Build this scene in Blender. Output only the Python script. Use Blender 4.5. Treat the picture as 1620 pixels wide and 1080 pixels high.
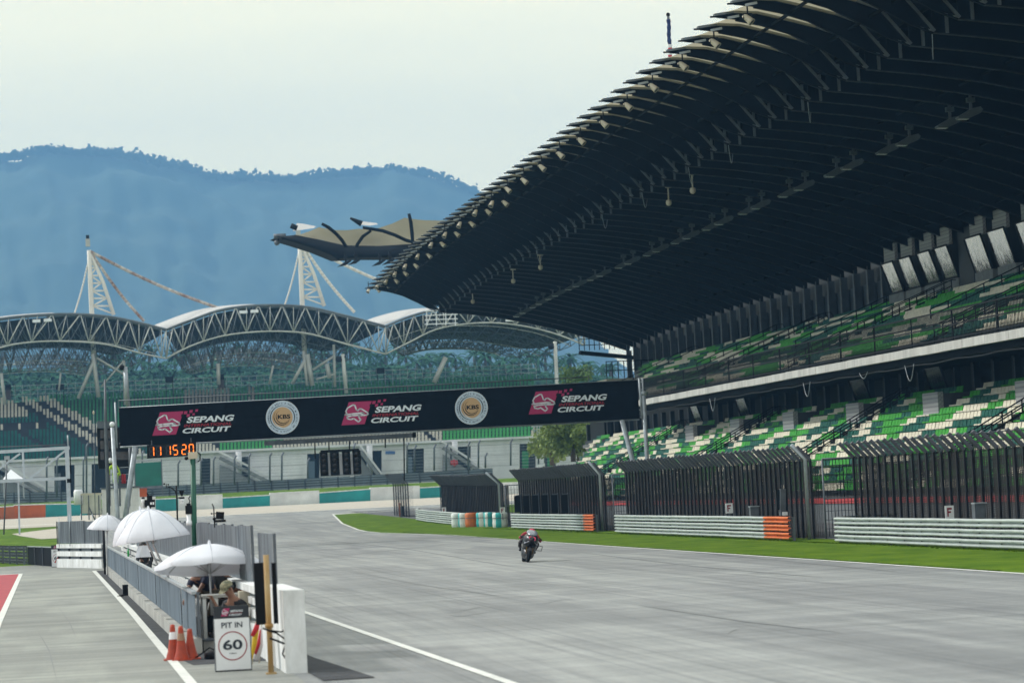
import bpy, bmesh, math, random
from mathutils import Vector, Matrix, noise
random.seed(7)
for o in list(bpy.data.objects): bpy.data.objects.remove(o)
scene = bpy.context.scene
C = scene.collection
R_ = math.radians

# ---------------------------------------------------------------- camera
F = 4500.0                                   # focal length in photo pixels (1620 wide)
VPX, VPY = 95.0, 806.0                       # where the straight vanishes
EYE = 2.6
ROLL = R_(2.85)
Yc = Vector((VPX - 810.0, 540.0 - VPY, F)).normalized()
_z = Vector((-math.sin(ROLL), math.cos(ROLL), 0)); _z.z = -(_z.x*Yc.x + _z.y*Yc.y)/Yc.z
Zc = _z.normalized()
Xc = Zc.cross(Yc).normalized()
if Xc.x < 0: Xc = -Xc
cam_d = bpy.data.cameras.new("Camera")
cam = bpy.data.objects.new("Camera", cam_d); C.objects.link(cam)
right = Vector((Xc.x, Yc.x, Zc.x)); up = Vector((Xc.y, Yc.y, Zc.y)); fwd = Vector((Xc.z, Yc.z, Zc.z))
M = Matrix((right, up, -fwd)).transposed().to_4x4(); M.translation = Vector((0, 0, EYE))
cam.matrix_world = M
cam_d.sensor_width = 36.0; cam_d.lens = 36.0*F/1620.0
cam_d.clip_start = 0.5; cam_d.clip_end = 30000
cam_d.dof.use_dof = True; cam_d.dof.focus_distance = 98.0; cam_d.dof.aperture_fstop = 2.2
scene.camera = cam

# ---------------------------------------------------------------- world, sun, exposure
SUN_EL, SUN_AZ = R_(38), R_(-58)             # azimuth measured from +Y towards +X: sun stands to the left, a little beyond
w = bpy.data.worlds.new("World"); scene.world = w; w.use_nodes = True
nt = w.node_tree; nt.nodes.clear()
out = nt.nodes.new('ShaderNodeOutputWorld'); bg = nt.nodes.new('ShaderNodeBackground')
sky = nt.nodes.new('ShaderNodeTexSky'); sky.sky_type = 'NISHITA'; sky.sun_disc = False
sky.sun_elevation = SUN_EL; sky.sun_rotation = SUN_AZ; sky.dust_density = 3.0; sky.altitude = 30
bg.inputs['Strength'].default_value = 0.125
# thin high cloud sheet: cream cloud colour mixed over the clear sky by direction
geo = nt.nodes.new('ShaderNodeTexCoord')
mp = nt.nodes.new('ShaderNodeMapping'); mp.inputs['Scale'].default_value = (1.2, 1.2, 9)
nz = nt.nodes.new('ShaderNodeTexNoise'); nz.inputs['Scale'].default_value = 2.2; nz.inputs['Detail'].default_value = 5
cr = nt.nodes.new('ShaderNodeValToRGB')
cr.color_ramp.elements[0].position = 0.30; cr.color_ramp.elements[0].color = (13.8, 12.6, 8.0, 1)
cr.color_ramp.elements[1].position = 0.70; cr.color_ramp.elements[1].color = (15.8, 14.0, 8.2, 1)
mx = nt.nodes.new('ShaderNodeMix'); mx.data_type = 'RGBA'; mx.inputs['Factor'].default_value = 0.93
L = nt.links.new
# the cloud sheet is creamier low in the north, where the camera looks, and bluer overhead
sx = nt.nodes.new('ShaderNodeSeparateXYZ'); mr = nt.nodes.new('ShaderNodeMapRange'); mr.inputs['From Min'].default_value = 0.72; mr.inputs['From Max'].default_value = 0.97
mn = nt.nodes.new('ShaderNodeMix'); mn.data_type = 'RGBA'; mn.inputs['A'].default_value = (9.6, 9.7, 9.2, 1)
L(geo.outputs['Generated'], sx.inputs[0]); L(sx.outputs['Y'], mr.inputs['Value']); L(mr.outputs[0], mn.inputs['Factor']); L(cr.outputs[0], mn.inputs['B'])
L(geo.outputs['Generated'], mp.inputs['Vector']); L(mp.outputs[0], nz.inputs['Vector']); L(nz.outputs['Fac'], cr.inputs['Fac'])
L(sky.outputs[0], mx.inputs['A']); L(mn.outputs['Result'], mx.inputs['B'])
L(mx.outputs['Result'], bg.inputs['Color']); L(bg.outputs[0], out.inputs[0])
sd = bpy.data.lights.new("Sun", 'SUN'); sd.energy = 3.0; sd.angle = R_(4.0); sd.color = (1.0, 0.97, 0.93)
sun = bpy.data.objects.new("Sun", sd); C.objects.link(sun)
sdir = Vector((math.sin(SUN_AZ)*math.cos(SUN_EL), math.cos(SUN_AZ)*math.cos(SUN_EL), math.sin(SUN_EL)))
sun.rotation_euler = sdir.to_track_quat('Z', 'Y').to_euler()
vs = scene.view_settings; vs.view_transform = 'Standard'; vs.look = 'None'; vs.gamma = 1; vs.exposure = 0.08
scene.cycles.volume_bounces = 0
scene.cycles.max_bounces = 6

# ---------------------------------------------------------------- pixel helpers (real depths chosen by hand)
def ray(px, py):
    c = (px - 810.0, 540.0 - py, F)
    return Vector([c[0]*A.x + c[1]*A.y + c[2]*A.z for A in (Xc, Yc, Zc)])
def P(px, py, Y):
    d = ray(px, py); return Vector((d.x*Y/d.y, Y, EYE + d.z*Y/d.y))
def PX(px, py, X):
    d = ray(px, py); t = X/d.x; return Vector((X, d.y*t, EYE + d.z*t))
def th(Y):
    if Y < 200: return 0.0
    if Y < 420: return 0.01*(Y-200)
    return 2.2 + 0.002*(min(Y, 640)-420)
def GT(px, py):
    d = ray(px, py); Y = 30.0; last = None
    while Y < 900:
        z = EYE + d.z*Y/d.y
        if z <= th(Y): break
        Y += 0.5
    return Vector((d.x*Y/d.y, Y, th(Y)))
ORD = 'first second third fourth fifth sixth seventh eighth ninth tenth eleventh twelfth thirteenth fourteenth fifteenth sixteenth seventeenth eighteenth nineteenth'.split()
for _t, _o in (('twenty', 'twentieth'), ('thirty', 'thirtieth'), ('forty', 'fortieth'), ('fifty', 'fiftieth'), ('sixty', 'sixtieth'), ('seventy', 'seventieth')):
    ORD += [_o] + [_t+'-'+q for q in ORD[:9]]

# ---------------------------------------------------------------- materials
MATS = {}
def mat(name, col, rough=0.6, metal=0.0, var=0.0, vscale=2.0, bump=0.0, bscale=20.0, stretch=None, col2=None, spec=0.5, emit=None, trans=0.0, alpha=None):
    if name in MATS: return MATS[name]
    m = bpy.data.materials.new(name); m.use_nodes = True
    n = m.node_tree; b = n.nodes['Principled BSDF']
    b.inputs['Base Color'].default_value = (*col, 1); b.inputs['Roughness'].default_value = rough
    b.inputs['Metallic'].default_value = metal; b.inputs['Specular IOR Level'].default_value = spec
    if emit: b.inputs['Emission Color'].default_value = (*emit[0], 1); b.inputs['Emission Strength'].default_value = emit[1]
    if var or col2 or bump:
        tc = n.nodes.new('ShaderNodeTexCoord'); mpp = n.nodes.new('ShaderNodeMapping')
        n.links.new(tc.outputs['Object'], mpp.inputs['Vector'])
        if stretch: mpp.inputs['Scale'].default_value = stretch
    if var or col2:
        t = n.nodes.new('ShaderNodeTexNoise'); t.inputs['Scale'].default_value = vscale; t.inputs['Detail'].default_value = 6; t.inputs['Roughness'].default_value = 0.65
        n.links.new(mpp.outputs[0], t.inputs['Vector'])
        r = n.nodes.new('ShaderNodeValToRGB'); r.color_ramp.elements[0].position = 0.32; r.color_ramp.elements[1].position = 0.68
        if col2: a, c = col, col2
        else: a = tuple(x*(1-var) for x in col); c = tuple(min(1, x*(1+var)) for x in col)
        r.color_ramp.elements[0].color = (*a, 1); r.color_ramp.elements[1].color = (*c, 1)
        n.links.new(t.outputs['Fac'], r.inputs['Fac']); n.links.new(r.outputs[0], b.inputs['Base Color'])
    if bump:
        t2 = n.nodes.new('ShaderNodeTexNoise'); t2.inputs['Scale'].default_value = bscale; t2.inputs['Detail'].default_value = 4
        n.links.new(mpp.outputs[0], t2.inputs['Vector'])
        bp = n.nodes.new('ShaderNodeBump'); bp.inputs['Strength'].default_value = bump; bp.inputs['Distance'].default_value = 0.05
        n.links.new(t2.outputs['Fac'], bp.inputs['Height']); n.links.new(bp.outputs[0], b.inputs['Normal'])
    if trans:
        o = n.nodes['Material Output']; tl = n.nodes.new('ShaderNodeBsdfTranslucent'); tl.inputs['Color'].default_value = (*col, 1)
        ms = n.nodes.new('ShaderNodeMixShader'); ms.inputs[0].default_value = trans
        n.links.new(b.outputs[0], ms.inputs[1]); n.links.new(tl.outputs[0], ms.inputs[2]); n.links.new(ms.outputs[0], o.inputs['Surface'])
    MATS[name] = m; return m

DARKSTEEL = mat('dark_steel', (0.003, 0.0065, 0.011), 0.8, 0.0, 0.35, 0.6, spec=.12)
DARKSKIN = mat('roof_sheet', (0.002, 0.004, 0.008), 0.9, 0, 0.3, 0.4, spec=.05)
RIBEDGE = mat('rib_flange', (0.12, 0.14, 0.15), 0.5, 0.2, 0.3, 1)
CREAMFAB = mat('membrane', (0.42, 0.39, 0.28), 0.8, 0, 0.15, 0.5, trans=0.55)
CREAM = mat('cream_paint', (0.55, 0.50, 0.38), 0.5, 0, 0.15, 3)
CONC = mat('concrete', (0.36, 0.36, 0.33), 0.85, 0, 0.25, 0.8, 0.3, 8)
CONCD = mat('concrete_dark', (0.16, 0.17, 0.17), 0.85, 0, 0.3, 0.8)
FASC = mat('fascia_concrete', (0.50, 0.50, 0.46), 0.8, 0, 0.22, 1.2, stretch=(1, 1, 0.25))
SEAT_G = mat('seat_bright_green', (0.035, 0.30, 0.025), 0.6, 0, 0.22, 0.9, spec=.25)
SEAT_D = mat('seat_dark_green', (0.001, 0.085, 0.058), 0.6, 0, 0.3, 0.9, spec=.2)
SEAT_W = mat('seat_cream', (0.66, 0.62, 0.48), 0.6, 0, 0.14, 0.9)
SEAT_B = mat('seat_blackish', (0.008, 0.02, 0.028), 0.6)
SEATFARD = mat('seat_forest_green', (0.006, 0.16, 0.05), 0.55, 0, 0.3, 0.9)
BLACK = mat('black_paint', (0.003, 0.004, 0.006), 0.6, spec=.2)
BLACKM = mat('black_metal', (0.004, 0.006, 0.009), 0.6, 0.0, spec=.2)
GALV = mat('galvanised_steel', (0.34, 0.38, 0.40), 0.45, 0.35, 0.2, 3)
GALVD = mat('weathered_steel', (0.10, 0.115, 0.13), 0.5, 0.2, 0.3, 2)
ARMCO = mat('guardrail_steel', (0.43, 0.48, 0.46), 0.5, 0.15, 0.14, 1.5, 0.1, 5)
ORANGE = mat('orange_paint', (0.62, 0.13, 0.02), 0.5, 0, 0.2, 2)
WHITE = mat('white_paint', (0.78, 0.80, 0.80), 0.5, 0, 0.07, 2)
WHITEDIRT = mat('white_weathered', (0.52, 0.53, 0.50), 0.75, 0, 0.2, 2.4, stretch=(1, 1, 0.4), col2=(0.84, 0.86, 0.85))
WIRE = mat('fence_wire', (0.010, 0.008, 0.007), 0.9, 0.0, 0.5, 1.5)
POST = mat('fence_post', (0.011, 0.011, 0.015), 0.6, 0.0, 0.3, 2, spec=.25)
ARM_LIT = mat('fence_arm_lit', (0.075, 0.08, 0.10), 0.5, 0.2, 0.3, 2)  # paler than the posts: light on the overhang put into the colour
TEAL = mat('teal_paint', (0.0, 0.26, 0.25), 0.6, 0, 0.3, 1.2)
RED = mat('red_paint', (0.42, 0.03, 0.035), 0.6, 0, 0.2, 2)
GLASSD = mat('dark_glass', (0.012, 0.02, 0.028), 0.15)
RAILRED = mat('red_rail', (0.45, 0.05, 0.05), 0.5)

def tie(m, f):           # run f on a material's node tree
    f(m.node_tree, m.node_tree.nodes['Principled BSDF']); return m

# ---------------------------------------------------------------- mesh builder
class MB:
    def __init__(s): s.v = []; s.f = []; s.m = []; s.mats = []; s.sm = []
    def mi(s, m):
        if m not in s.mats: s.mats.append(m)
        return s.mats.index(m)
    def add(s, vs, fs, m, smooth=False):
        b = len(s.v); s.v += [Vector(x) for x in vs]; k = s.mi(m)
        for f in fs: s.f.append([i+b for i in f]); s.m.append(k); s.sm.append(smooth)
        return s
    def box(s, c, d, m, rz=0, mtx=None):
        x, y, z = (a/2 for a in d)
        vs = [Vector(p) for p in ((-x,-y,-z),(x,-y,-z),(x,y,-z),(-x,y,-z),(-x,-y,z),(x,-y,z),(x,y,z),(-x,y,z))]
        if rz: q = Matrix.Rotation(rz, 3, 'Z'); vs = [q @ p for p in vs]
        if mtx: vs = [mtx @ p for p in vs]
        vs = [p + Vector(c) for p in vs]
        return s.add(vs, [(0,3,2,1),(4,5,6,7),(0,1,5,4),(1,2,6,5),(2,3,7,6),(3,0,4,7)], m)
    def bx(s, x0, x1, y0, y1, z0, z1, m): return s.box(((x0+x1)/2, (y0+y1)/2, (z0+z1)/2), (abs(x1-x0), abs(y1-y0), abs(z1-z0)), m)
    def beam(s, a, b, w, h, m, up=(0,0,1)):
        a = Vector(a); b = Vector(b); d = (b-a)
        if d.length < 1e-6: return s
        d.normalize(); u = Vector(up)
        if abs(d.dot(u)) > 0.98: u = Vector((0,1,0)) if abs(d.y) < .9 else Vector((1,0,0))
        r = d.cross(u).normalized()*w/2; u = r.cross(d).normalized()*h/2
        return s.add([a-r-u,a+r-u,a+r+u,a-r+u,b-r-u,b+r-u,b+r+u,b-r+u], [(0,3,2,1),(4,5,6,7),(0,1,5,4),(1,2,6,5),(2,3,7,6),(3,0,4,7)], m)
    def tube(s, pts, r, m, n=8, smooth=True):
        pts = [Vector(p) for p in pts]; rs = r if isinstance(r, (list, tuple)) else [r]*len(pts)
        vs = []; N = len(pts)
        pu = None
        for i, p in enumerate(pts):
            d = (pts[min(i+1, N-1)] - pts[max(i-1, 0)]).normalized()
            if pu is None: pu = Vector((0,0,1)) if abs(d.z) < .9 else Vector((0,1,0))
            a = d.cross(pu).normalized(); b_ = a.cross(d).normalized(); pu = b_
            for k in range(n):
                t = 2*math.pi*k/n; vs.append(p + (a*math.cos(t) + b_*math.sin(t))*rs[i])
        fs = [(i*n+k, i*n+(k+1)%n, (i+1)*n+(k+1)%n, (i+1)*n+k) for i in range(N-1) for k in range(n)]
        s.add(vs, fs, m, smooth); b = len(s.v) - len(vs)
        k = s.mi(m)
        s.f.append([b+q for q in reversed(range(n))]); s.m.append(k); s.sm.append(False)
        s.f.append([b+(N-1)*n+q for q in range(n)]); s.m.append(k); s.sm.append(False)
        return s
    def poly(s, pts, m): return s.add(pts, [tuple(range(len(pts)))], m)
    def prism(s, pts, d, m):             # closed polygon pushed along vector d
        n = len(pts); d = Vector(d); a = [Vector(p) for p in pts]
        return s.add(a + [p+d for p in a], [tuple(reversed(range(n))), tuple(range(n, 2*n))] + [(i, (i+1)%n, n+(i+1)%n, n+i) for i in range(n)], m)
    def grid(s, rows, m, smooth=True, closed=False):
        nr = len(rows); nc = len(rows[0]); vs = [p for r in rows for p in r]
        fs = [(i*nc+j, i*nc+(j+1)%nc, (i+1)*nc+(j+1)%nc, (i+1)*nc+j) for i in range(nr-1) for j in range(nc if closed else nc-1)]
        return s.add(vs, fs, m, smooth)
    def ball(s, c, r, m, nu=12, nv=8, mtx=None):
        if not isinstance(r, (tuple, list)): r = (r, r, r)
        rows = []
        for i in range(nv+1):
            t = math.pi*i/nv
            row = [Vector((r[0]*math.sin(t)*math.cos(2*math.pi*j/nu), r[1]*math.sin(t)*math.sin(2*math.pi*j/nu), r[2]*math.cos(t))) for j in range(nu)]
            if mtx: row = [mtx @ p for p in row]
            rows.append([p + Vector(c) for p in row])
        return s.grid(rows, m, True, True)
    def lathe(s, prof, c, m, n=16, mtx=None, smooth=True):     # prof (r, z)
        rows = []
        for r, z in prof:
            row = [Vector((r*math.cos(2*math.pi*j/n), r*math.sin(2*math.pi*j/n), z)) for j in range(n)]
            if mtx: row = [mtx @ p for p in row]
            rows.append([p + Vector(c) for p in row])
        return s.grid(rows, m, smooth, True)
    def build(s, name, parent=None, kind=None, label=None):
        off = parent_off(parent)
        me = bpy.data.meshes.new(name)
        me.from_pydata([tuple(p - off) for p in s.v], [], s.f); me.update()
        for m in s.mats: me.materials.append(m)
        me.polygons.foreach_set('material_index', s.m); me.polygons.foreach_set('use_smooth', s.sm)
        o = bpy.data.objects.new(name, me); C.objects.link(o)
        if parent: o.parent = parent
        if kind: o['kind'] = kind
        if label: o['label'] = label
        return o
def parent_off(p):
    off = Vector((0,0,0))
    while p is not None: off += p.location; p = p.parent
    return off
def thing(name, label, cat, loc, group=None):
    o = bpy.data.objects.new(name, None); C.objects.link(o); o.location = loc; o.empty_display_size = 0.2
    o['label'] = label; o['category'] = cat
    if group: o['group'] = group
    return o
def tag(o, label, cat, group=None, kind=None):
    o['label'] = label; o['category'] = cat
    if group: o['group'] = group
    if kind: o['kind'] = kind
    return o
def rebase(o):            # put a single-mesh thing's origin at its base
    me = o.data; xs = [v.co.x for v in me.vertices]; ys = [v.co.y for v in me.vertices]; zs = [v.co.z for v in me.vertices]
    b = Vector(((min(xs)+max(xs))/2, (min(ys)+max(ys))/2, min(zs)))
    me.transform(Matrix.Translation(-b)); o.location = o.location + b; return o
def copytree(src, loc, label=None, rz=None):
    r = src.copy(); C.objects.link(r); r.location = loc
    if rz is not None: r.rotation_euler.z = rz
    if label: r['label'] = label
    for ch in src.children:
        c = ch.copy(); C.objects.link(c); c.parent = r
        for g in ch.children:
            d = g.copy(); C.objects.link(d); d.parent = c
    return r
_txt = {}
def text_geo(s, bold=0.0, space=1.0):
    k = (s, bold, space)
    if k in _txt: return _txt[k]
    cu = bpy.data.curves.new('t', 'FONT'); cu.body = s; cu.size = 1; cu.offset = bold; cu.resolution_u = 3; cu.space_character = space
    ob = bpy.data.objects.new('t', cu); C.objects.link(ob)
    dg = bpy.context.evaluated_depsgraph_get(); dg.update()
    me = bpy.data.meshes.new_from_object(ob.evaluated_get(dg))
    vs = [v.co.copy() for v in me.vertices]; fs = [tuple(p.vertices) for p in me.polygons]
    bpy.data.objects.remove(ob); bpy.data.curves.remove(cu); bpy.data.meshes.remove(me)
    _txt[k] = (vs, fs); return _txt[k]
def put_text(mb, s, m, o, ux, uy, width, height, bold=0.02, shear=0.0, space=1.0):
    """text fitted to width x height with its lower-left corner at o, along unit vectors ux, uy"""
    vs, fs = text_geo(s, bold, space)
    x0 = min(v.x for v in vs); x1 = max(v.x for v in vs); y0 = min(v.y for v in vs); y1 = max(v.y for v in vs)
    o = Vector(o); q = []
    for v in vs:
        b = (v.y-y0)/(y1-y0)*height; a = (v.x-x0)/(x1-x0)*width + shear*b
        q.append(o + ux*a + uy*b)
    mb.add(q, fs, m)

# ================================================================ GROUND
def asphalt(name, c1, c2, streak, ln=(5.5, .018, 1)):
    m = bpy.data.materials.new(name); m.use_nodes = True; n = m.node_tree; b = n.nodes['Principled BSDF']; lk = n.links.new
    tc = n.nodes.new('ShaderNodeTexCoord')
    def nz(scale, sc, det=5, rough=.6):
        mpp = n.nodes.new('ShaderNodeMapping'); mpp.inputs['Scale'].default_value = sc
        t = n.nodes.new('ShaderNodeTexNoise'); t.inputs['Scale'].default_value = scale; t.inputs['Detail'].default_value = det; t.inputs['Roughness'].default_value = rough
        lk(tc.outputs['Object'], mpp.inputs['Vector']); lk(mpp.outputs[0], t.inputs['Vector']); return t.outputs['Fac']
    def ramp(f, p0, p1, a, c):
        r = n.nodes.new('ShaderNodeValToRGB'); r.color_ramp.elements[0].position = p0; r.color_ramp.elements[1].position = p1
        r.color_ramp.elements[0].color = (*a, 1); r.color_ramp.elements[1].color = (*c, 1); lk(f, r.inputs['Fac']); return r.outputs[0]
    def mul(a, b_, fac=1):
        x = n.nodes.new('ShaderNodeMix'); x.data_type = 'RGBA'; x.blend_type = 'MULTIPLY'; x.inputs['Factor'].default_value = fac
        lk(a, x.inputs['A']); lk(b_, x.inputs['B']); return x.outputs['Result']
    base = ramp(nz(.09, (1, .35, 1)), .3, .7, c1, c2)
    rub = ramp(nz(1.0, streak, 6, .7), .34, .62, (.70, .71, .73), (1.03, 1.03, 1.03))        # rubber and wear along the driving line
    fine = ramp(nz(9, (1, .45, 1), 8, .8), .3, .7, (.84, .84, .84), (1.08, 1.08, 1.08))
    patch = ramp(nz(.35, (.7, .12, 1), 3), .47, .53, (.86, .86, .87), (1.05, 1.05, 1.04))
    cross = ramp(nz(1.0, (.06, .5, 1), 6, .72), .36, .62, (.76, .77, .78), (1.08, 1.08, 1.07))
    lines = ramp(nz(1.0, ln, 5, .75), .36, .47, (.74, .75, .77), (1.02, 1.02, 1.02))
    c = mul(mul(mul(mul(mul(base, rub), fine), patch), cross), lines)
    lk(c, b.inputs['Base Color']); b.inputs['Roughness'].default_value = .62; b.inputs['Specular IOR Level'].default_value = .25
    bp = n.nodes.new('ShaderNodeBump'); bp.inputs['Strength'].default_value = .25; bp.inputs['Distance'].default_value = .01
    lk(nz(60, (1, 1, 1), 3), bp.inputs['Height']); lk(bp.outputs[0], b.inputs['Normal'])
    return m
ASPH = asphalt('track_asphalt', (.275, .285, .28), (.35, .36, .345), (1.3, .035, 1))
PITL = asphalt('pit_concrete', (.28, .29, .26), (.36, .37, .33), (.10, .45, 1), (.05, 2.2, 1))
GRASS = mat('grass_turf', (.048, .112, .003), .95, 0, 0, .7, .8, 14, col2=(.120, .195, .010), spec=.1, stretch=(1, .5, 1))
FIELD = mat('far_grass', (.045, .075, .015), .9, 0, 0, .02, col2=(.07, .11, .02))
GRAV = mat('gravel', (.46, .42, .34), .95, 0, .12, 1.2, .4, 20)
LINE = mat('line_paint', (.66, .67, .62), .6, 0, .16, 2.5)
GUTTER_SHADOW = mat('gutter_shadow_asphalt', (.030, .033, .038), .9, 0, .5, 1.5, .5, 10)
REDG = mat('red_runoff_paint', (.36, .03, .045), .7, 0, .2, 1.0)

Ysm = [-60, -30, -10, 0, 10, 20, 30, 35, 40] + [45+5*i for i in range(31)] + [200+10*i for i in range(23)] + [425, 440, 460, 500, 560, 640, 700, 900, 1300, 2200, 4000, 9000]
def ridge(x, Y):       # ground height far behind the hairpin stand
    h = th(Y)
    if Y > 600: h += min(1, (Y-600)/400.0)*26*(0.75+0.25*math.sin(x*0.012+1))*(1 if Y < 2500 else .6)
    return h
rows = []
xs = [-9000, -3000, -1200, -600, -300, -150, -80, -40, -20, -10, 0, 10, 20, 30, 40, 60, 90, 150, 300, 600, 1200, 3000, 9000]
for Y in Ysm: rows.append([Vector((x, Y, ridge(x, Y))) for x in xs])
mb = MB(); mb.grid(rows, GRASS); mb.build('ground', kind='structure')

def strip(name, pts, m, dz, kind='structure'):
    """pts: list of (Y, xleft, xright); follows the ground"""
    pts = sorted(pts); rows = []
    Ys = sorted(set([p[0] for p in pts] + [y for y in Ysm if pts[0][0] < y < pts[-1][0]]))
    for Y in Ys:
        for a, b in zip(pts, pts[1:]):
            if a[0] <= Y <= b[0]:
                t = 0 if b[0] == a[0] else (Y-a[0])/(b[0]-a[0]); xl = a[1]+(b[1]-a[1])*t; xr = a[2]+(b[2]-a[2])*t; break
        rows.append([Vector((xl+(xr-xl)*k/4, Y, th(Y)+dz)) for k in range(5)])
    mb = MB(); mb.grid(rows, m); return mb.build(name, kind=kind)

edge = [(-60, 21.9), (40, 21.9), (115, 21.9), (165, 22.3)]
for px, py in ((600, 843), (565, 838), (540, 828), (526, 814)):
    g = GT(px, py); edge.append((g.y, g.x))
edge = sorted(edge)
YA = edge[-1][0]                                   # apex of the last corner
left0 = [(-60, 3.4), (42, 3.3), (116, 2.4), (200, 1.5)]
gl = GT(395, 812)
far1 = GT(585, 798)
def lx(Y):
    pts = left0 + [(gl.y, gl.x-20)]
    for a, b in zip(pts, pts[1:]):
        if Y <= b[0]: return a[1]+(b[1]-a[1])*(Y-a[0])/(b[0]-a[0])
    return pts[-1][1]
trk = [(Y, lx(Y), xr) for Y, xr in edge] + [(YA+4, lx(YA+4), edge[-1][1]+4), (YA+12, lx(YA+12), edge[-1][1]+30), (YA+30, lx(YA+30)-5, edge[-1][1]+160)]
strip('track', trk, ASPH, .012)
# painted edge lines
strip('edge_line', [(Y, x-.02, x+.16) for Y, x in edge] + [(YA+3, edge[-1][1]+.2, edge[-1][1]+4), (YA+11, edge[-1][1]+26, edge[-1][1]+30)], LINE, .022)
strip('edge_line', [(-60, 6.6, 6.75), (37.7, 5.72, 5.87), (64.2, 5.30, 5.45), (116, 4.5, 4.65), (200, 3.6, 3.75)], LINE, .022)
strip('gravel_trap', [(YA+32, -60, 220), (371.5, -60, 240)] if YA < 335 else [(YA+32, -60, 220), (YA+50, -60, 240)], GRAV, .03)
strip('kerb_strip', [(YA+30, -60, 200), (YA+32, -60, 220)], LINE, .035)
# gravel path in the infield at left
strip('gravel_path', [(232, -1.6, 2.2), (250, -3.5, 1.0), (262, -4.4, .8), (272, -2.4, 1.6), (286, 1.0, 5.0)], GRAV, .02)
strip('gravel_trap', [(292, -60, 6), (312, -60, 12)], GRAV, .03)
# pit lane
strip('pit_lane', [(-60, -9, 3.3), (46, -9, 3.3), (47, -9, 2.35), (118, -9, 1.9), (131, -9, 2.0), (139, -9, 1.5)], PITL, .016)
strip('pit_lane_line', [(-60, 2.1, 2.3), (41.7, 1.68, 1.84), (70, 1.55, 1.70), (119, 1.20, 1.36)], LINE, .026)
strip('gutter_and_shadow', [(46, 2.0, 3.3), (49.5, 1.78, 3.3), (70, 1.72, 3.1), (119, 1.38, 2.6)], GUTTER_SHADOW, .021)
strip('gutter_and_shadow', [(40.2, 3.56, 4.3), (46, 3.5, 3.95), (60, 3.3, 3.5)], GUTTER_SHADOW, .024)  # cast shadow of the pit wall's end block, painted as a dark strip
strip('red_runoff', [(30, -6, -1.35), (68.6, -6, -1.62), (120.5, -6, -1.80)], REDG, .022)
strip('red_runoff_line', [(30, -1.35, -1.19), (68.6, -1.62, -1.46), (120.5, -1.80, -1.64)], LINE, .027)
strip('red_runoff_line', [(120.5, -6, -1.64), (120.9, -6, -1.64)], LINE, .027)
strip('service_road', [(-60, 29.2, 38.4), (200, 29.2, 38.4), (290, 29.2, 38.4)], mat('service_asphalt', (.10, .105, .11), .9, 0, .25, 1), .012)

# ================================================================ MAIN GRANDSTAND
gs = thing('grandstand', 'dark roofed main grandstand with two tiers of green and cream seats beside the straight', 'grandstand', (38.4, 180, 0))
PITCH = 3.39; Y0 = 122.05 - PITCH*13; NR = 59
ribY = [Y0 + PITCH*i for i in range(NR)]
def drop(Y):            # the leaf-shaped roof dips towards its far end
    t = max(0, (Y-235)/38.0); return -0.85*t*t
TOP = [(30.3, 23.50), (31.2, 23.62), (32.3, 23.56), (33.8, 23.18), (35.0, 22.85), (36.1, 22.45)]
BOT = [(30.45, 23.44), (31.3, 23.34), (32.5, 23.08), (33.75, 22.68), (35.2, 21.95), (36.3, 21.32), (37.3, 20.92)]
INN = [(37.3, 20.92), (40, 20.62), (42.8, 20.2), (45.5, 19.62), (48.3, 18.92), (51, 18.12), (53.6, 17.22), (56.0, 16.3)]
CREAMF = mat('flange_cream', (.24, .23, .18), .6, 0, .15, 1)
def rib(Y):
    d = drop(Y); b = MB(); t = .055
    # outer web plate
    top = TOP + [(37.3, 20.98)]
    outl = [(x, z) for x, z in TOP] + [(37.42, 21.0)] + [(x, z) for x, z in reversed(BOT[:-1])]
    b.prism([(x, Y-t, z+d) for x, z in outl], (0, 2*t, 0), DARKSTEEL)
    # cream capped top flange and grey strut from the kink down to the foot
    for (a, c) in zip(TOP[:-1], TOP[1:]): b.beam((a[0], Y, a[1]+d+.06), (c[0], Y, c[1]+d+.06), .34, .11, CREAMF if 31 < a[0] < 35 else RIBEDGE, up=(0,0,1))
    b.beam((36.1, Y, 22.47+d), (37.36, Y, 20.95+d), .34, .12, RIBEDGE, up=(1, 0, 1))
    for (a, c) in zip(BOT[1:-1], BOT[2:]): b.beam((a[0], Y, a[1]+d-.03), (c[0], Y, c[1]+d-.03), .22, .05, DARKSTEEL)
    b.beam((30.12, Y, 23.49+d), (31.0, Y, 23.50+d), .10, .07, BLACKM)          # spike at the very tip
    b.beam((30.9, Y-.10, 23.40+d), (31.45, Y-.10, 23.50+d), .06, .11, GALV)                    # steel clamp holding the fabric
    # inner deep girder
    hi = [(x, z+1.35 if x < 50 else z+1.35-.12*(x-50)) for x, z in INN]
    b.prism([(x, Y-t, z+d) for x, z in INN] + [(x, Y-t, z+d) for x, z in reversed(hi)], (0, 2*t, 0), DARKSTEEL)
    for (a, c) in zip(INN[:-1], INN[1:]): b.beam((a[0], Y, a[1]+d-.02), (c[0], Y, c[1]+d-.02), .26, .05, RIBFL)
    b.box((37.9, Y-.02, 21.6+d), (.12, .34, 1.5), RIBEDGE)                   # hanger plate behind the foot
    return b
RIBFL = mat('inner_flange', (.010, .016, .022), .6, .0, .3, 1, spec=.3)
for Y in ribY: rib(Y).build('rib', gs)
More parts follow.
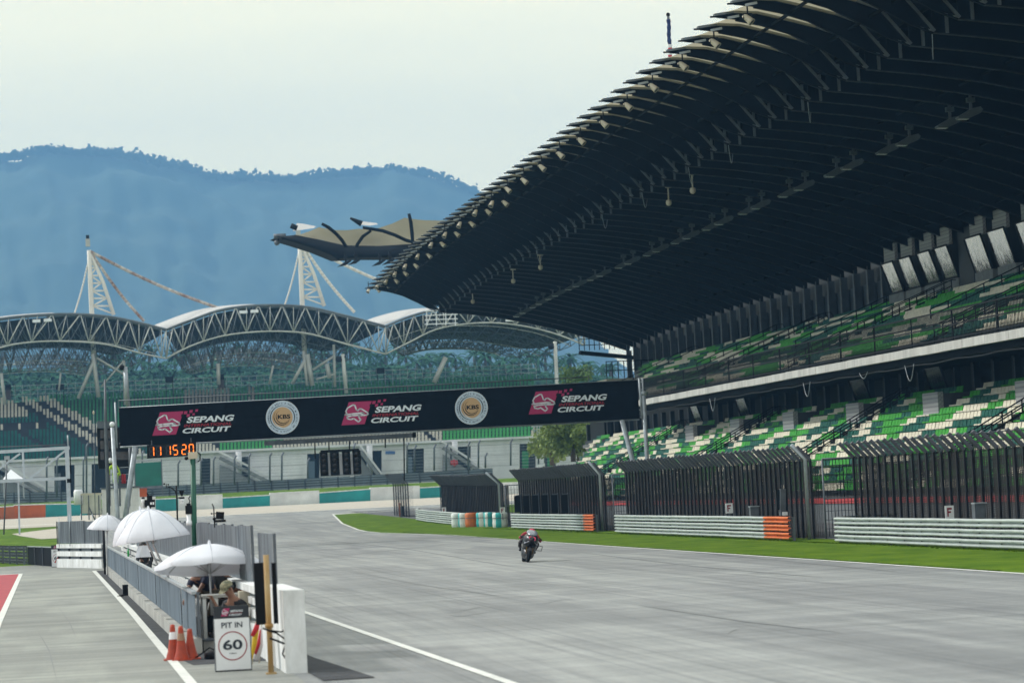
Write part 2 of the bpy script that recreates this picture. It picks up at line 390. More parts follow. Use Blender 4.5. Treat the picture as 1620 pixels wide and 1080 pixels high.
# membrane strips of the outer leaf (cream, scalloped front edge), dark sheet over the inner roof
b = MB()
for Ya, Yb in zip(ribY[:-1], ribY[1:]):
    rows = []
    for k in range(7):
        t = k/6; Y = Ya+(Yb-Ya)*t; d = drop(Y); arch = math.sin(math.pi*t)
        row = []
        for j, (x, z) in enumerate(TOP):
            xx = x + (1.25*arch*(1-j/5.0)**2 if j < 5 else 0) + .25
            row.append(Vector((min(xx, 36.1), Y, z+d+.13+.42*arch*(1 if 0 < j < 5 else .4))))
        rows.append(row)
    b.grid(rows, CREAMFAB)
b.build('roof_membrane', gs)
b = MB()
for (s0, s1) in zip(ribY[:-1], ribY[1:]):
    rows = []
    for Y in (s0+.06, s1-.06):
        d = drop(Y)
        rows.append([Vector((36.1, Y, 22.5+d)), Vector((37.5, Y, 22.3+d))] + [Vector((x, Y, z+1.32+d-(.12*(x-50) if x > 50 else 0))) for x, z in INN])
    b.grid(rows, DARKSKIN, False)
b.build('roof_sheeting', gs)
# translucent-dark belly panels between the outer webs, and purlins
for x, z, tk in ((33.0, 23.05, .12), (35.6, 22.2, .12), (37.6, 22.2, .12), (42.8, 20.5, .10), (48.3, 19.2, .10), (53.6, 17.5, .10)):
    b = MB()
    for i in range(NR-1):
        ya, yb = ribY[i], ribY[i+1]; b.beam((x, ya+.06, z+drop(ya)), (x, yb-.06, z+drop(yb)), tk, tk, DARKSTEEL)
    b.build('purlin', gs)

# drooping cables between rib feet
for i in (2, 6, 11, 17, 22, 25, 29, 33, 41):
    if i+1 >= NR: continue
    a = Vector((37.3, ribY[i]+.1, 20.85)); c = Vector((38.3, ribY[i+1]-.1, 20.75))
    b = MB(); b.tube([a.lerp(c, k/10) - Vector((0, 0, .75*math.sin(math.pi*k/10))) for k in range(11)], .022, GALV, 5); b.build('loose_cable', gs)

# back wall of the upper tier: columns and dark recessed panels
COLM = mat('column_steel', (.045, .062, .082), .5, .1, .25, 1.5)
PANM = mat('wall_panel_dark', (.010, .015, .021), .6, 0, .3, 1)
for Y in ribY[8:]:
    d = drop(Y); b = MB()
    b.bx(55.7, 56.15, Y-.26, Y+.26, 12.6, 16.35+d, COLM)
    b.box((55.66, Y-.30, 14.6), (.06, .06, 4.0), GALVD)
    b.build('column', gs)
b = MB(); b.bx(56.45, 56.7, Y0+20, 273.5, 8.0, 17.6, PANM)
for i in range(8, NR-1):
    b.bx(56.3, 56.44, ribY[i]+.35, ribY[i+1]-.35, 12.9, 15.5, COLM)
b.build('rear_wall', gs)

# tiers
VOMY = [130.9, 145.9, 161.0, 175.9, 190.4, 204.7]
BRICK = mat('grey_blockwork', (.17, .185, .19), .85, 0, .18, 3)
def brickmat():
    m = bpy.data.materials.new('grey_brick'); m.use_nodes = True; n = m.node_tree; bs = n.nodes['Principled BSDF']
    tc = n.nodes.new('ShaderNodeTexCoord'); br = n.nodes.new('ShaderNodeTexBrick'); mp2 = n.nodes.new('ShaderNodeMapping')
    mp2.inputs['Rotation'].default_value = (R_(90), 0, R_(45))
    n.links.new(tc.outputs['Object'], mp2.inputs['Vector']); n.links.new(mp2.outputs[0], br.inputs['Vector'])
    br.inputs['Scale'].default_value = 1.6; br.inputs['Color1'].default_value = (.30, .31, .31, 1); br.inputs['Color2'].default_value = (.36, .37, .36, 1); br.inputs['Mortar'].default_value = (.22, .22, .23, 1)
    br.inputs['Mortar Size'].default_value = .03
    n.links.new(br.outputs['Color'], bs.inputs['Base Color']); bs.inputs['Roughness'].default_value = .85; return m
BRK = brickmat()
LOWER = [(38.9+.76*i, 1.35+.405*i) for i in range(13)]       # (x of row, tread height)
UPPER = [(44.4+.82*i, 8.75+.335*i) for i in range(14)]
def yend(kind, i): return (226+28*i/12.0) if kind == 'L' else 214+52*i/13.0
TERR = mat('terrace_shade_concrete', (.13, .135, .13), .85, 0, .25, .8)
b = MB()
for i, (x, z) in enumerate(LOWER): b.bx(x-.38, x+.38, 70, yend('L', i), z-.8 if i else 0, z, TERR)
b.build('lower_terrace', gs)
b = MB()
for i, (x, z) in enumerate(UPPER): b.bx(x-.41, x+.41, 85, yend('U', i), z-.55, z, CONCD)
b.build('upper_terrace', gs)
b = MB(); b.bx(38.25, 38.5, 60, 226, 0, 1.05, mat('front_wall_grey', (.13, .145, .15), .8, 0, .25, 1)); fw = b.build('front_wall', gs)
b = MB(); b.bx(38.2, 38.26, 60, 226, 1.0, 1.22, RAILRED); b.bx(38.2, 38.5, 60, 226, 1.22, 1.26, RAILRED)
b.build('red_rail', fw)
# front fence of dark pickets above the wall
b = MB(); Y = 62
while Y < 226: b.bx(38.32, 38.345, Y, Y+.022, 1.26, 2.9, BLACKM); Y += .22
b.bx(38.3, 38.4, 60, 226, 2.86, 2.92, BLACKM); b.bx(38.3, 38.4, 60, 226, 2.1, 2.15, BLACKM); b.build('front_fence', gs)

def seat_geo(b, x, y, z, m, w=.50):
    # moulded shell facing the track (towards -x): pan, curved back, front lip
    b.add([(x-.20, y-w/2, z+.36), (x-.20, y+w/2, z+.36), (x+.16, y+w/2, z+.33), (x+.16, y-w/2, z+.33),
           (x-.21, y-w/2, z+.29), (x-.21, y+w/2, z+.29), (x+.16, y+w/2, z+.28), (x+.16, y-w/2, z+.28),
           (x+.24, y+w*.47, z+.64), (x+.24, y-w*.47, z+.64), (x+.28, y+w*.47, z+.64), (x+.28, y-w*.47, z+.64), (x+.21, y+w/2, z+.28), (x+.21, y-w/2, z+.28)],
          [(0,1,2,3), (0,4,5,1), (4,7,6,5), (3,2,8,9), (9,8,10,11), (11,10,12,13), (0,3,7,4), (1,5,6,2), (3,9,11,13), (2,12,10,8)], m)
cols = {'G': SEAT_G, 'D': SEAT_D, 'W': SEAT_W}
def row_colours(n, seed, weights='GGDDWW', lens=(2, 3, 4, 7, 7, 8, 4)):
    r = random.Random(seed); out = []; last = None
    while len(out) < n:
        c = r.choice(weights)
        if c == last: continue
        last = c; out += [c]*r.choice(lens)
    return out[:n]
seats = []
def aisle(Y, offs): return any(abs(((Y-offs) % 29.6)) < 1.3 for _ in (0,))
for kind, rws in (('L', LOWER), ('U', UPPER)):
    for i, (x, z) in enumerate(rws):
        n = 400; cc = row_colours(n, 100*i + (7 if kind == 'L' else 900), lens=(2, 3, 4, 7, 7, 8, 4) if kind == 'L' else (6, 9, 12, 16, 18))
        Y = 100.0; k = 0
        while Y < yend(kind, i)-.5:
            if not aisle(Y, 9 if kind == 'L' else 20):
                vx = any(abs(Y-vy) < 1.7 for vy in VOMY) and 45.9 < x < 48.6 and kind == 'L' if 'VOMY' in globals() else False
                if not vx: seats.append((x, Y, z, cc[k], kind))
            Y += .56; k += 1
            if k % 9 == 0: Y += .07
# the hundred seats that show largest stand alone, the rest are one part
def vis(s):
    x, Y, z = s[:3]; q = (x/Y)
    return q < .3395 and (s[4] == 'L' and z > 3.4 or s[4] == 'U' and (z-2.6)/x > .178)
order = sorted([s for s in seats if vis(s)], key=lambda s: s[1])[:100]; oset = set(id(s) for s in order)
for s in order:
    b = MB(); seat_geo(b, s[0], s[1], s[2], cols[s[3]]); b.build('seat', gs)
b = MB()
for s in seats:
    if id(s) not in oset and s[0]/s[1] < .37: seat_geo(b, s[0], s[1], s[2], cols[s[3]])
b.build('seat', gs, kind='stuff')
BRK_SHADED = mat('shaded_blockwork', (.05, .055, .065), .85, 0, .2, 3)  # shade on the stairwell side walls painted into the block colour
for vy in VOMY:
    b = MB(); b.bx(45.9, 46.2, vy-1.35, vy+1.35, 4.4, 6.5, BRK); b.bx(46.2, 48.6, vy-1.35, vy-1.1, 4.4, 6.42, BRK_SHADED); b.bx(46.2, 48.6, vy+1.1, vy+1.35, 4.4, 6.42, BRK_SHADED)
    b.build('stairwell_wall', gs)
# lower rear wall, dark, with columns
b = MB(); b.bx(51.0, 51.3, 70, 262, 5.5, 8.6, BLACKM)
b.bx(43.8, 51.0, 70, 216, 8.15, 8.22, DARKSTEEL)
b.bx(48.5, 51.0, 70, 262, 5.9, 6.2, CONCD)
b.build('lower_rear_wall', gs)
b = MB(); b.bx(48.75, 48.95, 70, 262, 6.2, 6.55, PANM); b.build('rear_parapet', gs)
for i, Y in enumerate(ribY[8:-3]):
    b = MB(); b.bx(49.4, 49.75, Y-.22, Y+.22, 6.2, 8.15, PANM); b.box((49.38, Y-.24, 7.1), (.05, .05, 1.9), GALVD); b.build('lower_column', gs)
# fascia in cast panels, each joint a few millimetres open
b = MB(); Y = 78
while Y < 214:
    dz = random.uniform(-.012, .012); b.bx(43.35+random.uniform(0, .02), 43.75, Y, Y+3.36, 8.24+dz, 8.66+dz, FASC); Y += 3.39
b.build('fascia', gs)
b = MB(); b.bx(43.75, 43.98, 75, 216, 7.9, 8.65, DARKSTEEL)
pts = [(43.7, y, 7.78+.04*math.sin(y*.9)) for y in range(76, 216, 2)]
b.tube(pts, .045, BLACKM, 6); pts = [(43.95, y, 7.98+.03*math.sin(y*.7+1)) for y in range(76, 216, 2)]; b.tube(pts, .03, GALVD, 6)
b.build('fascia_pipe', gs)
for y in (161.5, 149.5, 141, 186, 118):
    b = MB(); b.tube([(43.6, y+1.6*k/10, 7.9-.85*math.sin(math.pi*k/10)*(1 if y != 149.5 else .4)) for k in range(11)], .018, GALV, 5); b.build('hanging_cable', gs)
# picket railing of the upper tier
b = MB(); Y = 80; 
while Y < 215: b.bx(43.47, 43.50, Y, Y+.035, 8.66, 10.16, BLACKM); Y += .20
for z in (8.8, 9.45, 10.17): b.bx(43.45, 43.54, 80, 215, z, z+.06, BLACKM)
Y = 80
while Y < 215: b.bx(43.55, 43.63, Y, Y+.08, 8.66, 10.2, BLACKM); Y += 6.78
b.bx(43.9, 43.96, 80, 215, 9.7, 9.76, BLACKM)
b.build('railing', gs)
# stair handrails climbing the tiers
def handrail(y, p0, p1, hh=.95, posts=9):
    b = MB(); a = Vector((p0[0], y, p0[1])); c = Vector((p1[0], y, p1[1]))
    for q in (hh, hh*.62, hh*.3): b.beam(a+Vector((0, 0, q)), c+Vector((0, 0, q)), .06, .06, BLACKM)
    for k in range(posts+1):
        p = a.lerp(c, k/posts); b.beam(p, p+Vector((0, 0, hh)), .06, .06, BLACKM, up=(1, 0, 0))
    b.tube([c+Vector((0, 0, hh)), c+Vector((.5, 0, hh+.02)), c+Vector((.8, 0, hh-.4)), c+Vector((.8, 0, 0))], .03, BLACKM, 6)
    return b.build('stair_handrail', gs)
Y = 100.2
k = 0
for Yb in [20+29.6*q for q in range(3, 8)]:
    if Yb < 200:
        for dy in (-.1, 1.4): handrail(Yb+dy, (44.4, 8.8), (54.6, 13.0))
    if Yb+14 < 250: handrail(Yb+14.8, (48.5, 10.4), (54.9, 13.1), posts=6)
for Yb in [9+29.6*q for q in range(4, 9)]:
    if Yb < 245: handrail(Yb-.1, (38.9, 1.35), (48.0, 6.2)); handrail(Yb+1.3, (38.9, 1.35), (48.0, 6.2))
# leaning mirror-glass panes of the boxes, with block panels above and below
MIRR = mat('mirror_glass', (.72, .76, .74), .06, 1.0, 0, 1, .9, 1.1, stretch=(1, 3.2, .5))
MIRD = mat('mirror_glass_dull', (.30, .33, .33), .12, 1.0, 0, 1, .8, 1.4, stretch=(1, 3, .6))
def pane(y0, y1, x, zb, zt, lean, m, name='window_pane'):
    b = MB(); v = Vector
    b.prism([v((x-lean, y0, zt)), v((x-lean, y1, zt)), v((x, y1, zb)), v((x, y0, zb))], (.05, 0, .01), m)
    o = b.build(name, gs); f = MB()
    for (p, q) in ((v((x-lean-.01, y0-.05, zt)), v((x-.01, y0-.05, zb))), (v((x-lean-.01, y1+.05, zt)), v((x-.01, y1+.05, zb)))): f.beam(p, q, .08, .1, BLACKM, up=(1, 0, 0))
    f.beam(v((x-lean, y0, zt+.06)), v((x-lean, y1, zt+.06)), .1, .1, BLACKM); f.beam(v((x, y0, zb-.06)), v((x, y1, zb-.06)), .1, .1, BLACKM)
    f.build('frame', o)
for y in (179.2, 175.4, 171.3, 167.7):
    pane(y, y+2.6, 55.0, 14.2, 16.05, .64, MIRR)
for y in (161.2, 157.0, 151.9, 148.2, 143.6): pane(y, y+3.0, 55.0, 14.0, 16.1, .64, MIRR)
b = MB()
for y in (179.2, 175.4, 171.3, 167.7, 161.2, 157.0, 151.9, 148.2, 143.6):
    b.bx(54.55, 54.75, y, y+2.5, 16.15, 17.3, BRK); b.bx(54.9, 55.3, y-.3, y+3.0, 12.9, 14.05, BRICK)
b.bx(54.95, 55.2, 164.5, 167.3, 12.9, 17, PANM); b.bx(55.3, 55.6, 141, 183, 12.9, 17.2, BLACKM)
b.build('box_wall', gs)
pane(168.3, 171.5, 49.2, 6.85, 8.25, .45, MIRD); pane(153.0, 156.0, 49.2, 6.85, 8.25, .45, MIRD)
pane(214.4, 217.0, 49.2, 6.9, 8.25, .45, MIRR); pane(199.0, 201.8, 49.2, 6.9, 8.25, .45, MIRR)
# end platform at the far corner: small gantry cage under the roof end, and a railed landing
b = MB()
a = P(915, 522, 272); c = P(995, 538, 272)
b.beam((a.x, 272, a.z-2.2), (56, 272, 14.6), 1.0, .35, DARKSTEEL)
for k in range(12):
    x = a.x+(56-a.x)*k/11; b.beam((x, 272, a.z-2.0), (x, 272, a.z-.3), .07, .07, BLACKM, up=(1, 0, 0))
for z in (a.z-.3, a.z-.9, a.z-1.5): b.beam((a.x, 272, z), (56, 272, z), .07, .07, BLACKM)
b.build('end_catwalk', gs)
b = MB(); p0 = P(947, 598, 268); p1 = P(1000, 595, 268)
b.bx(p0.x, 56, 264, 269, 11.9, 12.35, CREAM)
for k in range(9):
    x = p0.x+(56-p0.x)*k/8
    b.bx(x, x+.08, 264, 264.08, 12.35, 14.0, BLACKM)
for z in (13.1, 13.95): b.bx(p0.x, 56, 264, 264.08, z, z+.08, BLACKM)
b.bx(52.5, 56.0, 262.5, 263, 0, 12, DARKSTEEL)
b.build('end_landing', gs)
b = MB(); b.bx(49.3, 51.3, 255, 262, 0, 8.3, BLACKM); b.build('end_pier', gs)

# ---- lamps, cameras, flag on the grandstand
LAMPC = mat('lamp_cream', (.50, .45, .33), .5, 0, .12, 3)
def edge_lamp(loc, label, yaw):
    t = thing('floodlight', label, 'floodlight', loc, 'cream floodlights under the roof edge')
    l = Vector(loc); b = MB(); ax = Vector((math.sin(yaw)*.75, -.35, -.66)).normalized(); q = ax.to_track_quat('Z', 'Y').to_matrix()
    b.lathe([(.02, -.26), (.11, -.25), (.13, -.1), (.165, .18), (.185, .27), (.17, .27), (.14, .18)], l+Vector((0, 0, -.28)), LAMPC, 12, q)
    b.build('housing', t)
    b = MB(); b.lathe([(.0, .24), (.16, .24)], l+Vector((0, 0, -.28)), GALVD, 12, q); b.build('lens', t)
    b = MB(); b.beam(l+Vector((0, 0, .55)), l+Vector((0, 0, -.05)), .06, .06, BLACKM); b.beam(l+Vector((-.19, 0, -.05)), l+Vector((.19, 0, -.05)), .05, .05, BLACKM)
    b.beam(l+Vector((-.19, 0, -.05)), l+Vector((-.19, 0, -.28)), .04, .04, BLACKM); b.beam(l+Vector((.19, 0, -.05)), l+Vector((.19, 0, -.28)), .04, .04, BLACKM)
    b.build('bracket', t); return t
singles = [(1183,30),(1130,68),(1080,104),(1033,138),(993,168),(955,196),(919,223),(886,245),(857,265),(829,286),(803,300)]
for i, p in enumerate(singles):
    q = PX(p[0], p[1], 31.2); edge_lamp((31.2, q.y, q.z+.28), f'cream floodlight hanging alone under the roof edge, {ORD[i]} from the top', .9)
pairs = [(778,322),(752,336),(727,355),(704,371),(682,387),(661,405),(641,421),(625,433),(611,445),(597,452),(583,459)]
for i, p in enumerate(pairs):
    for s in (0, 1):
        q = PX(p[0], p[1], 31.1)
        edge_lamp((31.1+s*.95, q.y, q.z+.28), f'cream floodlight, {"left" if s==0 else "right"} of the {ORD[i]} pair beyond the single lamps', -.5 if s == 0 else .9)
LG = mat('lamp_grey', (.10, .12, .12), .45, .3, .15, 3); LGL = mat('lamp_glass', (.85, .88, .86), .3)
def inner_lamp(loc, label):
    t = thing('floodlight', label, 'floodlight', loc, 'grey area floodlights hanging in pairs under the inner roof'); l = Vector(loc)
    b = MB(); s = 1.0
    pr = [(-.62, -.34), (-.1, -.36), (.50, -.12), (.62, .06), (.5, .20), (.1, .12), (-.62, -.26)]
    b.prism([l+Vector((x, -.28, z)) for x, z in pr], (0, .56, 0), LG); b.build('housing', t)
    b = MB(); b.add([l+Vector(p) for p in ((-.60, -.25, -.365), (-.08, -.25, -.385), (-.08, .25, -.385), (-.60, .25, -.365))], [(0, 1, 2, 3)], LGL); b.build('lens', t)
    b = MB(); b.beam(l+Vector((.1, 0, .1)), l+Vector((.1, 0, 1.2)), .12, .12, GALVD, up=(1, 0, 0)); b.box(l+Vector((.1, 0, .55)), (.40, .25, .22), LG); b.box(l+Vector((.1, 0, .9)), (.28, .2, .16), LG); b.box(l+Vector((.1, 0, 1.35)), (.18, .14, .5), COLM)
    b.build('bracket', t); return t
inn = [(1500,190),(1533,175),(1404,230),(1436,218),(1321,270),(1348,256),(1247,303),(1272,291),(1183,328),(1203,318),(1125,355),(1145,346),(1075,378),(1093,369),(1030,396),(1045,389),(985,415),(1000,408),(940,435),(955,428),(905,450),(917,444),(873,466),(884,460),(848,478),(858,473),(822,490),(832,485)]
inner_lamp((44, 121.0, 19.0), 'grey inner roof floodlight half cut off by the right picture edge')
for i, p in enumerate(inn):
    q = PX(p[0], p[1], 44); k = i//2
    inner_lamp((44, q.y, 19.55+drop(q.y)*.7), f'grey floodlight under the inner roof, {"farther" if i%2==0 else "nearer"} one of the {ORD[k]} pair counted from the right')
for i, (px, py) in enumerate(((1096, 303), (1058, 320), (855, 423), (812, 445), (748, 477))):
    q = PX(px, py, 38.5); l = Vector((38.5, q.y, 19.9))
    t = thing('ceiling_camera', f'small cream dome camera on a drop pole under the roof, {ORD[i]} from the right', 'camera', l, 'dome cameras hanging under the roof')
    b = MB(); b.tube([l+Vector((0, 0, .1)), l+Vector((0, 0, 1.0))], .045, CREAM, 8); b.box(l+Vector((.05, 0, 1.02)), (.42, .2, .12), CREAM); b.build('drop_pole', t)
    b = MB(); b.ball(l, .19, CREAM); b.lathe([(.19, 0), (.17, .16), (.05, .22)], l, CREAM, 12); b.build('dome', t)
# furled flag on its pole above the roof
l = P(1061, 100, 175); l0 = Vector((l.x, 175, 22.3)); tp = P(1057, 26, 175)
t = thing('flagpole', 'flagpole above the grandstand roof with a furled red, white and blue flag', 'flagpole', l0)
b = MB(); b.tube([l0, tp], .09, GALVD, 8); b.ball(tp+Vector((0, 0, .1)), .13, BLACK); b.build('pole', t)
FB = mat('flag_blue', (.01, .03, .12), .8); FR = mat('flag_red', (.55, .02, .04), .8); FW = mat('flag_white', (.7, .7, .7), .8)
b = MB(); N = 26; H = tp.z-.2 - (l.z-.2)
for k in range(N):
    z0 = tp.z-.2-H*k/N; z1 = tp.z-.2-H*(k+1)/N; tfr = k/N
    m = FB if tfr < .52 else (FR if (k//2) % 2 == 0 else FW)
    r = .125+.02*math.sin(k*1.7); r2 = .125+.02*math.sin((k+1)*1.7); c0 = Vector((l0.x+(tp.x-l0.x)*.9+.02*math.sin(k*.5), 175, z0)); c1 = Vector((l0.x+(tp.x-l0.x)*.9+.02*math.sin((k+1)*.5), 175, z1))
    b.tube([c0, c1], [r, r2], m, 9)
b.build('furled_flag', t)

# ================================================================ GUARDRAILS AND CATCH FENCES ON THE RIGHT
def wbeam_rows(path, z0, depth=.09):
    """W-beam section swept along path (list of (x,y,nx,ny)); returns rows"""
    prof = [(.02, 0.0), (-.10, .012), (-.125, .045), (-.115, .085), (-.0, .115), (-.0, .145), (-.115, .175), (-.125, .215), (-.10, .248), (.02, .26)]
    rows = []
    for (x, y, nx, ny, zg) in path: rows.append([Vector((x+nx*(-d), y+ny*(-d), zg+z0+z)) for d, z in prof])
    return rows
def armco(label, path2, orange_len=0.0, curl=True, cat='guardrail', m=ARMCO, height=.0, nbeams=3, wob=.02, posts=2.0):
    """path2: list of (x, y) from near to far end; face towards -x side"""
    P2 = [Vector((x, y)) for x, y in path2]; pts = []
    for a, c in zip(P2, P2[1:]):
        n = max(1, int((c-a).length/1.0))
        for k in range(n): pts.append(a.lerp(c, k/n))
    pts.append(P2[-1])
    r = random.Random(len(label)); path = []
    for i, p in enumerate(pts):
        d = (pts[min(i+1, len(pts)-1)] - pts[max(i-1, 0)]).normalized(); nx, ny = -d.y, d.x
        wz = r.uniform(-wob, wob)*.5; path.append((p.x+nx*r.uniform(-wob, wob), p.y, nx, ny, th(p.y)+wz*.6))
    mid = pts[0]
    t = thing('guardrail', label, 'guardrail', (mid.x, mid.y, th(mid.y)), 'guardrails')
    for k in range(nbeams):
        b = MB(); rows = wbeam_rows(path, (.05+.31*k))
        no = int(orange_len)
        if no: b.grid(rows[:no+1], ORANGE, False); b.grid(rows[no:], m, False)
        else: b.grid(rows, m, False)
        for i in range(2, len(path), 2):     # bolted lap joints
            x, y, nx, ny, zg = path[i]
            b.box((x+nx*.03, y+ny*.03, zg+(.05+.31*k+.13)), (.03, .05, .03), GALVD)
        b.build('beam', t)
    L_ = 0; n = 0
    for i in range(0, len(path), int(posts)):
        if n >= 95: break
        x, y, nx, ny, zg = path[i]; b = MB(); b.box((x-nx*.10, y, zg+.46), (.09, .12, .92), GALVD); b.build('post', t); n += 1
    return t
armco('long clean steel guardrail nearest on the right, running out of the picture', [(27.8, 40), (27.8, 99), (27.95, 100.8), (28.3, 101.6), (28.9, 101.9), (29.6, 101.6), (30.2, 100.9)], 0)
armco('steel guardrail with a peeling orange near end, left of the nearest one', [(27.95, 107.5), (28.0, 141), (28.15, 143.6), (28.6, 144.6), (29.3, 144.7), (30.0, 143.9)], 4)
armco('steel guardrail with an orange near end behind the motorcycle', [(28.2, 149.8), (28.2, 178)], 3)
armco('curved steel guardrail farther off, left of the striped tyre bundles', [(28.4, 199.5), (28.3, 212), (28.3, 222), (28.6, 230), (29.4, 235)], 0)
armco('short far guardrail end with orange paint beside the thin fence', [(29.3, 247.5), (30.0, 252)], 3, nbeams=4)

def fence(label, x, y0, y1, zk=3.45, zt=3.95, lean=.62, pitch=1.2, dens=.055, endpost=True, wob=.0, x1=None):
    t = thing('catch_fence', label, 'fence', (x, y0, th(y0)), 'catch fences behind the guardrails')
    x1 = x if x1 is None else x1
    def X(Y): return x + (x1-x)*(Y-y0)/(y1-y0)
    r = random.Random(int(y0)); n = 0; Y = y0
    while Y <= y1 and n < 98:
        g = th(Y); b = MB(); xx = X(Y)
        b.box((xx, Y, g+zk/2), (.07, .08, zk), POST)
        b.beam((xx, Y, g+zk-.03), (xx-lean, Y, g+zt+r.uniform(-.03, .03)), .16, .11, ARM_LIT, up=(1, 0, 0)); b.build('post', t); Y += pitch; n += 1
    b = MB(); s = .0105; Y = y0
    while Y < y1:
        xx = X(Y)+.06+r.uniform(-.01, .01); g = th(Y)
        b.add([(xx, Y-s, g), (xx, Y+s, g), (xx+.006, Y, g), (xx, Y-s, g+zk), (xx, Y+s, g+zk), (xx+.006, Y, g+zk)], [(0, 1, 4, 3), (1, 2, 5, 4), (2, 0, 3, 5)], WIRE); Y += dens*r.uniform(.8, 1.2)
    Y = y0
    while Y < y1:                              # second, rear layer of the mesh
        xx = X(Y)+.42+r.uniform(-.01, .01); g = th(Y)
        b.add([(xx, Y-s, g), (xx, Y+s, g), (xx+.006, Y, g), (xx, Y-s, g+zk*.97), (xx, Y+s, g+zk*.97), (xx+.006, Y, g+zk*.97)], [(0, 1, 4, 3), (1, 2, 5, 4), (2, 0, 3, 5)], WIRE); Y += dens*1.15*r.uniform(.8, 1.2)
    z = .1
    while z < zk:
        pts = []; Y = y0; ph = r.uniform(0, 6)
        while Y < y1: pts.append(Vector((X(Y)+.055, Y, th(Y)+z+.018*math.sin(Y*2*math.pi/pitch)+.006*math.sin(Y*3+ph)))); Y += pitch/4
        b.tube(pts, .010, WIRE, 3, False); z += .058
    for k in range(6):
        q = (k+.5)/6; a = Vector((x-lean*q, y0, th(y0)+zk+(zt-zk)*q)); c = Vector((x1-lean*q, y1, th(y1)+zk+(zt-zk)*q)); b.beam(a, c, .014, .014, GALVD)
    b.build('wire_mesh', t)
    if endpost:
        b = MB(); b.tube([(x-.25, y0-.25, th(y0)), (x-.25, y0-.25, th(y0)+zk), (x-.25-lean*1.05, y0-.25, th(y0)+zt+.06)], .075, GALV, 8); b.build('end_post', t)
    return t
fence('tall black catch fence nearest on the right, behind the long clean guardrail', 29.0, 70, 102.2, 3.12, 3.62, .50, .82, .05, endpost=False)
fence('tall dark catch fence behind the guardrail with peeling orange end', 29.1, 108.5, 146, 3.12, 3.66, .50, .80, .045)
fence('dark catch fence behind the motorcycle with stored black panels leaning on it', 29.1, 151.5, 181, 3.05, 3.72, .55, .85, .04)
fence('dark catch fence farther off with a low overhang behind the curved guardrail', 29.2, 188.0, 227, 2.85, 3.6, .8, 1.0, .035, x1=30.2)
fence('thin see-through end of catch fence farthest along the verge', 29.9, 246, 258, 2.9, 3.8, .7, 1.8, .3, endpost=False)

def gate(label, x0, x1, y, h, n, z0=0.05, dark=BLACKM):
    t = thing('mesh_gate', label, 'gate', ((x0+x1)/2, y, 0), 'gates between the catch fences'); b = MB()
    g = th(y)
    for x in (x0, x1): b.tube([(x, y, g), (x, y, g+h)], .04, GALVD, 6)
    b.tube([(x0, y, g+h), (x1, y, g+h)], .04, GALVD, 6); b.tube([(x0, y, g+z0), (x1, y, g+z0)], .035, GALVD, 6); b.tube([(x0, y, g+h*.5), (x1, y, g+h*.5)], .03, GALVD, 6)
    b.build('frame', t); b = MB()
    for k in range(1, n): b.beam((x0+(x1-x0)*k/n, y, g+z0), (x0+(x1-x0)*k/n, y, g+h), .022, .022, dark, up=(1, 0, 0))
    for k in range(1, 9): b.beam((x0, y+.02, g+z0+(h-z0)*k/9), (x1, y+.02, g+z0+(h-z0)*k/9), .014, .014, dark)
    b.build('mesh', t)
gate('tall dark barred gate between the two nearest catch fences', 29.3, 31.2, 107.4, 3.1, 14)
gate('dark barred gate right of the motorcycle fence', 29.4, 31.3, 150.6, 3.0, 14)
gate('grey framed gate between the far fence and the motorcycle fence', 29.2, 32.4, 186.8, 2.75, 16)

# F boards, boxes and the grey pillar standing behind the rails
def fboard(px, py, pw, phh, Y, label, tilt=0):
    c = PX(px, py, 28.42); Y = c.y; k = Y/F; w_, h_ = pw*k, phh*k
    t = thing('sign_board', label, 'sign', (c.x, Y, c.z-h_/2), 'white boards with a red F')
    b = MB(); b.box(c, (w_, .03, h_), WHITE); uy = Vector((math.sin(tilt), 0, math.cos(tilt))); 
    b.box(c+Vector((0, .04, -h_*.5-.15)), (.05, .04, .5), GALVD); b.build('board', t)
    b = MB(); o = Vector((c.x-w_*.27, Y-.0175, c.z-h_*.34)); m = mat('letter_maroon', (.22, .005, .015), .6)
    W_, H_ = w_*.54, h_*.68
    def q(x0, x1, z0, z1): b.add([o+Vector((x0*W_, 0, z0*H_)), o+Vector((x1*W_, 0, z0*H_)), o+Vector((x1*W_, 0, z1*H_)), o+Vector((x0*W_, 0, z1*H_))], [(0, 1, 2, 3)], m)
    q(0, .3, 0, 1); q(.3, 1, .78, 1); q(.3, .8, .4, .6); b.build('letter', t)
fboard(1502, 809.5, 15, 21, 100, 'white board with red F in front of the nearest catch fence')
fboard(1153.5, 803.5, 12, 16, 128, 'white board with red F behind the guardrail with peeling orange end')
fboard(795, 807, 8, 10, 183, 'small white F board above the white and teal tyre bundles')
fboard(702.5, 807, 6.5, 10, 210, 'smallest white F board, above the curved far guardrail')
t = thing('camera_pillar', 'dark grey camera pillar with black side panels behind the rail, left of the tall pale post', 'pillar', PX(1238, 830, 28.45)); b = MB()
p = PX(1238, 815, 28.45); q = P(1238, 773, p.y); b.beam(p, q, .22, .2, GALVD, up=(0, 1, 0)); b.box(p.lerp(q, .6)+Vector((-.16, .1, 0)), (.16, .1, .8), BLACKM); b.box(p.lerp(q, .6)+Vector((.14, .1, 0)), (.14, .1, .8), BLACKM)
b.build('column', t); b = MB(); c = P(1242, 812, p.y-.2); b.box(c, (.2, .04, .14), WHITE); b.build('plate', t)
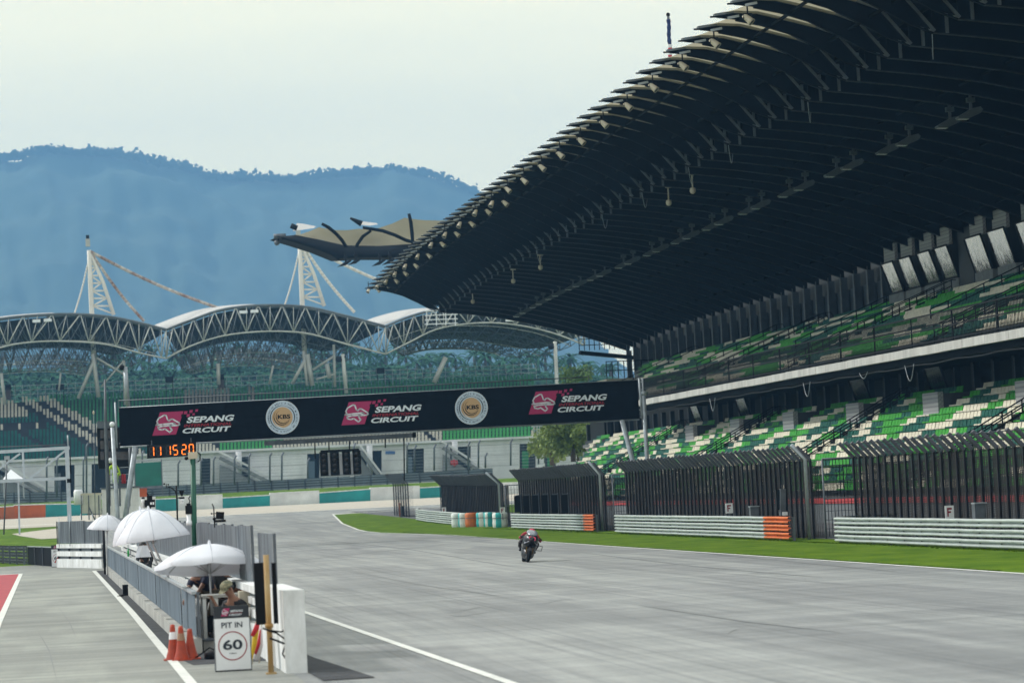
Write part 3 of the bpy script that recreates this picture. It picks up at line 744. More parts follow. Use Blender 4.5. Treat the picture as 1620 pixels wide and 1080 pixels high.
for (px, py, Y, lab) in ((1549, 809, 103, 'small grey steel cabinet right of the nearest red F board'), (1193, 811, 127, 'small grey steel cabinet left of the camera pillar')):
    c = PX(px, py, 28.35); t = thing('cabinet', lab, 'cabinet', c, 'grey cabinets'); b = MB(); b.box(c, (.36, .3, .50), GALVD); b.box(c+Vector((0, -.02, .27)), (.40, .36, .04), GALV); b.build('box', t)
    b = MB(); b.box(c+Vector((0, -.165, 0)), (.28, .02, .40), GALVD); b.build('door', t)
c = P(999, 775, 146.0); t = thing('marker_plate', 'tiny white plate fixed at the left end of the peeling orange fence', 'plate', c); b = MB(); b.box(c, (.07, .03, .32), WHITE); b.build('plate', t)
for i, px in enumerate((851, 861, 872, 882, 897, 916)):
    Y = 178-i*3.4; c = P(px, 796, Y); x = 28.55
    t = thing('panel', f'black framed panel leaning on the fence behind the motorcycle, {ORD[i]} from the left', 'panel', (x, Y, 0), 'black panels leaning on the fence')
    b = MB(); g = 0
    z1 = c.z+.55; b.bx(x-.18, x+.22, Y, Y+.06, z1-1.05, z1, BLACK); b.build('sheet', t)
    b = MB(); b.bx(x+.22, x+.27, Y-.02, Y+.08, .3, z1+.1, GALVD); b.bx(x-.1, x+.27, Y-.02, Y+.02, z1, z1+.05, GALVD); b.build('frame', t)
# wrapped tyre bundles between the far guardrail and the next one
STRIPE = [('orange', ORANGE)]
WRAPW = mat('wrap_white', (.66, .70, .66), .6, 0, .12, 2.0, .5, 4); WRAPT = mat('wrap_teal', (.02, .36, .36), .55, 0, .2, 2, .5, 4); WRAPO = mat('wrap_orange', (.55, .14, .03), .6, 0, .2, 2, .5, 4)
def bundle(px, Y, mlist, label, rad=.42):
    c = P(px, 837, Y); x = c.x; g = th(Y)
    t = thing('tyre_bundle', label, 'tyre bundle', (x, Y, g), 'wrapped tyre bundles'); b = MB()
    n = 24; prof = [(.0, .98), (.34, .98), (.41, .93), (.42, .75), (.40, .52), (.425, .3), (.41, .05), (.38, 0)]
    for j in range(n):
        a0 = 2*math.pi*j/n; a1 = 2*math.pi*(j+1)/n; m = mlist[int((j/n)*len(mlist))]
        rows = [[Vector((x+r*rad/.42*math.cos(a0), Y+r*rad/.42*math.sin(a0), g+z)), Vector((x+r*rad/.42*math.cos(a1), Y+r*rad/.42*math.sin(a1), g+z))] for r, z in prof]
        b.grid(rows, m)
    b.build('wrap', t)
    b = MB(); b.lathe([(.43*rad/.42, .60), (.435*rad/.42, .62), (.43*rad/.42, .64)], (x, Y, g), GALVD, 24); b.build('strap', t)
T_, W_, O_ = WRAPT, WRAPW, WRAPO
bundle(724, 199, [W_, W_, W_, W_], 'plain cream tyre bundle at the end of the curved guardrail')
bundle(735, 197.5, [T_, T_, T_, T_, W_, T_, T_], 'teal tyre bundle left of the orange one')
bundle(747, 196, [O_, O_, O_], 'orange tyre bundle between teal and striped ones', .47)
bundle(764, 194, [W_, T_, W_, T_, T_, W_, T_, W_], 'teal and white striped tyre bundle right of the orange one', .44)
bundle(776, 192, [W_, W_, W_, W_, T_, W_, T_, W_, W_], 'white tyre bundle with narrow teal stripes in the middle of the row', .44)
bundle(792, 186, [W_, W_, W_, W_, W_, T_, W_, W_], 'fat pale tyre bundle at the right end of the row', .52)

# ================================================================ OVERHEAD GANTRY AND BANNER
GY = 158.0
gt = thing('gantry', 'steel pipe gantry carrying a long black sponsor banner across the track', 'gantry', (18, GY, 0))
BANN = mat('banner_black', (.003, .0045, .008), .8, 0, .2, .5, 0, 1, spec=.08)
def ban(nt_, bs):
    tc = nt_.nodes.new('ShaderNodeTexCoord'); mp2 = nt_.nodes.new('ShaderNodeMapping'); mp2.inputs['Rotation'].default_value = (0, R_(28), 0); mp2.inputs['Scale'].default_value = (.5, 1, 2.6)
    t = nt_.nodes.new('ShaderNodeTexNoise'); t.inputs['Scale'].default_value = 1.0; t.inputs['Detail'].default_value = 2; t.inputs['Distortion'].default_value = 1.2
    bp = nt_.nodes.new('ShaderNodeBump'); bp.inputs['Strength'].default_value = .35; bp.inputs['Distance'].default_value = .12
    nt_.links.new(tc.outputs['Object'], mp2.inputs['Vector']); nt_.links.new(mp2.outputs[0], t.inputs['Vector']); nt_.links.new(t.outputs['Fac'], bp.inputs['Height']); nt_.links.new(bp.outputs[0], bs.inputs['Normal'])
tie(BANN, ban)
TL = P(188, 645, GY); BL = P(190, 706, GY); TR = P(1008, 601, GY); BR = P(1012, 662, GY)
ux = (BR-BL).normalized(); uz = (TL-BL).normalized()
def wrinkle(u, v):
    return .030*math.sin(u*1.7+v*1.9+math.sin(u*.6)*1.5)+.014*math.sin(u*5.1-v*3.2)+.010*math.sin(u*11+v*2.1)
rows = []; NU, NV = 220, 10; W0 = (BR-BL).length
for j in range(NV+1):
    rows.append([(BL.lerp(BR, i/NU)).lerp(TL.lerp(TR, i/NU), j/NV) + Vector((0, wrinkle(i/NU*W0, j/NV*2), 0)) for i in range(NU+1)])
b = MB(); b.grid(rows, BANN); ban_o = b.build('banner', gt)
PINK = mat('print_pink', (.36, .012, .09), .6); PWHITE = mat('print_white', (.66, .72, .74), .6); PRED = mat('print_red', (.34, .008, .02), .6); GOLD = mat('print_gold', (.52, .34, .17), .6); PBLUE = mat('print_grey_blue', (.48, .58, .66), .6); PNAVY = mat('print_navy', (.006, .015, .035), .6)
PDOT = mat('print_dark_pink', (.20, .01, .055), .6)
CIRCUIT = [(.02,.44),(.10,.50),(.06,.62),(.14,.78),(.36,.92),(.44,.90),(.50,.66),(.56,.62),(.62,.70),(.70,.70),(.95,.50),(.97,.42),(.90,.38),(.60,.38),(.58,.30),(.66,.16),(.56,.06),(.38,.24),(.26,.20),(.12,.24),(.10,.34),(.30,.38),(.62,.40),(.80,.47),(.74,.50),(.30,.47),(.02,.44)]
def circuit_logo(mb, o, ux, uz, w_, h_, off, mline=PWHITE, scale=1.0, dots=True, text=True):
    """parallelogram badge w_ x h_ with the track outline, chequer fade, three lines of lettering to its right"""
    f = Vector((0, -off, 0)); sh = .36*h_
    mb.add([o+f, o+f+ux*w_*.82, o+f+ux*(w_*.82+sh)+uz*h_, o+f+ux*sh*1.0+uz*h_], [(0, 1, 2, 3)], PINK)
    pts = [o+f*1.6+ux*(.12*w_+a*w_*.86)+uz*(h_*(.06+c*.88)) for a, c in CIRCUIT]
    t_ = .030*h_
    for a, c in zip(pts, pts[1:]):
        d = (c-a).normalized(); nrm_ = Vector((d.z, 0, -d.x))*t_
        mb.add([a-nrm_-d*t_*.6, a+nrm_-d*t_*.6, c+nrm_+d*t_*.6, c-nrm_+d*t_*.6], [(0, 1, 2, 3)], mline)
    if dots:
        for (a, c, s) in ((1.17, .93, .13), (1.36, .97, .12), (1.56, 1.0, .10), (1.26, .80, .12), (1.45, .84, .09), (1.30, .68, .06), (1.06, .82, .10)):
            q = o+f*1.4+ux*w_*a+uz*h_*c; d = s*h_*.5; m = PINK if a > 1.1 else BLACK
            mb.add([q-ux*d*1.2-uz*d, q+ux*d-uz*d, q+ux*d*1.5+uz*d, q-ux*d*.7+uz*d], [(0, 1, 2, 3)], m)
    if text:
        put_text(mb, 'SEPANG', PWHITE, o+f*1.5+ux*w_*1.19+uz*h_*.47, ux, uz, w_*1.62, h_*.27, .035, .35)
        put_text(mb, 'INTERNATIONAL', PRED, o+f*1.5+ux*w_*1.10+uz*h_*.295, ux, uz, w_*1.66, h_*.125, .015, .35)
        put_text(mb, 'CIRCUIT', PWHITE, o+f*1.5+ux*w_*1.02+uz*h_*.02, ux, uz, w_*1.66, h_*.23, .035, .35)
def ring(mb, c, ux, uz, r0, r1, m, a0=0, a1=360, n=40, off=Vector((0, 0, 0))):
    vs = []
    for k in range(n+1):
        a = R_(a0+(a1-a0)*k/n); d = ux*math.cos(a)+uz*math.sin(a)
        ra = r0 if not callable(r0) else r0(k/n); rb = r1 if not callable(r1) else r1(k/n)
        vs += [c+d*ra+off, c+d*rb+off]
    mb.add(vs, [(2*k, 2*k+1, 2*k+3, 2*k+2) for k in range(n)], m)
def kbs(mb, c, ux, uz, R):
    e = lambda k: Vector((0, -.002*k, 0))
    ring(mb, c, ux, uz, 0, R, PBLUE, off=e(0)); ring(mb, c, ux, uz, R*.975, R, PWHITE, off=e(1))
    ring(mb, c, ux, uz, R*.70, lambda t: R*(.70+.06*math.sin(math.pi*t)), PNAVY, 60, 300, off=e(2)); ring(mb, c, ux, uz, R*.68, lambda t: R*(.68+.06*math.sin(math.pi*t)), PNAVY, -60, 80, off=e(2))
    ring(mb, c+ux*-.02*R, ux, uz, 0, R*.62, GOLD, off=e(3)); 
    ring(mb, c+(ux*-.02+uz*.06)*R, ux, uz, R*.48, lambda t: R*(.48+.06*math.sin(math.pi*t)), BLACK, 130, 340, off=e(4)); ring(mb, c+(ux*.03+uz*.07)*R, ux, uz, R*.40, lambda t: R*(.40+.05*math.sin(math.pi*t)), BLACK, 110, 350, off=e(4))
    ring(mb, c+(ux*.10-uz*.00)*R, ux, uz, R*.62, lambda t: R*(.62+.05*math.sin(math.pi*t)), PWHITE, 190, 330, off=e(4))
    put_text(mb, 'KBS', BLACK, c+(ux*-.30+uz*-.09)*R+e(5), ux, uz, R*.76, R*.26, .04)
    s = 'KEMENTERIAN BELIA & SUKAN MINISTRY OF YOUTH & SPORTS '
    n = len(s)
    for i, ch in enumerate(s):
        if ch == ' ': continue
        a = R_(200 - 360*i/n); d = ux*math.cos(a)+uz*math.sin(a); tx = ux*math.sin(a)-uz*math.cos(a)
        put_text(mb, ch, PNAVY, c+d*R*.80-tx*R*.035+e(3), tx, d, R*(.07 if ch != 'I' else .02), R*.10, .02)
b = MB(); k = GY/F; OFF = Vector((0, -.075, 0))
for px, py in ((241, 689), (540, 672.5), (836, 655.5)):
    b = MB(); o = P(px, py, GY)+OFF; circuit_logo(b, o, ux, uz, 45*k, 36*k, .006); b.build('printed_logo', ban_o)
b = MB()
for px, py in ((447, 660), (745.5, 645)): b = MB(); kbs(b, P(px, py, GY)+OFF*1.05, ux, uz, 26.5*k); b.build('printed_emblem', ban_o)
b = MB(); UP = Vector((0, 0, 1))
for d in ((-.35, 0), (-.35, .0),): pass
def gb(p0, p1, w_, m=GALV, n=8): b.tube([p0, p1], w_, m, n)
fw_ = Vector((0, .12, 0))
b = MB(); gb(TL+fw_+UP*.0, TR+fw_, .035); gb(BL+fw_-UP*.04, BR+fw_-UP*.04, .045); b.build('banner_rail', gt)
b = MB(); gb(TL+fw_+UP*.40, P(930, 596, GY)+fw_, .03, GALVD); 
for px in (188, 250, 310, 380, 455, 550, 640, 730, 820, 862, 930):
    u = (px-188)/820.; p = TL.lerp(TR, u)+fw_; b.beam(p, p+UP*.42, .04, .04, GALVD, up=(1, 0, 0))
b.build('top_cable_rail', gt)
b = MB(); bk = Vector((0, .9, 0))                                    # box truss behind the cloth
for o_ in (BL+bk+UP*.15, TL+bk-UP*.15): gb(o_, o_+(TR-TL), .08, GALVD)
n = 22
for i in range(n):
    a = BL.lerp(BR, i/n)+bk+UP*.15; c = TL.lerp(TR, (i+1)/n)+bk-UP*.15; e = BL.lerp(BR, (i+1)/n)+bk+UP*.15
    if i % 2: b.tube([a, c], .04, GALVD, 6)
    else: b.tube([TL.lerp(TR, i/n)+bk-UP*.15, e], .04, GALVD, 6)
b.build('truss', gt)
# right support: leaning leg, upright tube, ladder-like side frame
def pipe(pts, r, name, m=GALV): b = MB(); b.tube(pts, r, m, 10); return b.build(name, gt)
pipe([P(984, 664, GY), P(1027, 822, GY)-UP*.3], .14, 'leg'); pipe([P(1018, 624, GY), P(1029, 822, GY)-UP*.3], .12, 'leg')
b = MB(); c = P(1018, 622, GY); b.ball(c, .17, GALV); b.build('cap', gt)
pipe([P(1011, 598, GY), P(1016, 662, GY)], .06, 'side_frame'); pipe([P(1016.5, 598, GY), P(1019, 662, GY)], .05, 'side_frame')
b = MB()
for py in (604, 616, 632, 648, 660): b.beam(P(1011, py, GY), P(1018, py, GY), .05, .05, GALV)
b.build('side_frame', gt)
# left support
pipe([P(178, 676, GY), P(186, 815, GY), P(187, 845, GY)], .115, 'leg'); b = MB(); b.ball(P(177.5, 671, GY), .15, WHITE); b.build('cap', gt)
pipe([P(214, 706, GY), P(205, 770, GY), P(195, 845, GY)], .15, 'leg'); 
pipe([P(166, 600, GY+2), P(167, 662, GY+2), P(171, 780, GY+2), P(172, 830, GY+2)], [.05, .09, .11, .11], 'mast', GALVD); pipe([P(206, 700, GY+2), P(207, 765, GY+2)], .10, 'leg', GALVD)
pipe([P(182, 636, GY), P(185, 708, GY)], .045, 'side_frame'); pipe([P(198, 580, GY+3), P(203, 645, GY+3)], .12, 'mast', GALV)
b = MB(); b.ball(P(197, 578, GY+3)+Vector((-.15, 0, -.1)), .16, BLACKM); b.build('mast_camera', gt)
# digital clock
cy = GY-.5
t = thing('digital_clock', 'black digital clock with orange digits hanging under the left end of the banner', 'clock', P(271, 726, cy)); kk = cy/F
b = MB(); c0 = P(233, 725, cy); c1 = P(311, 720, cy); ctop = P(310, 701, cy); cu = (c1-c0).normalized()
hh = 21*kk
b.prism([c0, c1, c1+uz*hh, c0+uz*hh], (0, .25, 0), BLACK); b.build('case', t)
LED = mat('clock_led', (.9, .25, .02), .5, emit=((1.0, .16, .01), 2.2)); LOFF = mat('clock_unlit', (.02, .022, .025), .5)
SEG = {'0': 'abcdef', '1': 'bc', '2': 'abged', '5': 'afgcd'}
def digit(b, o, ch, w_, h_, depth, on=LED):
    t_ = w_*.20; hw = w_
    seg = {'a': ((.1, 1), (.9, 1)), 'b': ((1, .95), (1, .55)), 'c': ((1, .45), (1, .05)), 'd': ((.1, 0), (.9, 0)), 'e': ((0, .45), (0, .05)), 'f': ((0, .95), (0, .55)), 'g': ((.1, .5), (.9, .5))}
    for k_, (p, q) in seg.items():
        m = on if k_ in SEG[ch] else LOFF
        a = o+cu*p[0]*w_+uz*p[1]*h_; c = o+cu*q[0]*w_+uz*q[1]*h_; d = (c-a).normalized(); nn = Vector((d.z, 0, -d.x))*t_/2
        b.add([v+Vector((0, -depth, 0)) for v in (a-nn, a+nn, c+nn, c-nn)], [(0, 1, 2, 3)], m)
b = MB(); wd = 6.4*kk; hd = 14.5*kk
for dx, ch in ((4, '1'), (15, '1'), (30, '1'), (41, '5'), (54.5, '2'), (66, '0')): digit(b, c0+cu*dx*kk+uz*3.3*kk, ch, wd, hd, .012)
b.build('digits', t)
b = MB(); 
for f_ in (.1, .9): p = c0.lerp(c1, f_)+uz*hh+Vector((0, .15, 0)); b.beam(p, p+UP*.25, .05, .05, GALVD, up=(1, 0, 0))
b.build('hanger', t)
# start light frame hanging behind the banner
sy = 163.0
t = thing('light_panel', 'hanging row of four black start light boxes on a grey beam under the banner', 'start lights', P(537, 753, sy)); kk = sy/F
b = MB(); b.beam(P(418, 701, sy), P(658, 688, sy), .2, .26, GALVD); b.beam(P(655, 692, sy), P(655, 672, sy), .2, .2, GALVD); b.beam(P(440, 700, sy), P(440, 680, sy), .12, .12, GALVD, up=(0, 1, 0))
b.build('beam', t)
for i, px in enumerate((512.5, 529.5, 548, 564.5)):
    b = MB(); py = 733.5-i*.9; c = P(px, py, sy); b.box(c, (14*kk if i in (1,) else 12.5*kk, .3, 38*kk), BLACK)
    bx = b.build('light_box', t); b = MB()
    for z in (-.45, -.15, .15, .45): b.lathe([(.0, .03), (.13, .03), (.14, 0)], c+Vector((0, -.165, z)), mat('lens_dark', (.006, .004, .004), .35), 12, Matrix.Rotation(R_(90), 3, 'X'))
    b.build('lens', bx)
b = MB(); 
for px in (521, 539, 556.5): c = P(px, 734, sy); b.box(c+Vector((0, .1, -.05)), (.24, .1, 1.35), WHITE)
b.beam(P(505, 753, sy), P(572, 749, sy), .1, .12, GALV); b.beam(P(507, 714, sy), P(568, 711, sy), .12, .14, BLACK)
b.build('rack', t); b = MB()
for px, y0_, y1_ in ((520, 695, 714), (552.5, 693, 712), (498, 697, 725), (609, 689, 708), (639, 688, 760)): b.beam(P(px, y0_, sy), P(px+.6, y1_, sy), .07, .07, BLACKM, up=(1, 0, 0))
b.build('drop_rod', t)
# marshal tower at the left end
ty = 164.0; k = ty/F
t = thing('marshal_tower', 'small dark marshal tower with rows of panes beside the left gantry legs', 'tower', P(188, 800, ty))
def pq(b, x0, y0, x1, y1, Y, d, m): a = P(x0, y1, Y); c = P(x1, y1, Y); b.prism([a, c, c+UP*((y1-y0)*Y/F), a+UP*((y1-y0)*Y/F)], (0, d, 0), m)
b = MB(); pq(b, 156, 676, 205, 741, ty, 1.2, BLACK); b.build('cabin', t)
b = MB(); pq(b, 154, 666, 186, 677, ty-.2, 1.6, GALVD); b.build('roof', t)
PANE = mat('pane_brown', (.055, .05, .05), .2, 0, .5, 1.2)
for yy in (680, 697, 714):
    for x0, x1 in ((159, 165), (168, 176), (179, 203) if yy == 714 else (179, 187)):
        b = MB(); pq(b, x0, yy, x1, yy+13, ty-.03, .03, PANE); b.build('pane', t)
b = MB(); pq(b, 168, 765, 205, 768, ty, 1.2, GALVD)
for y_ in (740, 751, 761): b.beam(P(172, y_, ty), P(204, y_-1.5, ty), .05, .05, GALV)
for x_ in (173, 189, 204): b.beam(P(x_, 738, ty), P(x_+1, 800, ty), .1, .1, GALVD, up=(1, 0, 0))
b.build('balcony', t)
for px in (194, 197.5): 
    c = P(px, 757, ty-.15); t2 = thing('fire_extinguisher', 'red extinguisher on the tower balcony, '+('left' if px < 195 else 'right')+' of two', 'extinguisher', c, 'red extinguishers on the tower'); b = MB(); b.lathe([(0, .28), (.05, .26), (.07, .2), (.07, -.25), (0, -.27)], c, RED, 8); b.build('bottle', t2); b = MB(); b.box(c+Vector((.02, 0, .32)), (.1, .04, .06), BLACK); b.build('valve', t2)

# ================================================================ PIT WALL
def wX(Y): return 3.36-.0112*(Y-42.3)       # track-side wall centre line
def fX(Y): return 2.22-.0068*(Y-49.4)       # pit-lane-side sheet fence
pw = thing('pit_wall', 'long white concrete and rail pit wall between the pit lane and the track', 'wall', (3.3, 46, 0))
b = MB(); b.prism([(wX(42.3)-.15, 42.3, 0), (wX(42.3)+.16, 42.3, 0), (wX(46)+.16, 46, 0), (wX(46)-.15, 46, 0)], (0, 0, 1.24), WHITEDIRT)
b.build('end_block', pw)
b = MB(); b.prism([(wX(46)-.13, 46.02, 0), (wX(46)+.13, 46.02, 0), (wX(118)+.13, 118, 0), (wX(118)-.13, 118, 0)], (0, 0, .5), WHITEDIRT); b.build('base', pw)
for z0, z1, w_ in ((.60, .74, .10), (.82, .94, .10), (1.04, 1.16, .17)):
    b = MB(); b.prism([(wX(46)-w_, 46.03, z0), (wX(46)+w_, 46.03, z0), (wX(118)+w_, 118, z0), (wX(118)-w_, 118, z0)], (0, 0, z1-z0), WHITEDIRT); b.build('rail', pw)
Y = 47
while Y < 118: b = MB(); b.box((wX(Y), Y, .78), (.12, .12, .56), GALV); b.build('post', pw); Y += 3
# cross wall at the far end of the pit wall
cw = thing('cross_wall', 'white concrete wall with window-like slots closing the end of the pit wall', 'wall', (1, 126, 0))
A0 = Vector((-.12, 130.6, 0)); A1 = Vector((1.78, 123.2, 0))
def seg(b, a, c, z0, z1, th_, m): d = (c-a).normalized(); n_ = Vector((-d.y, d.x, 0))*th_/2; b.prism([a-n_+UP*z0, a+n_+UP*z0, c+n_+UP*z0, c-n_+UP*z0], UP*(z1-z0), m)
b = MB(); seg(b, A0, A1, .38, 1.0, .06, GALVD); seg(b, A0, A1, 0, .40, .26, WHITEDIRT); b.build('base', cw)
for z0, z1 in ((.52, .74), (.88, 1.06)): b = MB(); seg(b, A0, A1, z0, z1, .24, WHITEDIRT); b.build('rail', cw)
for k in range(5): b = MB(); p = A0.lerp(A1, k/4); b.box(p+UP*.5+Vector((-.04, -.14, 0)), (.035, .05, 1.04), BLACKM); b.box(p+UP*.72, (.1, .2, .66), GALVD); b.build('post', cw)
# corrugated screens on the wall
SCR = mat('screen_sheet', (.085, .10, .12), .55, .1, 0, 3.0, col2=(.26, .29, .31), stretch=(3, 3, .12))
SCRP = mat('pit_fence_sheet', (.085, .115, .14), .7, 0, 0, 1.0, col2=(.16, .20, .235), stretch=(1.5, 1.5, .4), spec=.2)
def screen(label, a, c, z0, z1, m=SCR, pitch=.16, amp=.03, posts=2.4, group='corrugated screens on the pit wall', ragged=.03, rail=True, name='screen_fence'):
    a = Vector(a); c = Vector(c); d = (c-a); L_ = d.length; d.normalize(); n_ = Vector((-d.y, d.x, 0))
    t = thing(name, label, 'fence', a+UP*z0, group); r = random.Random(int(L_*10))
    s = 0.0; k = 0
    while s < L_-.1:
        e = min(L_, s+posts); b = MB(); top = []; bot = []; q = s+.03; dz = r.uniform(-ragged, ragged)
        while q <= e-.02:
            off = n_*amp*(1 if int(q/pitch*2) % 2 else -1); p = a+d*q+off; top.append(p+UP*(z1+dz+r.uniform(-.004, .004))); bot.append(p+UP*z0)
            q += pitch/2
        b.grid([bot, top], m, False); b.build('sheet', t)
        b = MB(); p = a+d*s-n_*.06; b.beam(p+UP*z0, p+UP*(z1+.03), .05, .05, GALVD, up=(1, 0, 0)); b.build('post', t)
        s = e; k += 1
    if rail:
        b = MB(); b.beam(a+UP*(z1+.02), c+UP*(z1+.02), .09, .05, m if m is SCR else GALV); b.build('top_rail', t)
    return t
screen('long grey corrugated screen on the track-side pit wall behind the green post', (wX(50.5), 50.5, 0), (wX(103), 103, 0), 1.17, 2.13, rail=False)
screen('narrow grey corrugated screen standing just beyond the rusty post', (wX(45.9), 45.9, 0), (wX(48.2), 48.2, 0), 1.17, 2.02, rail=False)
screen('grey corrugated screen on the far white cross wall', A0+Vector((0, .1, 0)), A1, 1.08, 2.05, rail=False)
screen('grey corrugated screen between the cross wall and the umbrellas', (wX(108), 108, 0), (wX(122), 122, 0), 1.17, 2.1, rail=False)
t = screen('long blue-grey sheet fence along the pit lane with a pale top rail', (fX(49.4), 49.4, 0), (fX(116), 116, 0), .30, 1.04, SCRP, .5, .012, 2.4, None, 0, True)
b = MB(); Y = 49.4
while Y < 116:
    Y2 = min(116, Y+3.0); b.prism([(fX(Y)-.13, Y+.01, 0), (fX(Y)+.1, Y+.01, 0), (fX(Y2)+.1, Y2-.01, 0), (fX(Y2)-.13, Y2-.01, 0)], (0, 0, .28+.01*math.sin(Y)), CONC); Y = Y2
b.build('concrete_kerb', t)
c = Vector((fX(84)-.2, 84, .1)); t = thing('cable_box', 'small black box lying against the kerb of the pit lane fence', 'box', c); b = MB(); b.box(c+UP*.08, (.16, .5, .3), BLACK); b.tube([c+Vector((-.05, -.3, -.05)), c+Vector((-.25, -.6, -.08)), c+Vector((-.1, -1.1, -.08))], .02, BLACK, 5); b.build('box', t)

# umbrellas
UMB = mat('umbrella_white', (.74, .76, .80), .75, 0, .04, 2, .35, 3.5, trans=.12)
SEAM = mat('seam_grey', (.42, .44, .48), .8); UMBR = mat('umbrella_rib', (.5, .5, .5), .4, .5)
def umbrella(label, apex, dia, hgt, tilt, tdir, pole_to, valance=.12, nseg=8, poler=.022, seed=1, foot=None):
    apex = Vector(apex); t = thing('umbrella', label, 'umbrella', (apex.x, apex.y, max(0, pole_to)), 'white sun umbrellas on the pit wall')
    q = Matrix.Rotation(tilt, 3, Vector((math.cos(tdir), math.sin(tdir), 0))); R0 = dia/2
    rnd = random.Random(seed); b = MB(); rows = []; M_ = 8; NA = nseg*6
    for i in range(M_+1):
        t_ = i/M_; row = []
        for j in range(NA):
            a = 2*math.pi*j/NA; ph = (j % 6)/6.0; sag = math.sin(math.pi*ph)
            rr = R0*t_*(1-.075*sag*t_**2); z = -hgt*(1-math.sqrt(max(0, 1-(t_*.97)**2)))/(1-math.sqrt(1-.97**2)) if hgt > .6 else -hgt*t_**1.9
            z -= -.07*sag*t_*hgt - .012*math.sin(9*a+4*t_)*t_**2
            row.append(apex + q @ Vector((rr*math.cos(a), rr*math.sin(a), z)))
        rows.append(row)
    # valance
    row = []
    for j in range(NA):
        a = 2*math.pi*j/NA; ph = (j % 6)/6.0; sag = math.sin(math.pi*ph); rr = R0*(1-.075*sag)
        row.append(apex + q @ Vector((rr*math.cos(a)*.995, rr*math.sin(a)*.995, -hgt+.07*sag*hgt-valance*(.5+.5*sag))))
    rows.append(row); b.grid(rows, UMB, True, True); b.build('canopy', t)
    b = MB()
    for j in range(nseg):
        a = 2*math.pi*j/nseg; pts = []
        for i in range(M_+1):
            t_ = i/M_; z = -hgt*(1-math.sqrt(max(0, 1-(t_*.97)**2)))/(1-math.sqrt(1-.97**2)) if hgt > .6 else -hgt*t_**1.9
            pts.append(apex + q @ Vector((R0*t_*math.cos(a), R0*t_*math.sin(a), z-.02)))
        b.tube([p_+q @ Vector((0, 0, .024)) for p_ in pts], .007, SEAM, 4); b.tube(pts, .008, UMBR, 4); hub = apex + q @ Vector((0, 0, -hgt*.95-.15)); b.tube([hub, pts[5]], .006, UMBR, 4)
    b.build('frame', t)
    b = MB(); dn = q @ Vector((0, 0, -1)); kk_ = (apex.z-.9)/(-dn.z) if dn.z < 0 else 1; kk_ = min(kk_, apex.z*.55)
    mid = apex+dn*kk_*(1 if foot is None else .55); b.tube([apex+q @ Vector((0, 0, .05)), mid, Vector((mid.x, mid.y, pole_to)) if foot is None else Vector((foot[0], foot[1], 0))], poler, UMBR, 8); b.build('pole', t)
    b = MB(); b.lathe([(0, .09), (.02, .07), (.035, 0), (.05, -.01)], apex, UMB, 8, q); b.build('finial', t)
    return t
umbrella('nearest white umbrella with scalloped edge beside the rusty post', P(331, 861, 52), 2.02, .40, R_(-8), R_(-8), 0, .10, 8, seed=2)
umbrella('large white domed umbrella in front of the overlapping pair', P(235, 806, 60), 1.56, .60, R_(-6), R_(80), 0, .08, 8, seed=3, foot=(2.62, 60))
umbrella('white domed umbrella half hidden behind the large one', P(222, 806, 63.5), 1.52, .62, R_(-10), R_(85), 0, .08, 8, seed=4, foot=(2.60, 63.5))
umbrella('smallest white umbrella, farthest of the four at the left', P(170, 814, 108), 1.5, .52, R_(4), R_(60), 0, .06, 8, seed=5)
c = P(165, 870, 112); t = thing('fence_end_post', 'thin black post at the far end of the pit lane fence', 'post', (c.x, 112, 0)); b = MB(); b.tube([(c.x, 112, 0), (c.x, 112, 1.85)], .05, BLACK, 8); b.build('post', t)

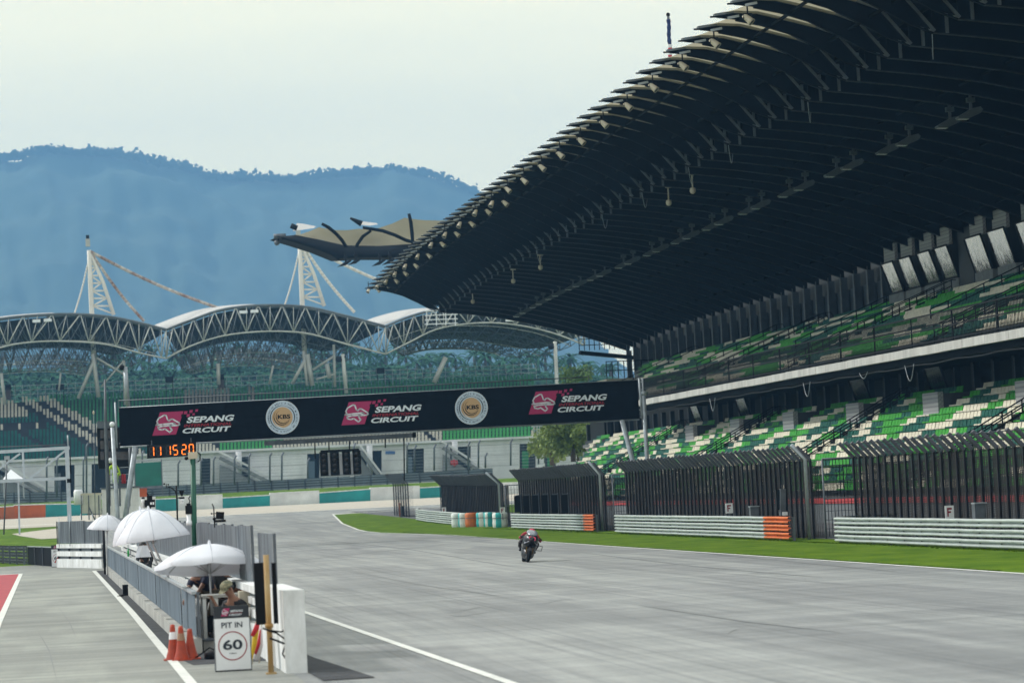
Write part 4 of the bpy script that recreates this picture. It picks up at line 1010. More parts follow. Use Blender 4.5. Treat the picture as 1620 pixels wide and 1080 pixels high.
# signs
def speed_sign(name, label, base, w_, h_, title, struck):
    base = Vector(base); t = thing(name, label, 'sign', base); b = MB(); X1 = Vector((1, 0, 0))
    b.prism([base+Vector((-w_/2, 0, .03)), base+Vector((w_/2, 0, .03)), base+Vector((w_/2, .04, .03)), base+Vector((-w_/2, .04, .03))], (0, 0, h_*.82-.03), WHITE)
    for sx in (-1, 1): b.beam(base+Vector((sx*w_*.47, .08, .7*h_)), base+Vector((sx*w_*.47, .42, 0)), .03, .03, GALVD)
    b.build('panel', t)
    b = MB(); b.prism([base+Vector((-w_/2, -.003, h_*.82)), base+Vector((w_/2, -.003, h_*.82)), base+Vector((w_/2, .045, h_*.82)), base+Vector((-w_/2, .045, h_*.82))], (0, 0, h_*.19), mat('sign_header', (.012, .016, .022), .5))
    o = base+Vector((-w_*.30, -.006, h_*.855)); circuit_logo(b, o, X1, UP, w_*.22, h_*.12, .002, dots=False)
    b.build('header', t)
    b = MB(); b.prism([base+Vector((-w_/2-.008, -.005, 0)), base+Vector((w_/2+.008, -.005, 0)), base+Vector((w_/2+.008, .05, 0)), base+Vector((-w_/2-.008, .05, 0))], (0, 0, .035), BLACK)
    for sx in (-1, 1): b.box(base+Vector((sx*(w_/2+.006), .02, h_*.41)), (.012, .05, h_*.8), GALVD)
    b.build('frame', t)
    b = MB(); ink = mat('sign_ink', (.012, .022, .035), .6); e = Vector((0, -.006, 0))
    put_text(b, title, ink, base+e+Vector((-w_*.30, 0, h_*.675)), X1, UP, w_*.60, h_*.085, .02)
    cc = base+e+Vector((0, 0, h_*.40)); ring(b, cc, X1, UP, w_*.385, w_*.415, mat('sign_ring', (.30, .02, .03), .6))
    put_text(b, '60', ink, cc+Vector((-w_*.28, 0, -h_*.06)), X1, UP, w_*.56, h_*.155, .025)
    if struck: b.add([cc+e+X1*(-w_*.26)+UP*(-w_*.36), cc+e+X1*(-w_*.18)+UP*(-w_*.40), cc+e+X1*(w_*.28)+UP*(w_*.34), cc+e+X1*(w_*.20)+UP*(w_*.38)], [(0, 1, 2, 3)], RED)
    else: put_text(b, 'KM/H', ink, cc+Vector((-w_*.10, 0, -h_*.125)), X1, UP, w_*.20, h_*.022, .01)
    b.build('lettering', t)
speed_sign('speed_sign', 'white pit entry speed board reading 60 near the orange cones', (P(370, 1062, 43.8).x, 43.8, 0), .535, 1.0, 'PIT IN', False)
speed_sign('speed_sign', 'distant white speed board with struck-out 60 at the end of the pit lane', (-.22, 131.6, 0), .50, 1.0, 'PIT OUT', True)

# cones
CON = mat('cone_orange', (.36, .036, .006), .5, 0, .25, 6)
def cone(label, px, py, Y, h_, sleeve, lean=0, dark=False):
    g = P(px, py, Y); base = Vector((g.x, Y, 0)); t = thing('traffic_cone', label, 'cone', base, 'orange traffic cones by the fence end'); q = Matrix.Rotation(lean, 3, 'Y')
    b = MB(); b.lathe([(.135, .02), (.13, .05), (.095, .16), (.062, h_*.62), (.042, h_*.92), (.036, h_), (.022, h_+.005), (0, h_)], base, CON, 16, q); b.build('body', t)
    b = MB(); b.box(base+UP*.018, (.33, .33, .036), CON); b.build('foot', t)
    if sleeve: b = MB(); b.lathe([(.070, h_*.60), (.052, h_*.80)], base, sleeve, 16, q); b.build('sleeve', t)
cone('tall orange cone with a white band, leftmost of the three', 275, 1043, 47.9, .60, WHITE)
cone('tall dull orange cone with a worn grey band in the middle of the three', 288, 1045, 47.6, .58, mat('worn_band', (.30, .17, .10), .6))
cone('wider plain orange cone, rightmost of the three', 302, 1043, 47.8, .52, None)

# rusty post with black boards
RUST = mat('rusty_yellow', (.34, .17, .035), .75, 0, 0, 3.0, .3, 20, col2=(.42, .32, .16), stretch=(2, 2, .6))
p = Vector((P(429, 1062, 42.5).x, 42.5, 0)); t = thing('rusty_post', 'rusty yellow pipe post at the end of the pit wall', 'post', p)
b = MB(); b.tube([p, p+UP*1.78], .042, RUST, 10); b.build('pipe', t); b = MB(); b.box(p+UP*.02, (.15, .15, .04), RUST); b.tube([p+UP*.70, p+UP*.76], .062, RUST, 10); b.build('collar', t)
b = MB(); q = p+UP*.6
b.tube([q+Vector((-.1, -.05, .1)), q+Vector((.1, -.08, .02)), q+Vector((.25, 0, -.1)), q+Vector((.18, 0, -.3)), q+Vector((.3, 0, -.5))], .014, BLACK, 5); b.tube([q+Vector((0, -.05, -.05)), q+Vector((.2, -.06, -.14)), q+Vector((.36, .1, -.12))], .016, BLACK, 5); b.tube([q+Vector((.02, -.05, .06)), q+Vector((.18, -.06, .03)), q+Vector((.22, .1, .05))], .012, BLACK, 5); b.build('cables', t)
for (x0, x1, y0, y1, Y, lab) in ((403.5, 420, 890, 987, 42.9, 'black board strapped left of the rusty post'), (432, 437.5, 890, 985, 42.8, 'narrow black board edge right of the rusty post')):
    c = P((x0+x1)/2, (y0+y1)/2, Y); w_ = (x1-x0)*Y/F; h_ = (y1-y0)*Y/F; t = thing('black_board', lab, 'board', c-UP*h_/2); b = MB(); b.box(c, (w_, .05, h_), BLACK); b.build('panel', t)
    b = MB()
    for sx in (-1, 1): b.box(c+Vector((sx*w_*.49, -.01, 0)), (.014, .07, h_+.01), BLACKM)
    b.build('frame', t)
# rolled flags leaning on the wall
FY = mat('flag_yellow', (.62, .42, .015), .8); FRD = mat('flag_deep_red', (.42, .012, .02), .8); FWH = mat('flag_plain_white', (.62, .58, .58), .8)
t = thing('marshal_flag', 'rolled yellow and red flag leaning behind the pit entry board', 'flag', P(402, 1040, 44.6)); b = MB()
b.tube([P(409, 972, 44.6), P(404, 1010, 44.6), P(401, 1042, 44.6)], [.02, .05, .045], FY, 8); b.tube([P(411, 974, 44.7), P(406, 992, 44.55), P(399, 1005, 44.5)], [.02, .045, .03], FRD, 8); b.build('cloth', t); b = MB(); b.tube([P(411, 965, 44.7), P(398, 1052, 44.7)], .012, CREAM, 6); b.build('stick', t)
t = thing('marshal_flag', 'rolled white and red flag between the yellow flag and the wall block', 'flag', P(410, 1040, 44.4)); b = MB()
b.tube([P(413, 990, 44.4), P(411, 1020, 44.4), P(405, 1043, 44.4)], [.02, .05, .055], FWH, 8); b.tube([P(412, 995, 44.3), P(409, 1018, 44.3), P(404, 1034, 44.3)], [.01, .028, .02], FRD, 8); b.build('cloth', t); b = MB(); b.tube([P(414, 980, 44.4), P(410, 1048, 44.4)], .012, CREAM, 6); b.build('stick', t)

# table, crates, electrics under the near umbrella
def legbox(b, a, c, m=GALV, w_=.05): b.beam(a, c, w_, w_, m, up=(0, 1, 0))
t = thing('timing_desk', 'grey desk with cluttered shelves under the nearest umbrella', 'desk', (2.75, 51, 0)); b = MB()
a = P(320, 944, 50.5); c = P(404, 938, 50.5); b.bx(a.x, c.x, 50.4, 51.2, a.z-.02, a.z+.03, CONC); b.build('desktop', t)
for x in (a.x+.03, a.x+.24, c.x-.05): b = MB(); b.bx(x-.03, x+.03, 50.42, 50.48, 0, a.z-.02, WHITEDIRT); b.bx(x-.03, x+.03, 51.1, 51.16, 0, a.z-.02, WHITEDIRT); b.build('leg', t)
b = MB(); b.bx(a.x+.06, c.x-.06, 50.5, 51.1, .32, .35, BLACKM); b.bx(a.x+.3, a.x+.52, 50.6, 50.9, .35, .55, mat('blue_crate', (.02, .05, .13), .6)); b.bx(a.x+.06, a.x+.2, 50.6, 50.9, .35, .6, BLACK); b.build('shelf', t)
c2 = P(392, 962, 50.2); t = thing('cabinet', 'cream metal cabinet behind the pit entry board', 'cabinet', c2-UP*.3); b = MB(); b.box(c2, (.30, .4, .62), CREAM); b.build('box', t); b = MB(); b.box(c2+Vector((0, -.205, 0)), (.25, .012, .54), CREAM); b.box(c2+Vector((.09, -.215, 0)), (.015, .02, .08), BLACK); b.build('door', t)
c2 = P(330, 1005, 50.0); t = thing('battery_box', 'low grey box on the ground behind the cones', 'box', (c2.x, 50, 0)); b = MB(); b.bx(c2.x-.1, c2.x+.32, 49.8, 50.2, 0, .2, CONC); b.build('body', t); b = MB(); b.bx(c2.x-.11, c2.x+.33, 49.78, 50.22, .2, .23, GALVD); b.build('lid', t)
c2 = P(342, 1030, 47.5); t = thing('tyre_weight', 'dark round weight beside the pit entry board', 'weight', (c2.x, 47.5, 0)); b = MB(); b.lathe([(0, .16), (.14, .16), (.2, .12), (.2, .04), (.16, 0)], (c2.x, 47.5, 0), BLACK, 16); b.build('disc', t); b = MB(); b.tube([(c2.x, 47.5, .15), (c2.x-.1, 47.6, .2), (c2.x-.35, 47.7, .03)], .012, BLACK, 5); b.build('cable', t)

# green camera post, instruments
GRN = mat('post_green', (.006, .085, .05), .5, 0, .2, 3)
Yg = 66.0; b0 = P(308, 890, Yg); t = thing('camera_post', 'green post carrying a cream camera box, in front of the clock', 'post', (b0.x, Yg, 1.1))
b = MB(); b.tube([(b0.x, Yg, .9), P(305, 722, Yg)], .062, GRN, 10); b.build('pole', t)
c = P(305, 720, Yg); b = MB(); b.box(c, (.21, .12, .16), LAMPC); b.build('camera_box', t)
b = MB(); b.ball(c+Vector((-.15, 0, -.06)), .045, BLACK); b.tube([c+Vector((.1, 0, .08)), c+Vector((.17, 0, .02)), c+Vector((.16, 0, -.12)), c+Vector((.08, 0, -.16))], .018, BLACK, 6); b.box(c+Vector((.08, -.02, -.14)), (.05, .05, .08), GALV); b.build('bracket', t)
Yw = 74.0; t = thing('weather_station', 'black weather mast with curved wind arm and rain funnel', 'weather station', P(281, 830, Yw))
b = MB(); b.tube([P(281.5, 845, Yw), P(279, 768, Yw)], .022, BLACK, 8); b.build('mast', t)
b = MB(); b.tube([P(279.5, 784, Yw), P(277, 776, Yw), P(271, 771, Yw), P(265, 770, Yw)], .014, BLACK, 6); c = P(263, 768, Yw); b.box(c, (.02, .02, .12), BLACK); b.ball(c+Vector((-.05, 0, .05)), .025, BLACK); b.ball(c+Vector((.05, 0, .03)), .022, BLACK); b.build('wind_arm', t)
b = MB(); c = P(287.5, 781, Yw); b.lathe([(.01, -.06), (.03, -.03), (.065, .07), (.065, .09), (.05, .09)], c, BLACK, 12); b.box(c-UP*.1, (.13, .1, .05), BLACK); b.lathe([(.0, -.2), (.06, -.2), (.06, -.13), (0, -.13)], c, WHITE, 12); b.lathe([(.0, -.25), (.05, -.25), (.05, -.21), (0, -.21)], c, WHITE, 12); b.beam(P(281, 787, Yw), P(288, 787, Yw), .03, .03, BLACK); b.build('rain_funnel', t)
def headbox(label, px, py, Y, extra=0):
    c = P(px, py, Y); t = thing('timing_sensor', label, 'sensor', c-UP*.3, 'black sensor boxes on the wall'); b = MB(); b.box(c, (.15, .12, .2), BLACK); b.prism([c+Vector((-.05, -.05, .1)), c+Vector((.05, -.05, .1)), c+Vector((.04, .05, .1)), c+Vector((-.04, .05, .1))], (0, 0, .05), BLACK); b.build('housing', t)
    b = MB(); b.tube([c+UP*.12, c+Vector((.04, 0, .2)), c+Vector((.01, 0, .26)), c+Vector((.05, 0, .32))], .014, BLACK, 5); b.build('aerial', t)
    b = MB(); b.lathe([(0, -.36), (.07, -.36), (.07, -.26), (.05, -.25), (.06, -.12), (0, -.1)], c, WHITE, 12); b.build('stand', t); return t
headbox('black sensor box with bent aerial left of the green post', 298.5, 806, 66)
c = P(237, 796, 76); t = thing('trackside_camera', 'wide black camera head above the large domed umbrella', 'camera', c-UP*.2); b = MB(); b.box(c, (.27, .2, .2), BLACK); b.box(c+Vector((0, 0, .15)), (.14, .14, .12), BLACK); b.tube([c+Vector((-.03, 0, .2)), c+Vector((-.06, 0, .28))], .02, BLACK, 6); b.build('housing', t)
b = MB(); b.box(c+Vector((.03, -.105, 0)), (.05, .02, .06), WHITE); b.box(c+Vector((.09, -.105, 0)), (.04, .02, .07), WHITE); b.build('lens', t); b = MB(); b.tube([c-UP*.1, c-UP*.7], .03, BLACK, 8); b.build('stem', t)
c = P(226.5, 793, 76); t = thing('sensor_dome', 'small white and black sensor left of the wide camera head', 'sensor', c-UP*.2); b = MB(); b.lathe([(0, .08), (.05, .06), (.055, -.02), (.03, -.06), (.05, -.14), (0, -.16)], c, WHITE, 12); b.build('body', t); b = MB(); b.lathe([(.0, .12), (.04, .11), (.05, .07)], c, BLACK, 12); b.build('cap', t); b = MB(); b.tube([c-UP*.15, c-UP*.6], .02, WHITE, 6); b.build('stem', t)
Yv = 58.0; c = P(348, 815, Yv); t = thing('trackside_camera', 'black camera head with a cup anemometer on the screen top', 'camera', c-UP*.2); b = MB(); b.box(c, (.16, .14, .15), BLACK, mtx=Matrix.Rotation(R_(6), 3, 'Y')); b.box(c+Vector((.0, 0, -.11)), (.22, .14, .05), BLACK); b.build('housing', t)
b = MB(); q = P(339, 822, Yv); b.tube([q-UP*.15, q+UP*.25, q+Vector((-.03, 0, .33))], .012, BLACK, 6); b.ball(q+UP*.02, .035, BLACK); b.beam(q+Vector((-.05, 0, .13)), q+Vector((.05, 0, .13)), .015, .015, BLACK)
for s in (-1, 1): b.ball(q+Vector((.05*s, 0, .13)), .018, BLACK)
b.build('anemometer', t)
# cloth and bottles on the wall under the far umbrellas
c = P(226, 866, 79); t = thing('white_cloth', 'white cloth hanging under the large domed umbrella', 'cloth', c-UP*.2); b = MB(); rows = [[c+Vector(((u-.5)*.26*(1+.7*v), .03*math.sin(9*u+3*v), -.32*v+.06)) for u in [k/8 for k in range(9)]] for v in [k/6 for k in range(7)]]; b.grid(rows, UMB); b.build('cloth', t); b = MB(); b.beam(c+Vector((-.16, 0, .06)), c+Vector((.16, 0, .06)), .012, .012, UMBR); b.build('hook', t)
c = P(203, 876, 83); t = thing('bottle', 'small bright green bottle under the domed umbrellas', 'bottle', c); b = MB(); b.lathe([(0, .16), (.012, .16), (.014, .12), (.03, .09), (.03, -.07), (0, -.07)], c, mat('bottle_green', (.02, .35, .08), .3), 10); b.build('bottle', t)

# ================================================================ LEFT SIDE BEYOND THE PIT LANE
LY = 133.0; t = thing('portal_frame', 'large white steel truss frame over the pit entry at the left edge', 'frame', (P(108, 830, LY).x, LY, 0)); WSt = mat('white_steel', (.46, .52, .56), .45, .2, .15, 2)
def pb(n_, p0, p1, w_, Y=LY): b = MB(); b.beam(P(*p0, Y), P(*p1, Y), w_, w_, WSt, up=(0, 1, 0)); b.build(n_, t)
pb('post', (105.5, 706), (111, 845), .19); pb('beam', (-60, 718), (110, 708), .15); pb('beam', (-60, 764), (108, 756), .14)
pb('brace', (36, 713), (38, 759), .10); pb('brace', (32, 717), (-5, 744), .09); pb('brace', (104, 712), (44, 759), .09); pb('brace', (-40, 715), (-5, 744), .09)
b = MB(); b.tube([P(-60, 709, LY), P(104, 703, LY)], .03, GALVD, 6); b.tube([P(107, 688, LY), P(108, 708, LY)], .035, GALV, 6); b.build('top_pipe', t)
b = MB(); b.beam(P(29, 762, LY), P(31, 845, LY), .08, .08, WSt, up=(0, 1, 0)); b.build('post', t)
b = MB(); b.box(P(109, 735, LY)+Vector((.07, -.1, 0)), (.05, .06, .8), BLACK); b.box(P(109.5, 760, LY)+Vector((0, -.1, 0)), (.2, .06, .18), BLACK); b.build('cable_duct', t)
b = MB(); b.box(P(11, 724, LY+4), (.25, .2, .18), GALV); b.tube([P(11, 727, LY+4), P(6, 845, LY+4)], .035, GALVD, 6); t2 = thing('pole_camera', 'small pale camera on a thin pole behind the truss frame', 'camera', (P(6, 845, LY+4).x, LY+4, 0)); b.build('camera', t2)
c = P(148, 652, 150); t = thing('post_lamp', 'slim lamp with a small cream finial in front of the far seats', 'lamp', P(150, 800, 150)); b = MB(); b.lathe([(0, .12), (.04, .04), (.055, -.03), (.03, -.1), (0, -.12)], c, CREAM, 10); b.build('lamp_head', t); b = MB(); b.tube([c-UP*.1, P(151, 840, 150)], .02, GALVD, 6); b.build('pole', t)
for px, lab in ((68, 'left of the speed board'), (81, 'just above the far speed board')):
    pass
# low rail and black fence left of the far speed board
armco('short dark guardrail beyond the pit lane at the left edge', [(-6.5, 158), (-4.0, 154), (-1.75, 141.8)], 0, m=GALVD)
t = screen('short black ribbed fence between the dark guardrail and the far speed board', (-1.62, 141.0, 0), (-.45, 133.2, 0), .02, .88, BLACKM, .2, .02, 2.6, None, 0, True)
for i, (px, y0, y1) in enumerate(((93.8, 818, 862), (110.5, 812, 860), (128.3, 812, 860), (146.5, 812, 860))):
    a = P(px, y1, 128); t = thing('thin_rod', f'thin pale rod standing at the cross wall, {ORD[i]} from the left', 'rod', a, 'thin rods along the cross wall'); b = MB(); b.tube([a-UP*.1, P(px-.5, y0, 128)], .018, GALV, 5); b.build('rod', t)
# white container cabin and orange box behind the gantry legs
YC = 176.; t = thing('cabin', 'pale ribbed container cabin behind the left gantry legs', 'cabin', P(190, 812, YC)); b = MB(); CABW = mat('cabin_white', (.76, .77, .72), .6, 0, .1, 1.5)
a = P(163, 812, YC); c = P(221, 809, YC); hC = (812-774)*YC/F; b.bx(a.x, c.x, YC, YC+2.4, a.z-.6, a.z+hC, CABW); n = 14
for k in range(n+1): x = a.x+(c.x-a.x)*k/n; b.bx(x-.04, x+.04, YC-.05, YC-.002, a.z-.6, a.z+hC-.02, CABW)
b.build('walls', t); b = MB(); b.bx(a.x-.06, c.x+.06, YC-.1, YC+2.5, a.z+hC+.003, a.z+hC+.09, GALVD); b.build('roof', t)
t = thing('tank_rack', 'cream tank and pipe rack left of the container cabin', 'tank', P(140, 815, YC)); b = MB()
c = P(124, 785, YC); b.lathe([(0, .42), (.22, .42), (.28, .3), (.28, -.5), (0, -.5)], c, WHITE, 14); b.build('tank', t)
b = MB(); pq(b, 128, 780, 161, 812, YC, 1.0, mat('rack_cream', (.62, .63, .52), .6, 0, .2, 1)); b.build('box', t)
for px in (128, 140, 156): b = MB(); b.beam(P(px, 783, YC-.2), P(px+1, 822, YC-.2), .07, .07, GALVD, up=(0, 1, 0)); b.build('post', t)
b = MB(); b.beam(P(126, 782, YC-.2), P(162, 780, YC-.2), .08, .08, CREAM); b.tube([P(140, 800, YC-.2), P(147, 815, YC-.2), P(150, 822, YC-.2)], .04, GALVD, 6); b.build('pipe', t)
b = MB(); c = P(226, 779.5, 180); t = thing('orange_box', 'orange box on a stand right of the container cabin', 'box', c-UP*.3); b.box(c, (.50, .4, .48), mat('faded_orange', (.50, .10, .03), .6, 0, .15, 2)); b.build('box', t); b = MB(); b.box(c+UP*.27, (.54, .44, .05), mat('faded_orange2', (.42, .08, .03), .6)); b.build('lid', t); b = MB(); b.beam(c-UP*.24, c-UP*1.5, .06, .06, GALVD, up=(0, 1, 0)); b.build('leg', t)

# ================================================================ FAR HAIRPIN GRANDSTAND (behind the banner)
BG = 400.0
# tyre wall of white blocks with teal banners, along an arc of pixels (x, bottom y, top y)
def arcwall(name, label, cat, segs, Y, thick, group=None, slope=0):
    for i, (x0, yb0, yt0, x1, yb1, yt1, m, lab) in enumerate(segs):
        a = P(x0, yb0, Y); c = P(x1, yb1, Y); e_ = 2.0 if m is TW else .3; at = P(x0, yt0-e_, Y); ct = P(x1, yt1-e_, Y)
        t = thing(name, lab, cat, a, group); b = MB()
        b.prism([a-UP*.4, c-UP*.4, ct, at], (0, thick, 0), m); b.build('face', t)
        b = MB(); b.beam(at+Vector((0, thick/2, .05)), ct+Vector((0, thick/2, .05)), thick+.1, .12, WHITEDIRT); b.build('cap', t)
TW = mat('tyrewall_white', (.60, .61, .58), .75, 0, .22, .35, .3, 2); TT = mat('tyrewall_teal', (.004, .22, .21), .6, 0, .25, .3, .3, 2)
BY = 372.0
arcwall('tyre_wall', '', 'tyre wall', [
 (-60, 817, 806, 22, 815.5, 801, ORANGE if False else mat('tw_orange', (.36, .09, .02), .7, 0, .2, .4), 'orange stretch of tyre wall at the left edge beyond the infield'),
 (22, 818, 799.5, 72, 816, 798, mat('tw_orange2', (.40, .085, .015), .7, 0, .2, .4), 'rust orange tyre wall block between teal stretches at left'),
 (72, 818, 798, 138, 815, 797, TT, 'teal tyre wall stretch left of the container cabin'),
 (222, 808, 790, 246, 807, 788.5, TW, 'short pale tyre wall piece behind the orange box'),
 (246, 808, 790, 282, 806, 788.5, TT, 'short teal banner on the tyre wall behind the weather mast'),
 (282, 806.5, 787.5, 352, 802.5, 784.5, TW, 'pale tyre wall stretch between the weather mast and the middle teal banner'),
 (352, 802, 788, 427, 798, 783.5, TT, 'teal banner on the tyre wall straight below the left round emblem'),
 (427, 798.5, 782.5, 505, 795.5, 778.5, TW, 'pale tyre wall stretch between the two long teal banners'),
 (505, 795, 780, 586, 789.5, 774, TT, 'long teal banner on the tyre wall below the start light boxes'),
 (586, 791, 774, 664, 787, 771, TW, 'pale tyre wall stretch right of the long teal banner'),
 (664, 787, 772, 700, 786, 770, TT, 'teal banner seen behind the thin fence end'),
 (700, 786, 770, 900, 778, 762, TW, 'pale tyre wall running behind the dark fences')], BY, 1.2, None)
# dark guardrail behind it
for (x0, y0, x1, y1, lab) in ((-40, 797, 110, 794, 'dark far guardrail at the left behind the portal frame'), (228, 787, 470, 774, 'dark far guardrail behind the middle of the tyre wall'), (470, 774, 780, 757, 'dark far guardrail below the start light boxes')):
    a = P(x0, y0, 405); c = P(x1, y1, 405); t = thing('guardrail', lab, 'guardrail', a, 'far dark guardrails')
    for k in range(4): b = MB(); b.beam(a+UP*(.25+.36*k), c+UP*(.25+.36*k), .2, .24, mat('far_rail', (.13, .16, .18), .5, .1, .2, .3)); b.beam(a+UP*(.40+.36*k), c+UP*(.40+.36*k), .1, .06, BLACKM); b.build('beam', t)
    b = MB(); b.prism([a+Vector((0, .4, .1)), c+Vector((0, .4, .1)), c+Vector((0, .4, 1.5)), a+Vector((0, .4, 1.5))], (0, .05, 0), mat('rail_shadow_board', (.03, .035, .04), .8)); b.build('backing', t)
    n = int((x1-x0)/25)
    for k in range(n): b = MB(); p = a.lerp(c, (k+.5)/n); b.beam(p-UP*.3, p+UP*1.5, .2, .2, GALVD, up=(0, 1, 0)); b.build('post', t)
# grass bank under it
bankm = GRASS; b = MB(); rows = []
for (Y, zoff) in ((374, -1.0), (378, -.45), (390, .05), (404.5, .18), (408, -1.5)):
    rows.append([P(x, 806-.0505*(x-95)*1.0 - 12 if False else (800-.052*(x-0)), Y)+UP*zoff for x in range(-80, 1000, 40)])
b.grid(rows, bankm); b.build('grass_bank', kind='structure')

fs = thing('hairpin_grandstand', 'far pale grandstand with arched white truss roofs and masts behind the banner', 'grandstand', P(400, 770, 430))
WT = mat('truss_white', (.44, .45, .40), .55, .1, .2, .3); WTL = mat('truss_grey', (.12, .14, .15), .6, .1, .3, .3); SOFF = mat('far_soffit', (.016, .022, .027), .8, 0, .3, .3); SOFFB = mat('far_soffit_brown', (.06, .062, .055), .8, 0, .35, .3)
FAB = mat('white_membrane', (.46, .46, .44), .7, 0, .06, .2)
WALLW = mat('far_wall', (.60, .61, .61), .8, 0, .18, .25, stretch=(1, 1, .5))
def blockw(nt_, bs):
    pass
# lower building: wall with openings
WY = 428.0; kW = WY/F
def ybot(x): return 776-.050*(x-340)
def ytop(x): return 716-.046*(x-340)
def wq(b, x0, x1, f0, f1, Y, d, m):   # f: 0 at foot, 1 at top of wall
    def q(x, f): return P(x, ybot(x)+(ytop(x)-ybot(x))*f, Y)
    b.prism([q(x0, f0), q(x1, f0), q(x1, f1), q(x0, f1)], (0, d, 0), m)
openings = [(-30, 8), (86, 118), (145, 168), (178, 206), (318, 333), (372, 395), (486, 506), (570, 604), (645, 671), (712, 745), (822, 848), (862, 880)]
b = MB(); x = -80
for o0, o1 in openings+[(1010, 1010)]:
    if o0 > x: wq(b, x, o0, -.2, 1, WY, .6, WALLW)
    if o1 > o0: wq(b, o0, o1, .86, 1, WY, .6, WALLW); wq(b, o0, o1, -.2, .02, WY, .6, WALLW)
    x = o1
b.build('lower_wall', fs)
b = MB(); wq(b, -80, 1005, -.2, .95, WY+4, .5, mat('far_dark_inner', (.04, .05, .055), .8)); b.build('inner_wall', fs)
for o0, o1, m in ((86, 96, GALVD), (179, 190, mat('blue_door', (.06, .10, .14), .5)), (488, 498, mat('blue_door', (.06, .1, .14), .5)), (645, 652, mat('blue_door', (.06, .1, .14), .5)), (826, 836, SEATFARD), (866, 876, SEATFARD)):
    b = MB(); wq(b, o0, o1, .06, .66, WY+.2, .1, m); b.build('door', fs)
GNET = mat('green_net', (.004, .12, .08), .7, 0, .25, .4)
b = MB(); a = P(214, 771, 330); c = P(257, 768, 330); b.prism([a, c, c+UP*(38*330/F), a+UP*(38*330/F)], (0, .1, 0), GNET)
t = thing('green_netting', 'square green netting screen behind the left gantry leg', 'screen', a); b.build('net', t); b = MB()
for p in (a, c): b.beam(p-UP*1.0, p+UP*3.1, .12, .12, GALVD, up=(0, 1, 0))
b.beam(a+UP*3.05, c+UP*3.05, .14, .14, GALV); b.beam(a-UP*.1, c-UP*.1, .3, .3, GALVD); b.build('frame', t)
# block joints on the pale walls
for f in (.30, .58, .86):
    x = -80; b = MB()
    for o0, o1 in openings+[(1010, 1010)]:
        if o0 > x+6: wq(b, x+1, o0-1, f, f+.010, WY-.03, .03, mat('joint_grey', (.27, .28, .28), .9))
        x = o1
    b.build('wall_joint', fs)
# stair flights (shadow below painted as dark triangles, pale stringers)
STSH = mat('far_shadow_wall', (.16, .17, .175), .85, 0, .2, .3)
for (x0, x1) in ((347, 436), (570, 604), (700, 768), (0, 80)):
    for dx, nm in ((0, 'stair_flight'),):
        b = MB(); def_ = None
        yb = ybot(x1); p0 = P(x0, ytop(x0)+8, WY-2.0); p1 = P(x1, ybot(x1)-4, WY-2.0); q0 = P(x0, ybot(x0), WY-2.0)
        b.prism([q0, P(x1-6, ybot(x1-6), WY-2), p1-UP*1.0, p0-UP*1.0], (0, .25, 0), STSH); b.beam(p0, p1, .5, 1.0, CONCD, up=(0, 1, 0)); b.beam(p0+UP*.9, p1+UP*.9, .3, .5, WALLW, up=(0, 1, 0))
        b.build(nm, fs)
for px in (378, 585, 720): b = MB(); b.tube([P(px, ybot(px), WY-1.2), P(px-.5, ytop(px), WY-1.2)], .45, WALLW, 10); b.build('round_column', fs)
b = MB(); c = P(718.5, 732, WY-2.3); b.ball(c, (.30, .2, .55), RED, 10, 6); b.ball(c+Vector((-.4, 0, .05)), (.22, .2, .38), RED, 8, 6); b.ball(c+Vector((.4, 0, .05)), (.22, .2, .38), RED, 8, 6); b.build('red_emblem', fs)
b = MB(); pq(b, 610, 713, 625, 718, WY-.1, .08, mat('blue_sign', (.06, .14, .32), .6)); b.build('blue_sign', fs)
b = MB(); wq(b, -80, 1000, 1.0, 1.06, WY-.6, 1.2, WALLW); b.build('ledge', fs)

# tiers: rows of seats, dark forest green above, cream and bright green below
NRW = 19
def tier_pt(x, i):
    f = i/(NRW-1); Y = WY+1.0+34*f; y = (ytop(x)-1) + ((630-.043*(x-100)) - (ytop(x)-1))*f
    return P(x, y, Y)
b = MB(); rows = []
for i in range(NRW):
    rows.append([tier_pt(x, i)-UP*.35 for x in range(-80, 860, 20)]); rows.append([tier_pt(x, i)+Vector((0, 1.7, -.35)) for x in range(-80, 860, 20)])
b.grid(rows, mat('far_terrace', (.02, .025, .03), .85, 0, .2, .3), False); b.build('terrace', fs)
fr = random.Random(11)
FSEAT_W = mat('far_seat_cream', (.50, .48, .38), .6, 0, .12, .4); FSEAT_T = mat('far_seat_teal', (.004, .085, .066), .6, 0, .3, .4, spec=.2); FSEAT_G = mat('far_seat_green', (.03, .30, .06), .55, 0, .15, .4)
def fcol(x, i):
    # diagonal cream and black aisles at left, bright green patches low down
    if x < 260:
        d = x - (190 - i*8.5)        # aisle lines rise to the left
        for off, wid, c in ((-26, 20, 'B'), (-6, 13, 'W'), (7, 19, 'B'), (26, 15, 'W')):
            if off <= d < off+wid: return c
        if 3 <= i <= 9 and 0 < x-(95-i*8.5) < 16: return 'B'
        if 9 <= i <= 11 and x < 75: return 'B' if i != 10 else ('W' if int(x/9) % 3 == 0 else 'B')
        if i > 12 and x < 45: return 'W'
        if i < 6 and 100 < x < 112: return 'B'
        if i > 8 and d > 30: return 'D'
        if 9 < i < 12 and x < 40: return 'B'
        return 'T'
    if i >= 13:
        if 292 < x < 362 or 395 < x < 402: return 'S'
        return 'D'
    if i < 7:
        if 348 < x < 432 or 700 < x < 842 and i < 5: return 'G'
        if 432 <= x < 450 and i > 1: return 'G'
        if 330 < x < 348 and abs((x-330)-(6-i)*4) < 8: return 'B'
        if abs(x-(690-i*6)) < 5 or abs(x-(300-i*5)) < 6: return 'B'
        return 'W'
    return 'D'
